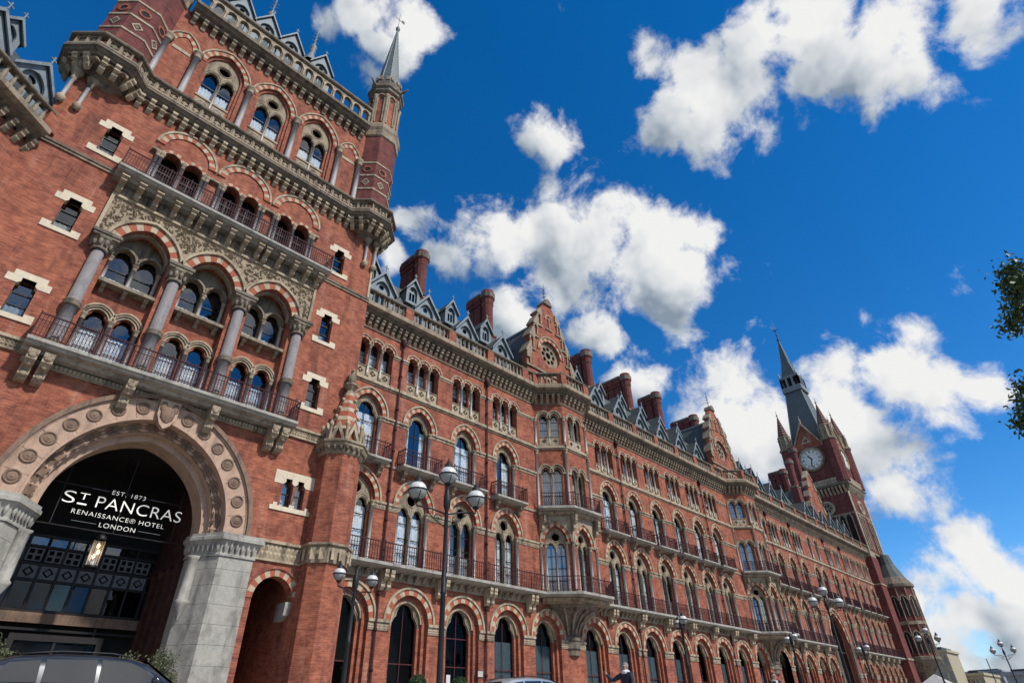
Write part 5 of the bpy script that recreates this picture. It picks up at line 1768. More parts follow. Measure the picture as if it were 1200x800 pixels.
def turret(cx, cy, full_top):
    m_ = MB()
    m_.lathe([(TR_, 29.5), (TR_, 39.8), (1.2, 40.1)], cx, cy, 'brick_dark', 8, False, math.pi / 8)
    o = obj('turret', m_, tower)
    c_ = MB()
    # corbelled underside down to short columns
    c_.lathe([(.35, 27.6), (.5, 27.7), (.55, 27.95), (.85, 28.05), (.9, 28.3), (1.2, 28.42), (1.25, 28.7), (TR_, 28.85), (TR_, 29.0)], cx, cy, 'stone_dark', 8, False, math.pi / 8)
    for x in ((cx + .1, TX1 - .05) if cx > 5 else (cx - .35, TX0 + .05)):
        c_.lathe([(.05, 25.75), (.17, 25.85), (.21, 26.02), (.19, 26.14), (.12, 26.2), (.10, 26.28), (.10, 27.5), (.15, 27.56), (.15, 27.64), (.12, 27.7), (.24, 28.0), (.30, 28.08), (.30, 28.2), (.24, 28.25), (.40, 28.6), (.42, 28.9)], x, YT - .14, 'stone_dark', 10, True, 0, ['stone_pale'] * 5 + ['granite'] + ['stone'] * 10)
    obj('corbelling', c_, o)
    b_ = MB()
    for z in (32.2, 33.6, 35.0):
        obj('band', MB().lathe([(TR_ + .01, z), (TR_ + .05, z + .02), (TR_ + .05, z + .16), (TR_ + .01, z + .18)], cx, cy, 'stone_pale', 8, False, math.pi / 8), o)
    ap = TR_ * math.cos(math.pi / 8)
    for k in range(8):
        a = (k + .5) * math.pi / 4 + math.pi / 8 + math.pi / 2
        M = T(cx, cy, 0, a)
        t_ = MB()
        t_.plate([(-.3, 32.98), (0, 33.36), (.3, 32.98), (0, 32.6)], [[(-.2, 32.98), (0, 33.23), (.2, 32.98), (0, 32.73)]], -ap - .04, -ap + .02, 'stone_pale')
        t_.prism([(-.13, 32.98), (0, 33.14), (.13, 32.98), (0, 32.82)], -ap - .03, -ap + .02, 'stone_dark')
        obj('inlay', t_, o, M)
        t_ = MB()
        t_.plate(circle(0, 34.35, .34, 16), [circle(0, 34.35, .22, 16)], -ap - .05, -ap + .02, 'brick')
        t_.prism(circle(0, 34.35, .2, 12), -ap - .012, -ap + .02, 'interior')
        obj('roundel', t_, o, M)
    b_.lathe([(TR_ + .01, 38.2), (TR_ + .12, 38.3), (TR_ + .12, 38.9), (TR_ + .22, 39.2), (TR_ + .22, 39.6), (TR_ - .1, 40.1)], cx, cy, 'stone', 8, False, math.pi / 8)
    obj('band', b_, o)
    # upper stage with niches, crown and spire
    u = MB()
    ru = 1.22
    u.lathe([(ru, 39.4), (ru, 43.2)], cx, cy, 'brick', 8, False, math.pi / 8)
    u.lathe([(ru + .02, 43.0), (ru + .2, 43.15), (ru + .2, 43.4), (ru + .34, 43.5), (ru + .34, 43.75), (ru + .1, 43.8), (ru + .1, 44.5), (ru - .05, 44.5), (ru - .1, 43.8)], cx, cy, 'stone_dark', 8, False, math.pi / 8)
    for k in range(8):
        a = k * math.pi / 4 + math.pi / 8
        u.lathe([(.15, 39.5), (.13, 39.7), (.13, 42.2), (.2, 42.5), (.2, 42.65)], cx + math.cos(a) * ru * 1.02, cy + math.sin(a) * ru * 1.02, 'stone', 8)
        M = T(cx, cy, 0, a + math.pi / 8 + math.pi / 2)
        t_ = MB()
        ap2 = ru * math.cos(math.pi / 8)
        t_.arc(0, 42.3, .3, .42, 0, .14, -ap2 - .12, -ap2 + .02, 'stone', 10)
        for q in (-1, 1):
            t_.lathe([(.07, 39.7), (.06, 39.9), (.06, 42.0), (.1, 42.3)], q * .3, -ap2 - .06, 'stone_pale', 6)
        t_.prism(quatrefoil(0, 42.35, .16, 12), -ap2 - .01, -ap2 + .02, 'interior')
        for q in (-.3, .3):
            t_.box(q - .14, q + .14, -ap2 - .16, -ap2 + .05, 44.45, 44.85, 'stone')
        b0 = len(u.m)
        u.add([tuple(M @ Vector(v)) for v in t_.v], t_.f, 'stone')
        u.m[b0:] = t_.m
    for k in range(4):
        a = k * math.pi / 2 + math.pi / 8
        d = Vector((math.cos(a), math.sin(a), 0))
        p = Vector((cx, cy, 43.55))
        u.tube([p + d * 1.4, p + d * 1.85 + Vector((0, 0, .05)), p + d * 2.2 + Vector((0, 0, .12))], .14, 'stone_dark', 6, .05)
    u.v = [(v[0], v[1], 40.0 + (v[2] - 39.4) * 1.21) for v in u.v]
    obj('lantern_stage', u, o)
    s_ = MB()
    n = 16
    pf, mt = [], []
    for q in range(n + 1):
        z = 44.3 + (52.9 - 44.3) * q / n
        r_ = .98 * (1 - q / n) + .06
        pf.append((r_ + .02, z))
        mt.append('slate_blue')
        if q < n:
            pf.append((r_ - .055, z + .03))
            mt.append('slate_blue')
    s_.lathe(pf, cx, cy, 'slate_blue', 8, False, math.pi / 8, mt)
    for k in range(8):
        a = k * math.pi / 4 + math.pi / 8
        s_.tube([(cx + math.cos(a) * 1.03, cy + math.sin(a) * 1.03, 44.3), (cx + math.cos(a) * .07, cy + math.sin(a) * .07, 52.9)], .05, 'lead', 5, .02)
    s_.lathe([(.05, 52.8), (.18, 52.95), (.22, 53.15), (.16, 53.35), (.05, 53.45), (.035, 53.5), (.03, 55.4)], cx, cy, 'lead', 8)
    s_.box(cx - .4, cx + .55, cy - .02, cy + .02, 54.55, 54.62, 'iron_black')
    s_.box(cx + .3, cx + .6, cy - .015, cy + .015, 54.5, 54.85, 'iron_maroon')
    s_.v = [(v[0], v[1], 40.0 + (v[2] - 39.4) * 1.21) for v in s_.v]
    obj('spire', s_, o)
for (cx, cy) in TUR:
    turret(cx, cy, True)

# row C: tall striped arcade with traceried windows
wc = tracery_window('arcade_window', 1.2, 31.0, 34.9, 1.75, [-.49, .49], .40, 34.2, roundel=(35.4, .36), nv=19, ring=.33, hood=.1, order=.16, sidesh=False, rows=2, lz0=32.2, cur=[('curtain', 0, 1, -.9, 'curtain')])
for x in AX:
    o = place(wc, tower, T(x, YT))
    pm = MB()
    for q in (-.46, .46):
        pm.plate(rect(x + q - .42, x + q + .42, 31.0, 32.05), [opening(x + q, .3, 31.2, 31.5, .32)], YT + .34, YT + .42, 'stone_pale')
        pm.arc(x + q, 31.5, .3, .32, 0, .09, YT + .26, YT + .42, 'stone_pale', 8)
        pm.prism(opening(x + q, .3, 31.2, 31.5, .32), YT + .43, YT + .5, 'stone_dark')
    pm.box(x - .99, x + .99, YT + .22, YT + .5, 32.06, 32.2, 'stone_pale')
    obj('apron_panel', pm, o)
for (x, a) in ((-.02, .52), (11.6, .52)):
    m_ = MB()
    m_.vous(x, 34.9, a, .95, 0, .33, YT - .05, YT + .02, RC, 11)
    m_.arc(x, 34.9, a, .95, .33, .42, YT - .13, YT + .02, 'stone_pale', 12)
    m_.box(x - a, x + a, YT - .04, YT + .02, 34.35, 34.62, 'stone_pale')
    obj('blind_arch', m_, tower)
for x in (-.86, .84, 4.16, 7.44, 10.76, 12.4):
    obj('column', shaft_mesh(.17, 30.5, 34.92, .55, .4, 'granite', 12), tower, T(x, YT - .2))
# top cornice and arcaded parapet
top_path = [(-.5, YT), (12.4, YT)]
tc_ = MB()
tc_.sweep(top_path, [(-.02, 38.05), (.3, 38.05), (.4, 38.2), (.62, 38.25), (.75, 38.4), (.9, 38.45), (.9, 38.7), (.7, 38.8), (-.02, 38.85)], 'stone_dark')
topc = obj('cornice', tc_, tower)
cb2 = MB()
cb2.xprism([(.02, 38.07), (-.46, 38.07), (-.48, 37.9), (-.36, 37.78), (-.36, 37.66), (-.16, 37.5), (-.1, 37.3), (.02, 37.24)], -.14, .14, 'stone')
cb2 = cb2.mesh('corbel')
along(top_path, 0, .62, lambda x, y, a: obj('corbel', cb2, topc, T(x, y, 0, a)))
pr2 = MB()
pr2.sweep(top_path, [(.2, 38.8), (.62, 38.8), (.62, 38.95), (.2, 38.95)], 'stone')
pr2.sweep(top_path, [(.16, 40.55), (.66, 40.55), (.72, 40.62), (.72, 40.8), (.55, 40.9), (.16, 40.9)], 'stone_dark')
pr2o = obj('parapet', pr2, tower)
ar = MB()
ar.plate(rect(-.40, .40, 38.95, 40.55), [opening(0, .27, 39.05, 39.95, .3)], -.12, .12, 'stone', True, True)
ar.arc(0, 39.95, .27, .3, .02, .1, -.17, -.1, 'stone_pale', 8)
ar.lathe([(.09, 38.95), (.07, 39.05), (.07, 39.75), (.12, 39.95)], -.4, -.16, 'stone_pale', 8)
ar = ar.mesh('arcade_panel')
along(top_path, .42, .80, lambda x, y, a: obj('arcade_panel', ar, pr2o, T(x, y, 0, a)))
# tower roof: steep slated pyramid with gablets
tr_ = MB()
tr_.add([(-.6, 28.4, 38.6), (12.2, 28.4, 38.6), (12.2, 39.5, 38.6), (-.6, 39.5, 38.6), (1.2, 31.2, 48.2), (8.2, 31.2, 48.2), (8.2, 36.4, 48.2), (1.2, 36.4, 48.2)], [(0, 1, 5, 4), (1, 2, 6, 5), (2, 3, 7, 6), (3, 0, 4, 7), (4, 5, 6, 7)], 'slate')
for q in range(20):
    x = 1.2 + 7.0 * q / 19
    tr_.tube([(x, 31.2, 48.2), (x, 31.2, 48.7)], .04, 'lead', 4, .02)
tr_.box(1.2, 8.2, 31.17, 31.23, 48.2, 48.32, 'lead')
for x in (4.15, 8.1):
    tr_.lathe([(.5, 48.0), (.2, 49.4), (.3, 49.6), (.16, 49.9), (.32, 50.2), (.22, 50.5), (.07, 50.7), (.05, 53.0)], x, 31.2, 'lead', 8)
    for z in (51.1, 51.7, 52.2):
        for a in range(4):
            tr_.tube([(x, 31.2, z), (x + math.cos(a * 1.57) * .32, 31.2 + math.sin(a * 1.57) * .32, z + .15)], .05, 'lead', 4, .02)
obj('roof', tr_, tower)
gl = dormer('roof_gablet', .95, 43.0, 46.4, 48.3, 2.6, True)
for x in (2.1, 4.15, 6.2, 8.9):
    place(gl, tower, T(x, 30.0))
# drainpipe down the tower's corner
dp = MB().tube([(0, 0, 23.5), (0, 0, 28.0)], .08, 'stone_pale', 8)
obj('corner_roll', dp, tower, T(14.78, YT - .05))

# ------------------------------------------------------------------ west wing, turning towards the street beside the entrance tower
wing_d = Vector((-.777, -.63))
wing = thing('west_wing', 'red brick wing with blue-grey dormers running forward beside the entrance tower', 'building', (-8, 23.5, -.15))
WL = 9.0
wm_ = T(TX0 - .02, YT + .02, 0, math.atan2(-wing_d.y, -wing_d.x))     # local +x runs towards the tower, local -y is the street side
wb = MB()
wb.plate(rect(-WL, .6, -.15, 22.9), [sc_hole(f(0), x, 1) for x in (-3.0, -6.9) for f in (H1, H2, H3)], 0, .5, 'brick', False)
wb.box(-WL, .6, 1.6, 1.75, 0, 22.9, 'interior')
wb.box(-WL, .6, .0, 1.6, 22.6, 22.8, 'interior')
wb.add([(-WL, 0, -.15), (-WL, 10, -.15), (-WL, 10, 23.5), (-WL, 0, 23.5)], [(0, 1, 2, 3)], 'brick')
obj('wall', wb, wing, wm_)
for x in (-3.0, -6.9):
    for p_ in (win_1, win_2, win_3):
        place(p_, wing, wm_ @ T(x, 0))
wc_ = MB()
pth = [(-WL, 0), (.05, 0)]
wc_.sweep(pth, [(-.02, 22.78), (.22, 22.86), (.46, 22.98), (.66, 23.02), (.70, 23.10), (.86, 23.14), (.86, 23.42), (.62, 23.58), (-.02, 23.62)], 'stone')
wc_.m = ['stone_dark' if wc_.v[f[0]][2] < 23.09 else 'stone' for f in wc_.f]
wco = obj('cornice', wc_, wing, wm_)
along([(-WL, 0), (.3, 0)], 0, .56, lambda x, y, a: obj('corbel', cbm, wco, wm_ @ T(x, y)))
wbs = MB()
wbs.sweep(pth, [(.14, 23.62), (.56, 23.59), (.56, 23.66), (.14, 23.68)], 'stone')
wbs.sweep(pth, [(.16, 24.55), (.54, 24.55), (.58, 24.60), (.58, 24.70), (.50, 24.74), (.2, 24.74), (.16, 24.70)], 'stone_dark')
wbo = obj('balustrade', wbs, wing, wm_)
along([(-WL, 0), (.3, 0)], .36, .42, lambda x, y, a: obj('baluster', blp, wbo, wm_ @ T(x, y)))
for x in (.1, -3.8, -7.7):
    obj('pedestal', ped, wbo, wm_ @ T(x, -.36))
wr_ = MB()
wr_.xprism([(.2, 23.58), (.9, 24.1), (3.4, 29.6), (12, 29.9), (12, 22.8), (.2, 22.92)], -WL, .2, 'slate')
obj('roof', wr_, wing, wm_)
for x in (-1.0, -3.6, -6.2):
    place(d_big, wing, wm_ @ T(x, .3))
for x in (-2.0, -4.6):
    place(d_small, wing, wm_ @ T(x, 2.2))

# ------------------------------------------------------------------ clock tower
KX, KY, KS = 116.6, 27.4, 8.6
KC = (KX + KS / 2, KY + KS / 2)
clock = thing('clock_tower', 'distant red brick clock tower with white dial, corner pinnacles and tall slate spire', 'tower', (KC[0], KC[1], -.15))
SQ = [(KX, KY + KS), (KX, KY), (KX + KS, KY), (KX + KS, KY + KS)]
km = MB()
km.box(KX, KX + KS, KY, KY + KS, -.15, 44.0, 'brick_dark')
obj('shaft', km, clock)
kb = MB()
for z, o_ in ((7.2, .25), (13.1, .12), (18.2, .16), (23.3, .4), (30.5, .12)):
    kb.sweep(SQ, [(-.02, z), (o_, z + .05), (o_, z + .3), (-.02, z + .34)], 'stone', True)
obj('band', kb, clock)
kc_ = MB()
kc_.sweep(SQ, [(-.02, 35.6), (.5, 35.8), (.7, 35.9), (.7, 36.25), (-.02, 36.3)], 'stone_dark', True)
kc_.sweep(SQ, [(.35, 36.3), (.6, 36.3), (.6, 37.3), (.35, 37.3)], 'stone', True)
kco = obj('corbelled_parapet', kc_, clock)
ck = MB()
ck.xprism([(.02, 35.7), (-.6, 35.7), (-.6, 35.4), (-.4, 35.0), (-.2, 34.6), (.02, 34.3)], -.16, .16, 'stone_pale')
ck = ck.mesh('corbel')
along(SQ[:3], 0, .66, lambda x, y, a: obj('corbel', ck, kco, T(x, y, 0, a)))
kq = MB()
kq.plate(rect(-.33, .33, 36.3, 37.3), [quatrefoil(0, 36.8, .24, 16)], -.66, -.6, 'stone_pale')
kq = kq.mesh('pierced_panel')
along(SQ[:3], 0, .72, lambda x, y, a: obj('pierced_panel', kq, kco, T(x, y, 0, a)))
faces_ = [(T(KX, KY + KS / 2, 0, -math.pi / 2), 'west'), (T(KC[0], KY), 'south')]
for (M, nm) in faces_:
    d = MB()
    n = 40
    cz = 41.9
    d.plate(circle(0, cz, 2.2, n), [circle(0, cz, 1.9, n)], -.35, -.02, 'stone_pale')
    d.plate(circle(0, cz, 2.45, n), [circle(0, cz, 2.2, n)], -.22, -.02, 'stone_dark')
    d.prism(circle(0, cz, 1.9, n), -.15, -.03, 'clock_face')
    do = obj('clock_dial', d, clock, M)
    h = MB()
    for q in range(12):
        a = q * math.pi / 6
        ca, sa_ = math.cos(a), math.sin(a)
        w_ = .11
        r0, r1 = 1.32, 1.76
        for off in ((-.12, .12) if q % 3 else (-.16, 0, .16)):
            vs = [(sa_ * r + ca * (off + s_ * .045), -.165, cz + ca * r - sa_ * (off + s_ * .045)) for (r, s_) in ((r0, -1), (r0, 1), (r1, 1), (r1, -1))]
            h.add(vs, [(0, 1, 2, 3)], 'clock_black')
    for r in (.85, 1.22):
        h.plate(circle(0, cz, r + .03, 28), [circle(0, cz, r, 28)], -.163, -.15, 'clock_black')
    obj('numeral_ring', h, do, M)
    for (ang, ln, w_, nm2) in ((-32, 1.15, .13, 'hour_hand'), (192, 1.7, .09, 'minute_hand')):
        a = R(ang)
        ca, sa_ = math.cos(a), math.sin(a)
        hm = MB()
        hm.plate([(sa_ * r + ca * o_, cz + ca * r - sa_ * o_) for (r, o_) in ((-.3, -w_ * .6), (ln * .7, -w_), (ln, 0), (ln * .7, w_), (-.3, w_ * .6))], [], -.22, -.18, 'clock_black')
        obj(nm2, hm, do, M)
    g_ = MB()
    g_.plate([(-2.9, 44.0), (0, 49.2), (2.9, 44.0)], [], -.05, .6, 'brick')
    for sx in (-1, 1):
        g_.prism([(sx * 3.05, 43.8), (sx * 3.05, 44.15), (0, 49.75), (0, 49.1)], -.3, .7, 'stone_pale')
    g_.plate([(-1.0, 45.2), (0, 46.9), (1.0, 45.2)], [quatrefoil(0, 45.75, .4)], -.12, -.04, 'stone_pale')
    g_.prism([(-.9, 45.25), (0, 46.8), (.9, 45.25)], -.045, .0, 'stone_dark')
    g_.lathe([(.18, 49.5), (.12, 49.9), (.24, 50.2), (.05, 50.6), (.03, 51.2)], 0, .2, 'stone_pale', 6)
    rr = MB()
    obj('dial_gable', g_, clock, M)
    ls = MB()
    ls.plate(circle(0, 32.2, 1.3, 20), [circle(0, 32.2, .95, 20)], -.25, -.01, 'stone_pale')
    ls.plate(circle(0, 32.2, .95, 20), [circle(.5 * math.cos(q * math.pi / 3), 32.2 + .5 * math.sin(q * math.pi / 3), .19, 8) for q in range(6)], -.12, -.01, 'stone')
    ls.prism(circle(0, 32.2, .94, 20), -.05, -.01, 'interior')
    obj('rose_window', ls, clock, M)
    for x in (-2.4, 2.4):
        lw = MB()
        for q in (-.55, .55):
            lw.prism(opening(x + q, .35, 24.6, 30.0, .5), -.06, -.01, 'interior')
            lw.arc(x + q, 30.0, .35, .5, 0, .25, -.18, -.01, 'stone', 8)
        for q in (-1.1, 0, 1.1):
            lw.lathe([(.14, 24.3), (.1, 24.6), (.1, 29.7), (.17, 30.0)], x + q, -.14, 'stone_pale', 8)
        obj('lancet_window', lw, clock, M)
    qn = MB()
    for x in (-KS / 2 + .02, KS / 2 - .02):
        qn.lathe([(.14, 18.5), (.14, 34.5)], x, -.02, 'stone_pale', 6)
    obj('roll_moulding', qn, clock, M)
for (x, y, hgt) in ((KX + .3, KY + .3, 0), (KX + KS - .3, KY + .3, 0), (KX + .3, KY + KS - .3, 0), (KX + KS - .3, KY + KS - .3, 0)):
    p_ = MB()
    p_.lathe([(1.3, 36.4), (1.3, 44.6)], x, y, 'brick_dark', 8, False, math.pi / 8)
    po = obj('pinnacle', p_, clock)
    p_ = MB()
    p_.lathe([(1.36, 44.6), (1.5, 44.8), (1.5, 45.1), (1.0, 45.2), (1.0, 47.4), (1.2, 47.6), (1.2, 47.9), (.95, 48.0)] , x, y, 'stone', 8, False, math.pi / 8)
    for k in range(8):
        a = k * math.pi / 4 + math.pi / 8
        p_.lathe([(.15, 45.1), (.12, 45.3), (.12, 47.0), (.2, 47.4)], x + math.cos(a) * 1.12, y + math.sin(a) * 1.12, 'stone_pale', 6)
    for k in range(8):
        z0 = 48.0 + k * .58
        r0, r1 = .98 * (1 - k / 8) + .05, .98 * (1 - (k + 1) / 8) + .05
        p_.lathe([(r0, z0), (r1 * .6 + r0 * .4, z0 + .35), (r1 + .02, z0 + .36), (r1, z0 + .58)], x, y, 'stone', 8, False, math.pi / 8, ['brick_dark', 'stone_mid', 'stone_mid', 'stone_mid'])
    p_.lathe([(.1, 52.6), (.2, 52.8), (.06, 53.1), (.03, 53.9)], x, y, 'stone_pale', 6)
    obj('spirelet', p_, po)
sp_ = MB()
cx, cy = KC
sp_.add([(cx - 3.3, cy - 3.3, 43.8), (cx + 3.3, cy - 3.3, 43.8), (cx + 3.3, cy + 3.3, 43.8), (cx - 3.3, cy + 3.3, 43.8), (cx - 1.6, cy - 1.6, 58.0), (cx + 1.6, cy - 1.6, 58.0), (cx + 1.6, cy + 1.6, 58.0), (cx - 1.6, cy + 1.6, 58.0)], [(0, 1, 5, 4), (1, 2, 6, 5), (2, 3, 7, 6), (3, 0, 4, 7), (4, 5, 6, 7)], 'slate_blue')
for sx in (-1, 1):
    for sy in (-1, 1):
        sp_.tube([(cx + sx * 3.3, cy + sy * 3.3, 43.8), (cx + sx * 1.6, cy + sy * 1.6, 58.0)], .14, 'lead', 5)
spo = obj('spire', sp_, clock)
la = MB()
la.box(cx - 2.0, cx + 2.0, cy - 2.0, cy + 2.0, 57.9, 58.5, 'lead')
la.box(cx - 1.35, cx + 1.35, cy - 1.35, cy + 1.35, 58.5, 61.2, 'interior')
la.box(cx - 1.95, cx + 1.95, cy - 1.95, cy + 1.95, 61.2, 61.7, 'lead')
la.box(cx - 2.0, cx + 2.0, cy - 2.0, cy + 2.0, 58.5, 59.1, 'dormer_paint')
for q in range(4):
    for (px_, py_) in ((-1.75 + q * 1.1667, -1.75), (-1.75 + q * 1.1667, 1.75), (-1.75, -1.75 + q * 1.1667), (1.75, -1.75 + q * 1.1667)):
        la.box(cx + px_ - .2, cx + px_ + .2, cy + py_ - .2, cy + py_ + .2, 59.1, 61.2, 'dormer_paint')
for sx in (-1, 1):
    for sy in (-1, 1):
        la.lathe([(.22, 61.7), (.14, 62.2), (.02, 63.0)], cx + sx * 1.75, cy + sy * 1.75, 'lead', 4)
obj('lantern', la, spo)
to = MB()
to.lathe([(1.55 * 1.414, 61.7), (1.15, 65.0), (.12, 71.8)], cx, cy, 'slate_blue', 4, False, math.pi / 4)
for k in range(4):
    a = math.pi / 4 + k * math.pi / 2
    to.tube([(cx + math.cos(a) * 2.19, cy + math.sin(a) * 2.19, 61.7), (cx + math.cos(a) * 1.15, cy + math.sin(a) * 1.15, 65.0), (cx + math.cos(a) * .12, cy + math.sin(a) * .12, 71.8)], .10, 'lead', 5, .05)
to.lathe([(.2, 71.6), (.3, 71.9), (.14, 72.2), (.1, 73.0), (.2, 73.2), (.07, 73.4), (.05, 75.6)], cx, cy, 'iron_black', 8)
to.box(cx - .6, cx + .6, cy - .04, cy + .04, 74.4, 74.52, 'iron_black')
to.box(cx - .04, cx + .04, cy - .6, cy + .6, 74.4, 74.52, 'iron_black')
obj('spire_tip', to, spo)
# oriel at the foot of the clock tower
orl = MB()
orl.lathe([(.6, 4.2), (1.2, 5.4), (2.4, 6.6), (3.0, 7.4), (3.0, 7.8), (2.7, 7.9), (2.7, 18.0), (3.0, 18.2), (3.0, 18.6), (2.2, 19.8), (1.3, 22.0), (1.0, 23.6)], 0, 0, 'stone_dark', 12, False, math.pi / 12, ['stone_dark'] * 5 + ['brick_dark'] + ['stone_dark'] * 3 + ['slate'] * 3)
for k in range(12):
    a = math.pi / 12 + (k + .5) * math.pi / 6
    M = T(0, 0, 0, a + math.pi / 2)
    ap = 2.7 * math.cos(math.pi / 12)
    t_ = MB()
    for z0, z1 in ((8.3, 10.7), (13.6, 16.0)):
        t_.prism(opening(0, .5, z0, z1, .7), -ap - .03, -ap + .02, 'interior')
        t_.arc(0, z1, .5, .7, 0, .16, -ap - .14, -ap, 'stone', 8)
        t_.box(-.06, .06, -ap - .1, -ap, z0, z1 + .4, 'stone')
    t_.box(-.66, .66, -ap - .12, -ap, 12.4, 12.9, 'stone')
    t_.lathe([(.12, 8.0), (.09, 8.2), (.09, 17.4), (.15, 17.9)], .7, -ap - .02, 'stone', 6)
    b0 = len(orl.m)
    orl.add([tuple(M @ Vector(v)) for v in t_.v], t_.f, 'stone')
    orl.m[b0:] = t_.m
obj('oriel', orl, clock, T(KX + 4.6, KY - .6))
kp = MB()
kp.box(KX - 2.4, KX + .5, YT - .3, YW + .4, -.15, 22.6, 'brick_dark')
kp.box(KX - 2.5, KX + .6, YT - .42, YW, 7.2, 7.5, 'stone')
kp.box(KX - 2.5, KX + .6, YT - .40, YW, 18.1, 18.3, 'stone_pale')
kp.prism([(KX - 2.4, 22.6), (KX + .5, 22.6), (KX + .2, 23.6), (KX - 2.1, 23.6)], YT - .3, YW + .4, 'stone')
obj('corner_pier', kp, clock)
# tall gabled wing against the clock tower
gw = MB()
gx, gy = 100.0, 28.6
gw.plate([(-3.2, 23.6), (-3.2, 30.2), (-2.6, 30.2), (-2.6, 32.0), (-1.9, 32.0), (-1.9, 33.8), (-1.1, 33.8), (-1.1, 35.4), (0, 36.6), (1.1, 35.4), (1.1, 33.8), (1.9, 33.8), (1.9, 32.0), (2.6, 32.0), (2.6, 30.2), (3.2, 30.2), (3.2, 23.6)], [opening(0, 1.0, 25.5, 28.5, 1.5)], 0, .6, 'brick')
gwo = obj('gable', gw, hotel, T(gx, gy, -2.6))
g2_ = MB()
g2_.vous(0, 28.5, 1.0, 1.5, 0, .35, -.05, .3, RC, 15)
obj('voussoir_ring', g2_, gwo, T(gx, gy, -2.6))
g2_ = MB()
g2_.plate(opening(0, 1.0, 25.5, 28.5, 1.5), [light(-.45, .32, 25.7, 28.2), light(.45, .32, 25.7, 28.2), circle(0, 29.1, .28)], .2, .35, 'stone_pale', False)
obj('tracery', g2_, gwo, T(gx, gy, -2.6))
g2_ = MB()
for (x, z0) in ((2.9, 30.2), (2.25, 32.0), (1.5, 33.8)):
    for sx in (-1, 1):
        g2_.prism([(sx * (x - .45), z0), (sx * (x + .4), z0), (sx * (x + .4), z0 + .2), (sx * (x - .2), z0 + 1.2), (sx * (x - .45), z0 + 1.2)], -.12, .8, 'stone')
for sx in (-1, 1):
    g2_.prism([(sx * 1.2, 35.3), (sx * 1.2, 35.6), (0, 37.0), (0, 36.5)], -.12, .7, 'stone_pale')
obj('coping', g2_, gwo, T(gx, gy, -2.6))
obj('pane', pane_mb(-1, 1, 25.5, 29.8, .45), gwo, T(gx, gy, -2.6))
gr_ = MB()
gr_.add([(-2.8, .6, 24), (-2.8, .6, 30.0), (0, .6, 35.2), (2.8, .6, 30.0), (2.8, .6, 24), (-2.8, 9, 24), (-2.8, 9, 30.0), (0, 9, 35.2), (2.8, 9, 30.0), (2.8, 9, 24)], [(0, 1, 6, 5), (1, 2, 7, 6), (2, 3, 8, 7), (3, 4, 9, 8), (5, 6, 7, 8, 9)], 'slate')
obj('roof', gr_, gwo, T(gx, gy, -2.6))
chimney(96.6, 29.8, 1, hotel, 29.5, 35.8)
chimney(104.6, 31.0, 1, hotel, 32.5, 40.5)

# ------------------------------------------------------------------ sign in the great arch
def text_mesh(txt, size, name, depth=.025, spacing=1.0, bold=0.0):
    cu = bpy.data.curves.new(name, 'FONT')
    cu.body = txt
    cu.size = size
    cu.extrude = depth
    cu.align_x = 'CENTER'
    cu.space_character = spacing
    cu.offset = bold * size
    to_ = bpy.data.objects.new(name, cu)
    C.objects.link(to_)
    bpy.context.view_layer.update()
    me = bpy.data.meshes.new_from_object(to_.evaluated_get(bpy.context.evaluated_depsgraph_get()))
    bpy.data.objects.remove(to_)
    me.materials.clear()
    me.materials.append(MATS['letter_white'])
    return me
SY = 29.6
sign = thing('hotel_sign', 'white lit lettering reading ST PANCRAS RENAISSANCE HOTEL LONDON inside the great arch', 'sign', (5.95, SY, 7.4))
SK = SY / 29.2
def put_text(txt, size, x, z, name, spacing=1.0, wid=None):
    me = text_mesh(txt, size, name, .02, spacing, -.016 if size > .35 else -.024)
    if wid:
        xs = [v.co.x for v in me.vertices]
        k_ = wid / (max(xs) - min(xs))
        c_ = (max(xs) + min(xs)) / 2
        for v in me.vertices:
            v.co.x = (v.co.x - c_) * k_
    return obj(name, me, sign, Matrix.Translation((x, SY, z)) @ Matrix.Rotation(math.pi / 2, 4, 'X'))
put_text("S", .72, 3.83 * SK, 8.02 * SK, 'sign_letter', 1.0, .44)
put_text("T", .40, 4.34 * SK, 8.24 * SK, 'sign_letter', 1.0, .36)
bar_ = MB().box(4.17 * SK, 4.51 * SK, SY - .02, SY + .02, 8.03 * SK, 8.09 * SK, 'letter_white')
obj('sign_bar', bar_, sign)
put_text("PANCRAS", .72, 6.53 * SK, 8.02 * SK, 'sign_word', 1.05, 3.45)
put_text("EST. 1873", .26, 5.92 * SK, 8.68 * SK, 'sign_word', 1.15, 1.33)
put_text("RENAISSANCE\u00ae HOTEL", .27, 5.87 * SK, 7.64 * SK, 'sign_word', 1.15, 3.6)
put_text("LONDON", .27, 5.90 * SK, 7.28 * SK, 'sign_word', 1.15, 1.38)
st = MB()
for (x0, x1, z) in ((4.5, 5.1, 8.77), (6.75, 7.4, 8.77), (4.2, 5.1, 7.37), (6.7, 7.6, 7.37)):
    st.box(x0 * SK, x1 * SK, SY - .01, SY + .01, z * SK - .008, z * SK + .008, 'interior_panel')
for (z) in (8.9, 7.2):
    st.box(2.8, 8.8, SY + .05, SY + .09, z, z + .03, 'frame_dark')
for x in (3.6, 5.9, 8.2):
    st.box(x - .015, x + .015, SY + .05, SY + .08, 7.2, 10.9, 'frame_dark')
obj('sign_frame', st, sign)

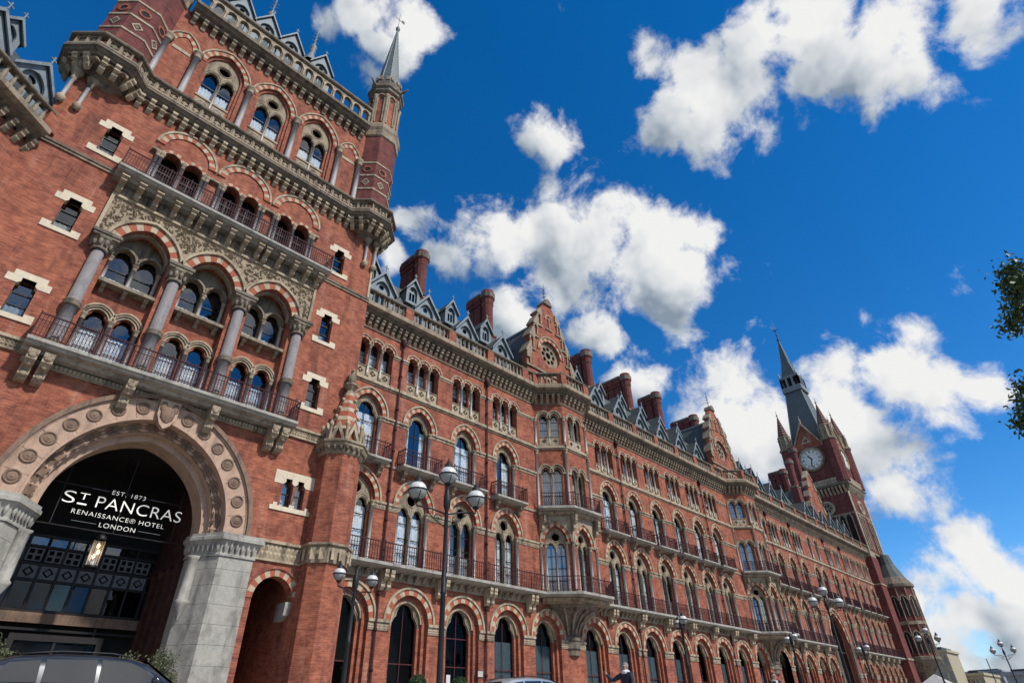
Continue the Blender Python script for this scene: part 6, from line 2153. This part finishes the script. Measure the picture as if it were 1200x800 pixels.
# hanging lantern under the porch ceiling
ln_ = thing('porch_lantern', 'glowing tall glass lantern hanging below the white hotel lettering', 'lantern', (5.8, 31.0, 6.1))
m_ = MB()
for a in range(6):
    x, y = 5.8 + .24 * math.cos(a * math.pi / 3), 31 + .24 * math.sin(a * math.pi / 3)
    m_.tube([(x, y, 6.1), (x, y, 7.25)], .018, 'iron_black', 5)
m_.lathe([(.27, 6.05), (.27, 6.12), (.1, 6.13)], 5.8, 31, 'iron_black', 6)
m_.lathe([(.29, 7.2), (.29, 7.3), (.12, 7.5), (.03, 7.6), (.015, 11.0)], 5.8, 31, 'iron_black', 6)
obj('frame', m_, ln_)
for k in range(6):
    a0, a1 = k * math.pi / 3, (k + 1) * math.pi / 3
    g_ = MB()
    g_.add([(5.8 + .235 * math.cos(a0), 31 + .235 * math.sin(a0), 6.14), (5.8 + .235 * math.cos(a1), 31 + .235 * math.sin(a1), 6.14), (5.8 + .235 * math.cos(a1), 31 + .235 * math.sin(a1), 7.2), (5.8 + .235 * math.cos(a0), 31 + .235 * math.sin(a0), 7.2)], [(0, 1, 2, 3)], 'opal_white')
    obj('pane', g_, ln_) if k in (0, 1, 2) else None
m_ = MB()
for (dx, dz) in ((0, 0), (.07, -.25), (-.06, -.45)):
    m_.lathe([(.01, 6.85 + dz), (.05, 6.9 + dz), (.06, 6.97 + dz), (.01, 7.05 + dz)], 5.8 + dx, 31 - .03, 'lamp_warm', 8)
obj('bulb', m_, ln_)

# ------------------------------------------------------------------ street lamps
def lamp_proto(H, arm, sc, n_arm, name):
    post = MB()
    post.lathe([(.20, 0), (.20, .35), (.15, .42), (.16, .9), (.10, 1.0), (.09, 1.2), (.075, H * .5), (.10, H * .5 + .05), (.075, H * .5 + .1), (.06, H - .9), (.11, H - .8), (.12, H - .5), (.07, H - .35), (.06, H - .15)], 0, 0, 'iron_black', 10)
    arms, globes = MB(), []
    pos = [(-arm, H - .75), (arm, H - .75)]
    if n_arm == 3:
        pos.append((0, H - .1))
    for (x, z) in pos:
        if x:
            arms.tube([(0, 0, z - .28), (x * .5, 0, z - .16), (x, 0, z - .12), (x, 0, z)], .028, 'iron_black', 6)
            c = [(x * .3 + .14 * math.cos(a * .5) * (1 - a / 20), 0, z - .42 + .14 * math.sin(a * .5) * (1 - a / 20)) for a in range(16)]
            arms.tube(c, .014, 'iron_black', 4)
            arms.tube([(0, 0, z - .7), (x * .35, 0, z - .5), (x * .7, 0, z - .2)], .018, 'iron_black', 5)
    r = .29 * sc
    fr_, gl_, tp = MB(), MB(), MB()
    fr_.lathe([(.05 * sc, 0), (.10 * sc, .02), (.12 * sc, .06)], 0, 0, 'iron_black', 8)
    zc_ = .06 + r
    fr_.lathe([(r + .005, zc_ - .015), (r + .02, zc_ - .015), (r + .02, zc_ + .02), (r + .005, zc_ + .02)], 0, 0, 'iron_black', 14)
    for k in range(4):
        a = k * math.pi / 2
        pts = [(math.cos(a) * r * 1.02 * math.cos(t), math.sin(a) * r * 1.02 * math.cos(t), zc_ + r * 1.02 * math.sin(t)) for t in [R(x) for x in range(-75, 5, 16)]]
        fr_.tube(pts, .012 * sc, 'iron_black', 4)
    fr_.lathe([(r * .62, zc_ + r * .80), (r * .58, zc_ + r * .9), (r * .42, zc_ + r * 1.12), (r * .40, zc_ + r * 1.3), (r * .25, zc_ + r * 1.38), (r * .22, zc_ + r * 1.6), (r * .1, zc_ + r * 1.68), (r * .06, zc_ + r * 2.0), (.004, zc_ + r * 2.05)], 0, 0, 'iron_black', 12)
    gl_.lathe([(r * math.cos(R(t)), zc_ + r * math.sin(R(t))) for t in range(-80, 1, 10)], 0, 0, 'opal_glass', 18)
    tp.lathe([(r * 1.003 * math.cos(R(t)), zc_ + r * 1.003 * math.sin(R(t))) for t in range(0, 61, 10)], 0, 0, 'opal_white', 18)
    return post.mesh('post'), arms.mesh('arm'), (fr_.mesh('lantern'), gl_.mesh('globe'), tp.mesh('reflector')), pos
tall3 = lamp_proto(6.75, 1.0, 1.0, 3, 't')
small2 = lamp_proto(5.35, .78, .78, 2, 's')
def street_lamp(P, x, y, rz, label, group, z0=-.15):
    t_ = thing('street_lamp', label, 'street lamp', (x, y, z0), group, rz)
    M = T(x, y, z0, rz)
    obj('post', P[0], t_, M)
    obj('arm', P[1], t_, M)
    for (ax, az) in P[3]:
        l_ = obj('lantern', P[2][0], t_, M @ Matrix.Translation((ax, 0, az)))
        obj('globe', P[2][1], l_, M @ Matrix.Translation((ax, 0, az)))
        obj('reflector', P[2][2], l_, M @ Matrix.Translation((ax, 0, az)))
    return t_
street_lamp(tall3, 11.45, 14.0, R(-18), 'tall black street lamp with three globe lanterns before the bay-windowed range', 'street lamps before the hotel')
street_lamp(small2, 12.15, 20.0, R(8), 'short black lamp post with two globe lanterns beside the octagonal buttress', 'street lamps before the hotel')
street_lamp(small2, 32.4, 18.3, R(40), 'short lamp post with globes before the arches between the two bays', 'street lamps before the hotel')
street_lamp(small2, 46.0, 17.6, R(40), 'short lamp post with globes before the second bay of the range', 'street lamps before the hotel')
street_lamp(small2, 58.6, 16.8, R(40), 'short lamp post with globes beyond the carriage arch', 'street lamps before the hotel')
street_lamp(tall3, 42.6, 13.5, R(-30), 'tall three-globe street lamp standing before the carriage arch', 'street lamps before the hotel')
street_lamp(tall3, 72.1, 14.65, R(-40), 'tall three-globe street lamp against the sky beside the clock tower foot', 'street lamps before the hotel')
street_lamp(tall3, 94.3, 12.1, R(-70), 'tall three-globe street lamp standing alone against the clouds', 'street lamps before the hotel')

# ------------------------------------------------------------------ planting
def leaves(n, pts_fn, size, mat, seed):
    rd_ = random.Random(seed)
    mb = MB()
    for _ in range(n):
        p = Vector(pts_fn(rd_))
        a = Vector((rd_.gauss(0, 1), rd_.gauss(0, 1), rd_.gauss(0, 1))).normalized()
        b_ = a.cross(Vector((rd_.gauss(0, 1), rd_.gauss(0, 1), rd_.gauss(0, 1)))).normalized()
        s_ = size * rd_.uniform(.6, 1.3)
        mb.v.extend([tuple(p - a * s_), tuple(p + b_ * s_ * .45), tuple(p + a * s_), tuple(p - b_ * s_ * .45)])
        i = len(mb.v) - 4
        mb.f.append((i, i + 1, i + 2, i + 3)); mb.m.append(mat); mb.sm.append(False)
    return mb
def ball_fn(r, z):
    def f(rd_):
        v = Vector((rd_.gauss(0, 1), rd_.gauss(0, 1), rd_.gauss(0, 1))).normalized() * r * rd_.uniform(.80, 1.02) * (1 + .05 * math.sin(rd_.random() * 9))
        return (v.x, v.y, v.z + z)
    return f
topi_m = [leaves(2600, ball_fn(.36, 1.5), .035, 'leaf_box', q).mesh('crown') for q in range(3)]
core = MB().lathe([(.01, 1.20), (.2, 1.28), (.29, 1.5), (.2, 1.72), (.01, 1.8)], 0, 0, 'leaf_box', 10).mesh('inner_crown')
potm = MB().lathe([(.22, 0), (.24, .05), (.30, .5), (.33, .52), (.33, .6), (.27, .6), (.26, .5)], 0, 0, 'pot', 12).mesh('pot')
stem = MB().tube([(0, 0, .5), (.01, 0, .9), (0, 0, 1.25)], .035, 'bark', 6).mesh('trunk')
for i, (x, y, lb) in enumerate(((16.85, 22.0, 'clipped ball topiary before the arch next to the tall lamp post'), (19.15, 22.0, 'clipped ball topiary before the red panelled doorway'), (33.95, 22.0, 'clipped ball topiary beside the person taking a photograph'), (41.2, 22.0, 'clipped ball topiary peeking up beyond the man with the phone'), (43.6, 22.0, 'clipped ball topiary next to the far row of arches'))):
    t_ = thing('topiary', lb, 'topiary', (x, y, -.15), 'clipped topiary balls along the hotel')
    for nm, me in (('crown', topi_m[i % 3]), ('inner_crown', core), ('pot', potm), ('trunk', stem)):
        obj(nm, me, t_, T(x, y, -.15 + .16, i * 1.1) if nm != 'pot' else T(x, y, -.15))
def bush(x, y, z, rx, rz_, seed, lb):
    t_ = thing('shrub', lb, 'shrub', (x, y, -.15), 'shrubs in the entrance porch')
    rd_ = random.Random(seed)
    st_ = MB()
    tips = []
    for k in range(26):
        a = rd_.uniform(0, 6.28)
        rr = rx * math.sqrt(rd_.random())
        top = Vector((x + math.cos(a) * rr, y + math.sin(a) * rr * .7, z + rz_ * rd_.uniform(.35, 1.0) * (1 - .4 * (rr / rx) ** 2)))
        base_ = Vector((x + math.cos(a) * .15, y + math.sin(a) * .15, .4))
        mid_ = base_.lerp(top, .55) + Vector((0, 0, .15))
        st_.tube([base_, mid_, top], .02, 'bark', 4, .006)
        tips.append((mid_, top))
    def pf_(r_):
        m0, t0 = tips[int(r_.random() * len(tips))]
        q = m0.lerp(t0, r_.random() ** .6)
        return (q.x + r_.gauss(0, .11), q.y + r_.gauss(0, .11), q.z + r_.gauss(0, .11))
    obj('branch', st_, t_)
    obj('foliage', leaves(3200, pf_, .055, 'leaf_olive', seed + 5), t_)
    obj('pot', potm, t_, T(x, y, -.15))
bush(7.55, 26.0, 1.2, 1.15, 1.8, 5, 'olive green shrub behind the dark car below the arch pier')
bush(3.0, 26.0, 1.0, 1.1, 1.85, 9, 'olive green shrub beside the left stone pier of the arch')

# plane tree at the edge of the square
tx, ty = 21.5, -5.2
tree = thing('plane_tree', 'leafy tree reaching in beside the open blue sky', 'tree', (tx, ty, gz))
rd_ = random.Random(21)
tk = MB()
tk.tube([(tx, ty, gz), (tx + .1, ty, 3), (tx - .1, ty + .1, 7), (tx, ty + .2, 10.5)], .38, 'bark', 10, .16)
tips = []
wanted = [ray(1186, 318) * 21.2, ray(1185, 330) * 21.5, ray(1192, 342) * 21, ray(1193, 362) * 21.3, ray(1189, 381) * 21.6, ray(1197, 335) * 20.8, ray(1203, 455) * 20.6, ray(1203, 478) * 20.9, ray(1204, 498) * 21.0]
ends = [Vector(w_) for w_ in wanted]
for k in range(60):
    a = rd_.uniform(0, 6.28)
    el = rd_.uniform(-.25, 1.3)
    r_ = rd_.uniform(2.2, 3.6)
    ends.append(Vector((tx + .4 + math.cos(a) * math.cos(el) * r_, ty - 1.4 + math.sin(a) * math.cos(el) * r_, 9.6 + math.sin(el) * r_ * 1.1)))
for e_ in ends:
    z0 = rd_.uniform(5.5, 9.5)
    p0 = Vector((tx, ty + .1, z0))
    m0 = p0.lerp(e_, .5) + Vector((rd_.gauss(0, .3), rd_.gauss(0, .3), .4))
    tk.tube([p0, m0, e_], .07, 'bark', 5, .012)
    tips.append((m0, e_))
obj('trunk', tk, tree)
def tree_fn(r_):
    i = int(r_.random() * len(tips))
    m0, e_ = tips[i]
    if i < 9:
        return tuple(e_ + Vector((r_.gauss(0, .17), r_.gauss(0, .17), r_.gauss(0, .17))))
    q = m0.lerp(e_, r_.random() ** .5)
    return tuple(q + Vector((r_.gauss(0, .33), r_.gauss(0, .33), r_.gauss(0, .3))))
obj('crown', leaves(16000, tree_fn, .085, 'leaf', 31), tree)

# ------------------------------------------------------------------ cars
def loft(mb, secs, mat, smooth=True, cap=True):
    n = len(secs[0])
    base = len(mb.v)
    for s_ in secs:
        mb.v.extend(s_)
    for i in range(len(secs) - 1):
        for k in range(n - 1):
            a = base + i * n + k
            mb.f.append((a, a + 1, a + n + 1, a + n)); mb.m.append(mat); mb.sm.append(smooth)
    if cap:
        for i in (0, len(secs) - 1):
            mb.f.append(tuple(base + i * n + k for k in range(n))); mb.m.append(mat); mb.sm.append(False)
def car(x, y, rz, paint, label, group):
    t_ = thing('car', label, 'car', (x, y, -.15), group, rz)
    M = T(x, y, -.15, rz) @ Matrix.Diagonal((1.14, 1.04, 1.0, 1.0))
    # body: (x, half width, sill z, waist z)
    st_ = [(-2.25, .74, .42, .84), (-2.2, .82, .34, .98), (-1.9, .90, .28, 1.04), (-1.2, .93, .26, 1.03), (0, .93, .26, 1.00), (.9, .93, .26, .98), (1.3, .92, .26, .95), (1.9, .88, .28, .84), (2.2, .80, .34, .72), (2.3, .66, .42, .62)]
    secs = []
    for (px_, hw, z0, z1) in st_:
        secs.append([(px_, -hw * .9, z0), (px_, -hw, z0 + .12), (px_, -hw * 1.0, (z0 + z1) / 2), (px_, -hw * .97, z1 - .08), (px_, -hw * .90, z1), (px_, 0, z1 + .035), (px_, hw * .90, z1), (px_, hw * .97, z1 - .08), (px_, hw, (z0 + z1) / 2), (px_, hw, z0 + .12), (px_, hw * .9, z0)])
    b_ = MB()
    loft(b_, secs, paint)
    obj('body', b_, t_, M)
    # greenhouse: roof and pillars in paint, glass panels let in
    rp = [(-2.12, 1.06), (-1.75, 1.40), (-1.35, 1.535), (-.7, 1.60), (0, 1.60), (.45, 1.555), (.75, 1.47), (1.35, .98)]
    secs = []
    for (px_, z) in rp:
        k_ = (z - 1.0) / .6
        hb, ht = .86, .86 - .20 * k_
        secs.append([(px_, -hb, .98), (px_, -(hb + ht) / 2 - .01, .98 + (z - .98) * .55), (px_, -ht - .015, z - .06), (px_, -ht + .06, z - .012), (px_, 0, z + .025), (px_, ht - .06, z - .012), (px_, ht + .015, z - .06), (px_, (hb + ht) / 2 + .01, .98 + (z - .98) * .55), (px_, hb, .98)])
    g_ = MB()
    loft(g_, secs, paint)
    obj('roof', g_, t_, M)
    def side(px_, z):
        # half width of the greenhouse at a station
        for (a0, a1) in zip(rp[:-1], rp[1:]):
            if a0[0] <= px_ <= a1[0]:
                tt = (px_ - a0[0]) / (a1[0] - a0[0])
                zt = a0[1] + (a1[1] - a0[1]) * tt
                k_ = (zt - 1.0) / .6
                ht = .86 - .20 * k_
                return .86 + (ht - .86) * (z - .98) / max(.05, zt - .98) + .022
        return .86
    for sy in (-1, 1):
        for poly in ([(-1.72, 1.06), (-1.42, 1.40), (-.98, 1.46), (-.95, 1.06)], [(-.88, 1.06), (-.90, 1.47), (-.12, 1.50), (-.08, 1.06)], [(-.02, 1.06), (-.05, 1.50), (.42, 1.465), (.62, 1.38), (1.06, 1.06)]):
            w_ = MB()
            vs = [(p[0], sy * side(p[0], p[1]), p[1]) for p in poly]
            w_.add(vs, [tuple(range(len(vs)))], 'car_glass')
            obj('window', w_, t_, M)
        mr = MB().lathe([(.02, 1.04), (.10, 1.06), (.12, 1.14), (.08, 1.20), (.02, 1.21)], .88, sy * 1.02, paint, 8, True, 0, None, .7, 1.0)
        obj('mirror', mr, t_, M)
        obj('roof_rail', MB().tube([(-1.3, sy * .62, 1.56), (-.7, sy * .62, 1.635), (.1, sy * .62, 1.63), (.4, sy * .62, 1.58)], .018, 'iron_black', 5), t_, M)
        for px_ in (-1.38, 1.42):
            wh = MB().lathe([(.33, -.11), (.34, -.06), (.34, .06), (.33, .11)], 0, 0, 'tyre', 20)
            Mw = M @ Matrix.Translation((px_, sy * .84, .34)) @ Matrix.Rotation(math.pi / 2, 4, 'X')
            wo_ = obj('wheel', wh, t_, Mw)
            rim = MB().lathe([(.22, -.118), (.22, .118)], 0, 0, 'chrome', 12)
            obj('rim', rim, wo_, Mw)
        obj('headlight', MB().box(2.08, 2.22, sy * .62 - .14, sy * .62 + .14, .60, .74, 'headlight'), t_, M)
        obj('tail_light', MB().box(-2.24, -2.1, sy * .68 - .13, sy * .68 + .13, .80, .98, 'taillight'), t_, M)
    ws = MB().add([(.66, -.60, 1.53), (.66, .60, 1.53), (1.33, .74, 1.03), (1.33, -.74, 1.03)], [(0, 1, 2, 3)], 'car_glass')
    obj('windscreen', ws, t_, M @ Matrix.Translation((.03, 0, .012)))
    rw = MB().add([(-1.74, -.58, 1.43), (-1.74, .58, 1.43), (-2.1, .68, 1.1), (-2.1, -.68, 1.1)], [(0, 1, 2, 3)], 'car_glass')
    obj('rear_window', rw, t_, M @ Matrix.Translation((-.03, 0, .012)))
    obj('aerial', MB().tube([(-1.2, 0, 1.56), (-1.35, 0, 1.68)], .02, 'iron_black', 5, .01), t_, M)
car(3.9, 16.6, R(-4), 'car_paint_dark', 'dark metallic car parked before the great entrance arch', 'cars before the hotel')
car(18.0, 16.85, R(2), 'car_paint_silver', 'pale silver car whose roof shows before the range', 'cars before the hotel')

# ------------------------------------------------------------------ people
def person(x, y, rz, z0, joints, edges, skin_r, label, hair, coat, extra):
    t_ = thing('person', label, 'person', (x, y, z0), None, rz)
    M = T(x, y, z0, rz)
    def skin_obj(name, sel, grow, mat, parent):
        ks_ = [k_ for k_ in joints if k_ in sel]
        me = bpy.data.meshes.new(name)
        me.from_pydata([joints[k_] for k_ in ks_], [(ks_.index(a), ks_.index(b_)) for a, b_ in edges if a in sel and b_ in sel], [])
        me.materials.append(MATS[mat])
        o = bpy.data.objects.new(name, me)
        C.objects.link(o)
        o.parent = parent
        o.matrix_basis = WM[parent.name].inverted() @ M
        WM[o.name] = M.copy()
        sk = o.modifiers.new('skin', 'SKIN')
        for i, k_ in enumerate(ks_):
            r_ = skin_r.get(k_, .05) + grow
            if not isinstance(r_, float):
                r_ = .05
            me.skin_vertices[0].data[i].radius = (r_ * (1.25 if k_ in ('chest', 'belly', 'pelvis') and True else 1.0), r_)
            me.skin_vertices[0].data[i].use_root = (k_ in ('pelvis', 'chest') and i == ks_.index('pelvis' if 'pelvis' in ks_ else 'chest'))
        sb_ = o.modifiers.new('sub', 'SUBSURF')
        sb_.levels = 2
        sb_.render_levels = 2
        return o
    allk = list(joints)
    bd = skin_obj('body', allk, 0.0, 'skin', t_)
    up = [k_ for k_ in allk if k_ in ('pelvis', 'belly', 'chest', 'neck0', 'shL', 'shR', 'elL', 'elR', 'wrL', 'wrR')]
    skin_obj('coat', up, .022, coat, t_)
    lo = [k_ for k_ in allk if k_ in ('pelvis', 'hipL', 'hipR', 'knL', 'knR', 'anL', 'anR')]
    skin_obj('trousers', lo, .018, 'cloth_black', t_)
    for sx in ('L', 'R'):
        a = Vector(joints['an' + sx])
        obj('shoe', MB().box(a.x - .05, a.x + .05, a.y - .19, a.y + .07, 0, .09, 'cloth_black'), t_, M)
    hc = Vector(joints['head'])
    h = MB()
    h.lathe([(.05, -.10), (.078, -.06), (.09, -.01), (.094, .04), (.085, .08), (.05, .11), (.01, .122)], 0, 0, hair, 14)
    obj('hair', h, t_, M @ Matrix.Translation((hc.x, hc.y + .046, hc.z + .012)) @ Matrix.Rotation(R(-24), 4, 'X'))
    f_ = MB()
    f_.lathe([(.006, -.03), (.018, -.02), (.012, .01), (.004, .02)], hc.x, hc.y - .098, 'skin', 6)
    for sx in (-1, 1):
        f_.lathe([(.006, -.03), (.018, -.015), (.018, .015), (.006, .03)], hc.x + sx * .088, hc.y, 'skin', 6, True, 0, None, .5, 1)
        f_.lathe([(.004, .0), (.012, .005), (.012, .015), (.004, .02)], hc.x + sx * .034, hc.y - .086, 'hair_dark', 6)
    f_.box(hc.x - .026, hc.x + .026, hc.y - .092, hc.y - .08, -.062, -.052, 'taillight')
    f_.v = [(v[0], v[1], v[2] + hc.z) for v in f_.v]
    obj('face', f_, t_, M)
    extra(t_, M, hc)
    return t_
E_ = [('pelvis', 'belly'), ('belly', 'chest'), ('chest', 'neck0'), ('neck0', 'neck'), ('neck', 'head'), ('head', 'crown'), ('chest', 'shL'), ('chest', 'shR'), ('shL', 'elL'), ('elL', 'wrL'), ('shR', 'elR'), ('elR', 'wrR'), ('pelvis', 'hipL'), ('pelvis', 'hipR'), ('hipL', 'knL'), ('knL', 'anL'), ('hipR', 'knR'), ('knR', 'anR'), ('wrL', 'paL'), ('wrR', 'paR')]
RAD = dict(pelvis=.125, belly=.115, chest=.125, neck0=.075, neck=.055, head=.092, crown=.07, shL=.07, shR=.07, elL=.046, elR=.046, wrL=.034, wrR=.034, paL=.036, paR=.036, hipL=.092, hipR=.092, knL=.062, knR=.062, anL=.045, anR=.045)
def hands(J, E, RA, side, base_, dirs):
    for i, d in enumerate(dirs):
        b_ = Vector(base_)
        ks_ = ['f%s%d0' % (side, i), 'f%s%d1' % (side, i), 'f%s%d2' % (side, i)]
        p0 = b_ + Vector(d[0])
        p1 = p0 + Vector(d[1])
        p2 = p1 + Vector(d[2])
        for k_, p in zip(ks_, (p0, p1, p2)):
            J[k_] = tuple(p)
            RA[k_] = .0095
        E += [('pa' + side, ks_[0]), (ks_[0], ks_[1]), (ks_[1], ks_[2])]
FING_UP = [((x, -.01, .03), (x * .15, -.01, .032), (0, -.022, .022)) for x in (-.032, -.011, .011, .031)] + [((.04, -.02, -.01), (.02, -.02, .02), (-.005, -.015, .02))]
FING_DN = [((x, -.01, -.03), (0, -.006, -.035), (0, -.018, -.028)) for x in (-.032, -.011, .011, .031)] + [((.035, -.02, .0), (.015, -.02, -.025), (-.004, -.01, -.022))]
J1 = dict(pelvis=(0, 0, .96), belly=(0, 0, 1.12), chest=(0, 0, 1.36), neck0=(0, .0, 1.47), neck=(0, -.01, 1.53), head=(0, -.03, 1.63), crown=(0, -.03, 1.69), shL=(.19, 0, 1.41), elL=(.25, -.05, 1.15), wrL=(.20, -.24, 1.05), paL=(.18, -.31, 1.04), shR=(-.19, 0, 1.41), elR=(-.42, -.16, 1.27), wrR=(-.55, -.26, 1.46), paR=(-.57, -.28, 1.54), hipL=(.10, 0, .90), knL=(.11, -.02, .48), anL=(.11, .02, .09), hipR=(-.10, 0, .90), knR=(-.11, -.02, .48), anR=(-.11, .02, .09))
E1, R1 = list(E_), dict(RAD)
hands(J1, E1, R1, 'R', J1['paR'], FING_UP)
hands(J1, E1, R1, 'L', J1['paL'], FING_DN)
def ex1(t_, M, hc):
    s_ = MB().lathe([(.12, 1.44), (.135, 1.48), (.12, 1.53), (.085, 1.55)], 0, .01, 'cloth_white', 12)
    obj('collar', s_, t_, M)
    g_ = MB()
    for sx in (-1, 1):
        c = circle(sx * .036, 0, .024, 10)
        g_.tube([(p[0], -.10, p[1] + .01) for p in c + c[:1]], .004, 'cloth_black', 4)
        g_.tube([(sx * .06, -.10, .012), (sx * .092, 0, .015)], .004, 'cloth_black', 4)
    g_.v = [(v[0], v[1] + hc.y, v[2] + hc.z) for v in g_.v]
    obj('glasses', g_, t_, M)
person(17.25, 11.95, R(-88), -.15, J1, E1, R1, 'grey-haired person in dark jacket with white collar raising one arm with a phone', 'hair_grey', 'cloth_navy', ex1)
J2 = dict(J1)
for k_ in [k_ for k_ in J2 if k_.startswith('f')]:
    del J2[k_]
J2.update(elR=(-.25, -.03, 1.13), wrR=(-.24, -.10, .90), paR=(-.24, -.12, .82))
E2, R2 = list(E_), dict(RAD)
hands(J2, E2, R2, 'R', J2['paR'], FING_DN)
hands(J2, E2, R2, 'L', J2['paL'], FING_DN)
def ex2(t_, M, hc):
    s_ = MB()
    s_.prism([(-.05, 1.46), (.05, 1.46), (.03, 1.28), (0, 1.22), (-.03, 1.28)], -.20, -.16, 'cloth_white')
    s_.tube([(-.07, .03, 1.50), (-.03, -.13, 1.44), (.08, -.18, 1.28)], .03, 'cloth_white', 6)
    obj('scarf', s_, t_, M)
person(27.4, 11.6, R(-40), -.1, J2, E2, R2, 'dark-haired person in long black coat with a white scarf', 'hair_dark', 'cloth_black', ex2)
ph = MB().box(-.037, .037, -.005, .005, -.075, .075, 'clock_black')
pl_ = T(17.25, 11.95, -.15, R(-88)) @ Vector((-.575, -.345, 1.62))
tag(obj('mobile_phone', ph, None, T(pl_.x, pl_.y, pl_.z, R(-88))), 'black phone held up in the raised hand of the grey-haired person', 'phone')

# ------------------------------------------------------------------ notices by the doorway
tag(obj('notice', MB().box(-.2, .2, -.03, 0, -.15, .15, 'notice_white').box(-.23, .23, -.025, 0, -.18, .18, 'iron_black'), None, T(25.9, YW - .008, 2.55)), 'small framed notice on the brick pier beside the downpipe', 'notice')

tag(obj('paper_notice', MB().box(-.14, .14, -.02, 0, -.28, .28, 'opal_white'), None, T(24.0, YW + .6, 2.2)), 'white paper notice on the red panelled doorway', 'notice')

# ------------------------------------------------------------------ distant buildings at the end of the street
def far_block(x0, x1, y0, y1, z1, mat, label, nw, nf, roof_c):
    t_ = thing('distant_building', label, 'building', ((x0 + x1) / 2, (y0 + y1) / 2, gz))
    m_ = MB().box(x0, x1, y0, y1, gz, z1, mat)
    m_.box(x0 - .4, x1 + .4, y0 - .4, y1 + .4, z1 - .6, z1, mat)
    obj('wall', m_, t_)
    h = (z1 - 1.2) / nf
    for i in range(nw):
        for j in range(nf):
            yy = y0 + (y1 - y0) * (i + .5) / nw
            wv = (y1 - y0) / nw * .3
            z0 = .8 + j * h
            f_ = MB()
            f_.box(x0 - .2, x0 + .0, yy - wv - .25, yy + wv + .25, z0 - .3, z0, 'stone_pale')
            f_.box(x0 - .22, x0 + .0, yy - wv - .25, yy + wv + .25, z0 + h * .62, z0 + h * .62 + .3, 'stone_pale')
            wo_ = obj('window', f_, t_)
            obj('pane', MB().box(x0 - .06, x0 - .01, yy - wv, yy + wv, z0, z0 + h * .62, 'car_glass'), wo_)
    r_ = MB()
    r_.box(x0 + 1, x1 - 1, y0 + 1, y1 - 1, z1, z1 + roof_c, 'slate')
    obj('roof', r_, t_)
far_block(212, 226, 40, 44.6, 15.2, 'cream_render', 'cream stone building end seen past the clock tower foot', 3, 4, .8)
far_block(226, 250, 36.0, 40.5, 9.9, 'cream_render', 'lower cream building with flat roof beyond the hotel', 4, 3, .6)
far_block(330, 350, 46, 58, 15.0, 'grey_render', 'pale grey glass block beyond the cream building', 6, 5, .5)
far_block(150, 165, 16.2, 20.6, 6.4, 'grey_render', 'low dark grey building at the end of the street', 2, 1, .4)
tent = thing('canopy_tent', 'pale grey canvas tent roof beside the lamp post', 'tent', (86, 18.2, -.15))
m_ = MB()
m_.add([(84, 16.4, 2.6), (88, 16.4, 2.6), (88, 20, 2.6), (84, 20, 2.6), (86, 18.2, 3.9)], [(0, 1, 4), (1, 2, 4), (2, 3, 4), (3, 0, 4)], 'canvas')
obj('canvas', m_, tent)
for (x, y) in ((84.1, 16.5), (87.9, 16.5), (87.9, 19.9), (84.1, 19.9)):
    obj('leg', MB().tube([(x, y, -.15), (x, y, 2.6)], .05, 'chrome', 6), tent)
mast = MB().tube([(0, 0, -1.6), (0, 0, 8.2)], .12, 'iron_black', 6, .07)
mast.lathe([(.2, -1.6), (.2, -.8), (.12, -.7)], 0, 0, 'iron_black', 8)
tag(obj('mast', mast, None, T(141, 21, 0)), 'thin bare mast leaning before the clouds', 'mast')
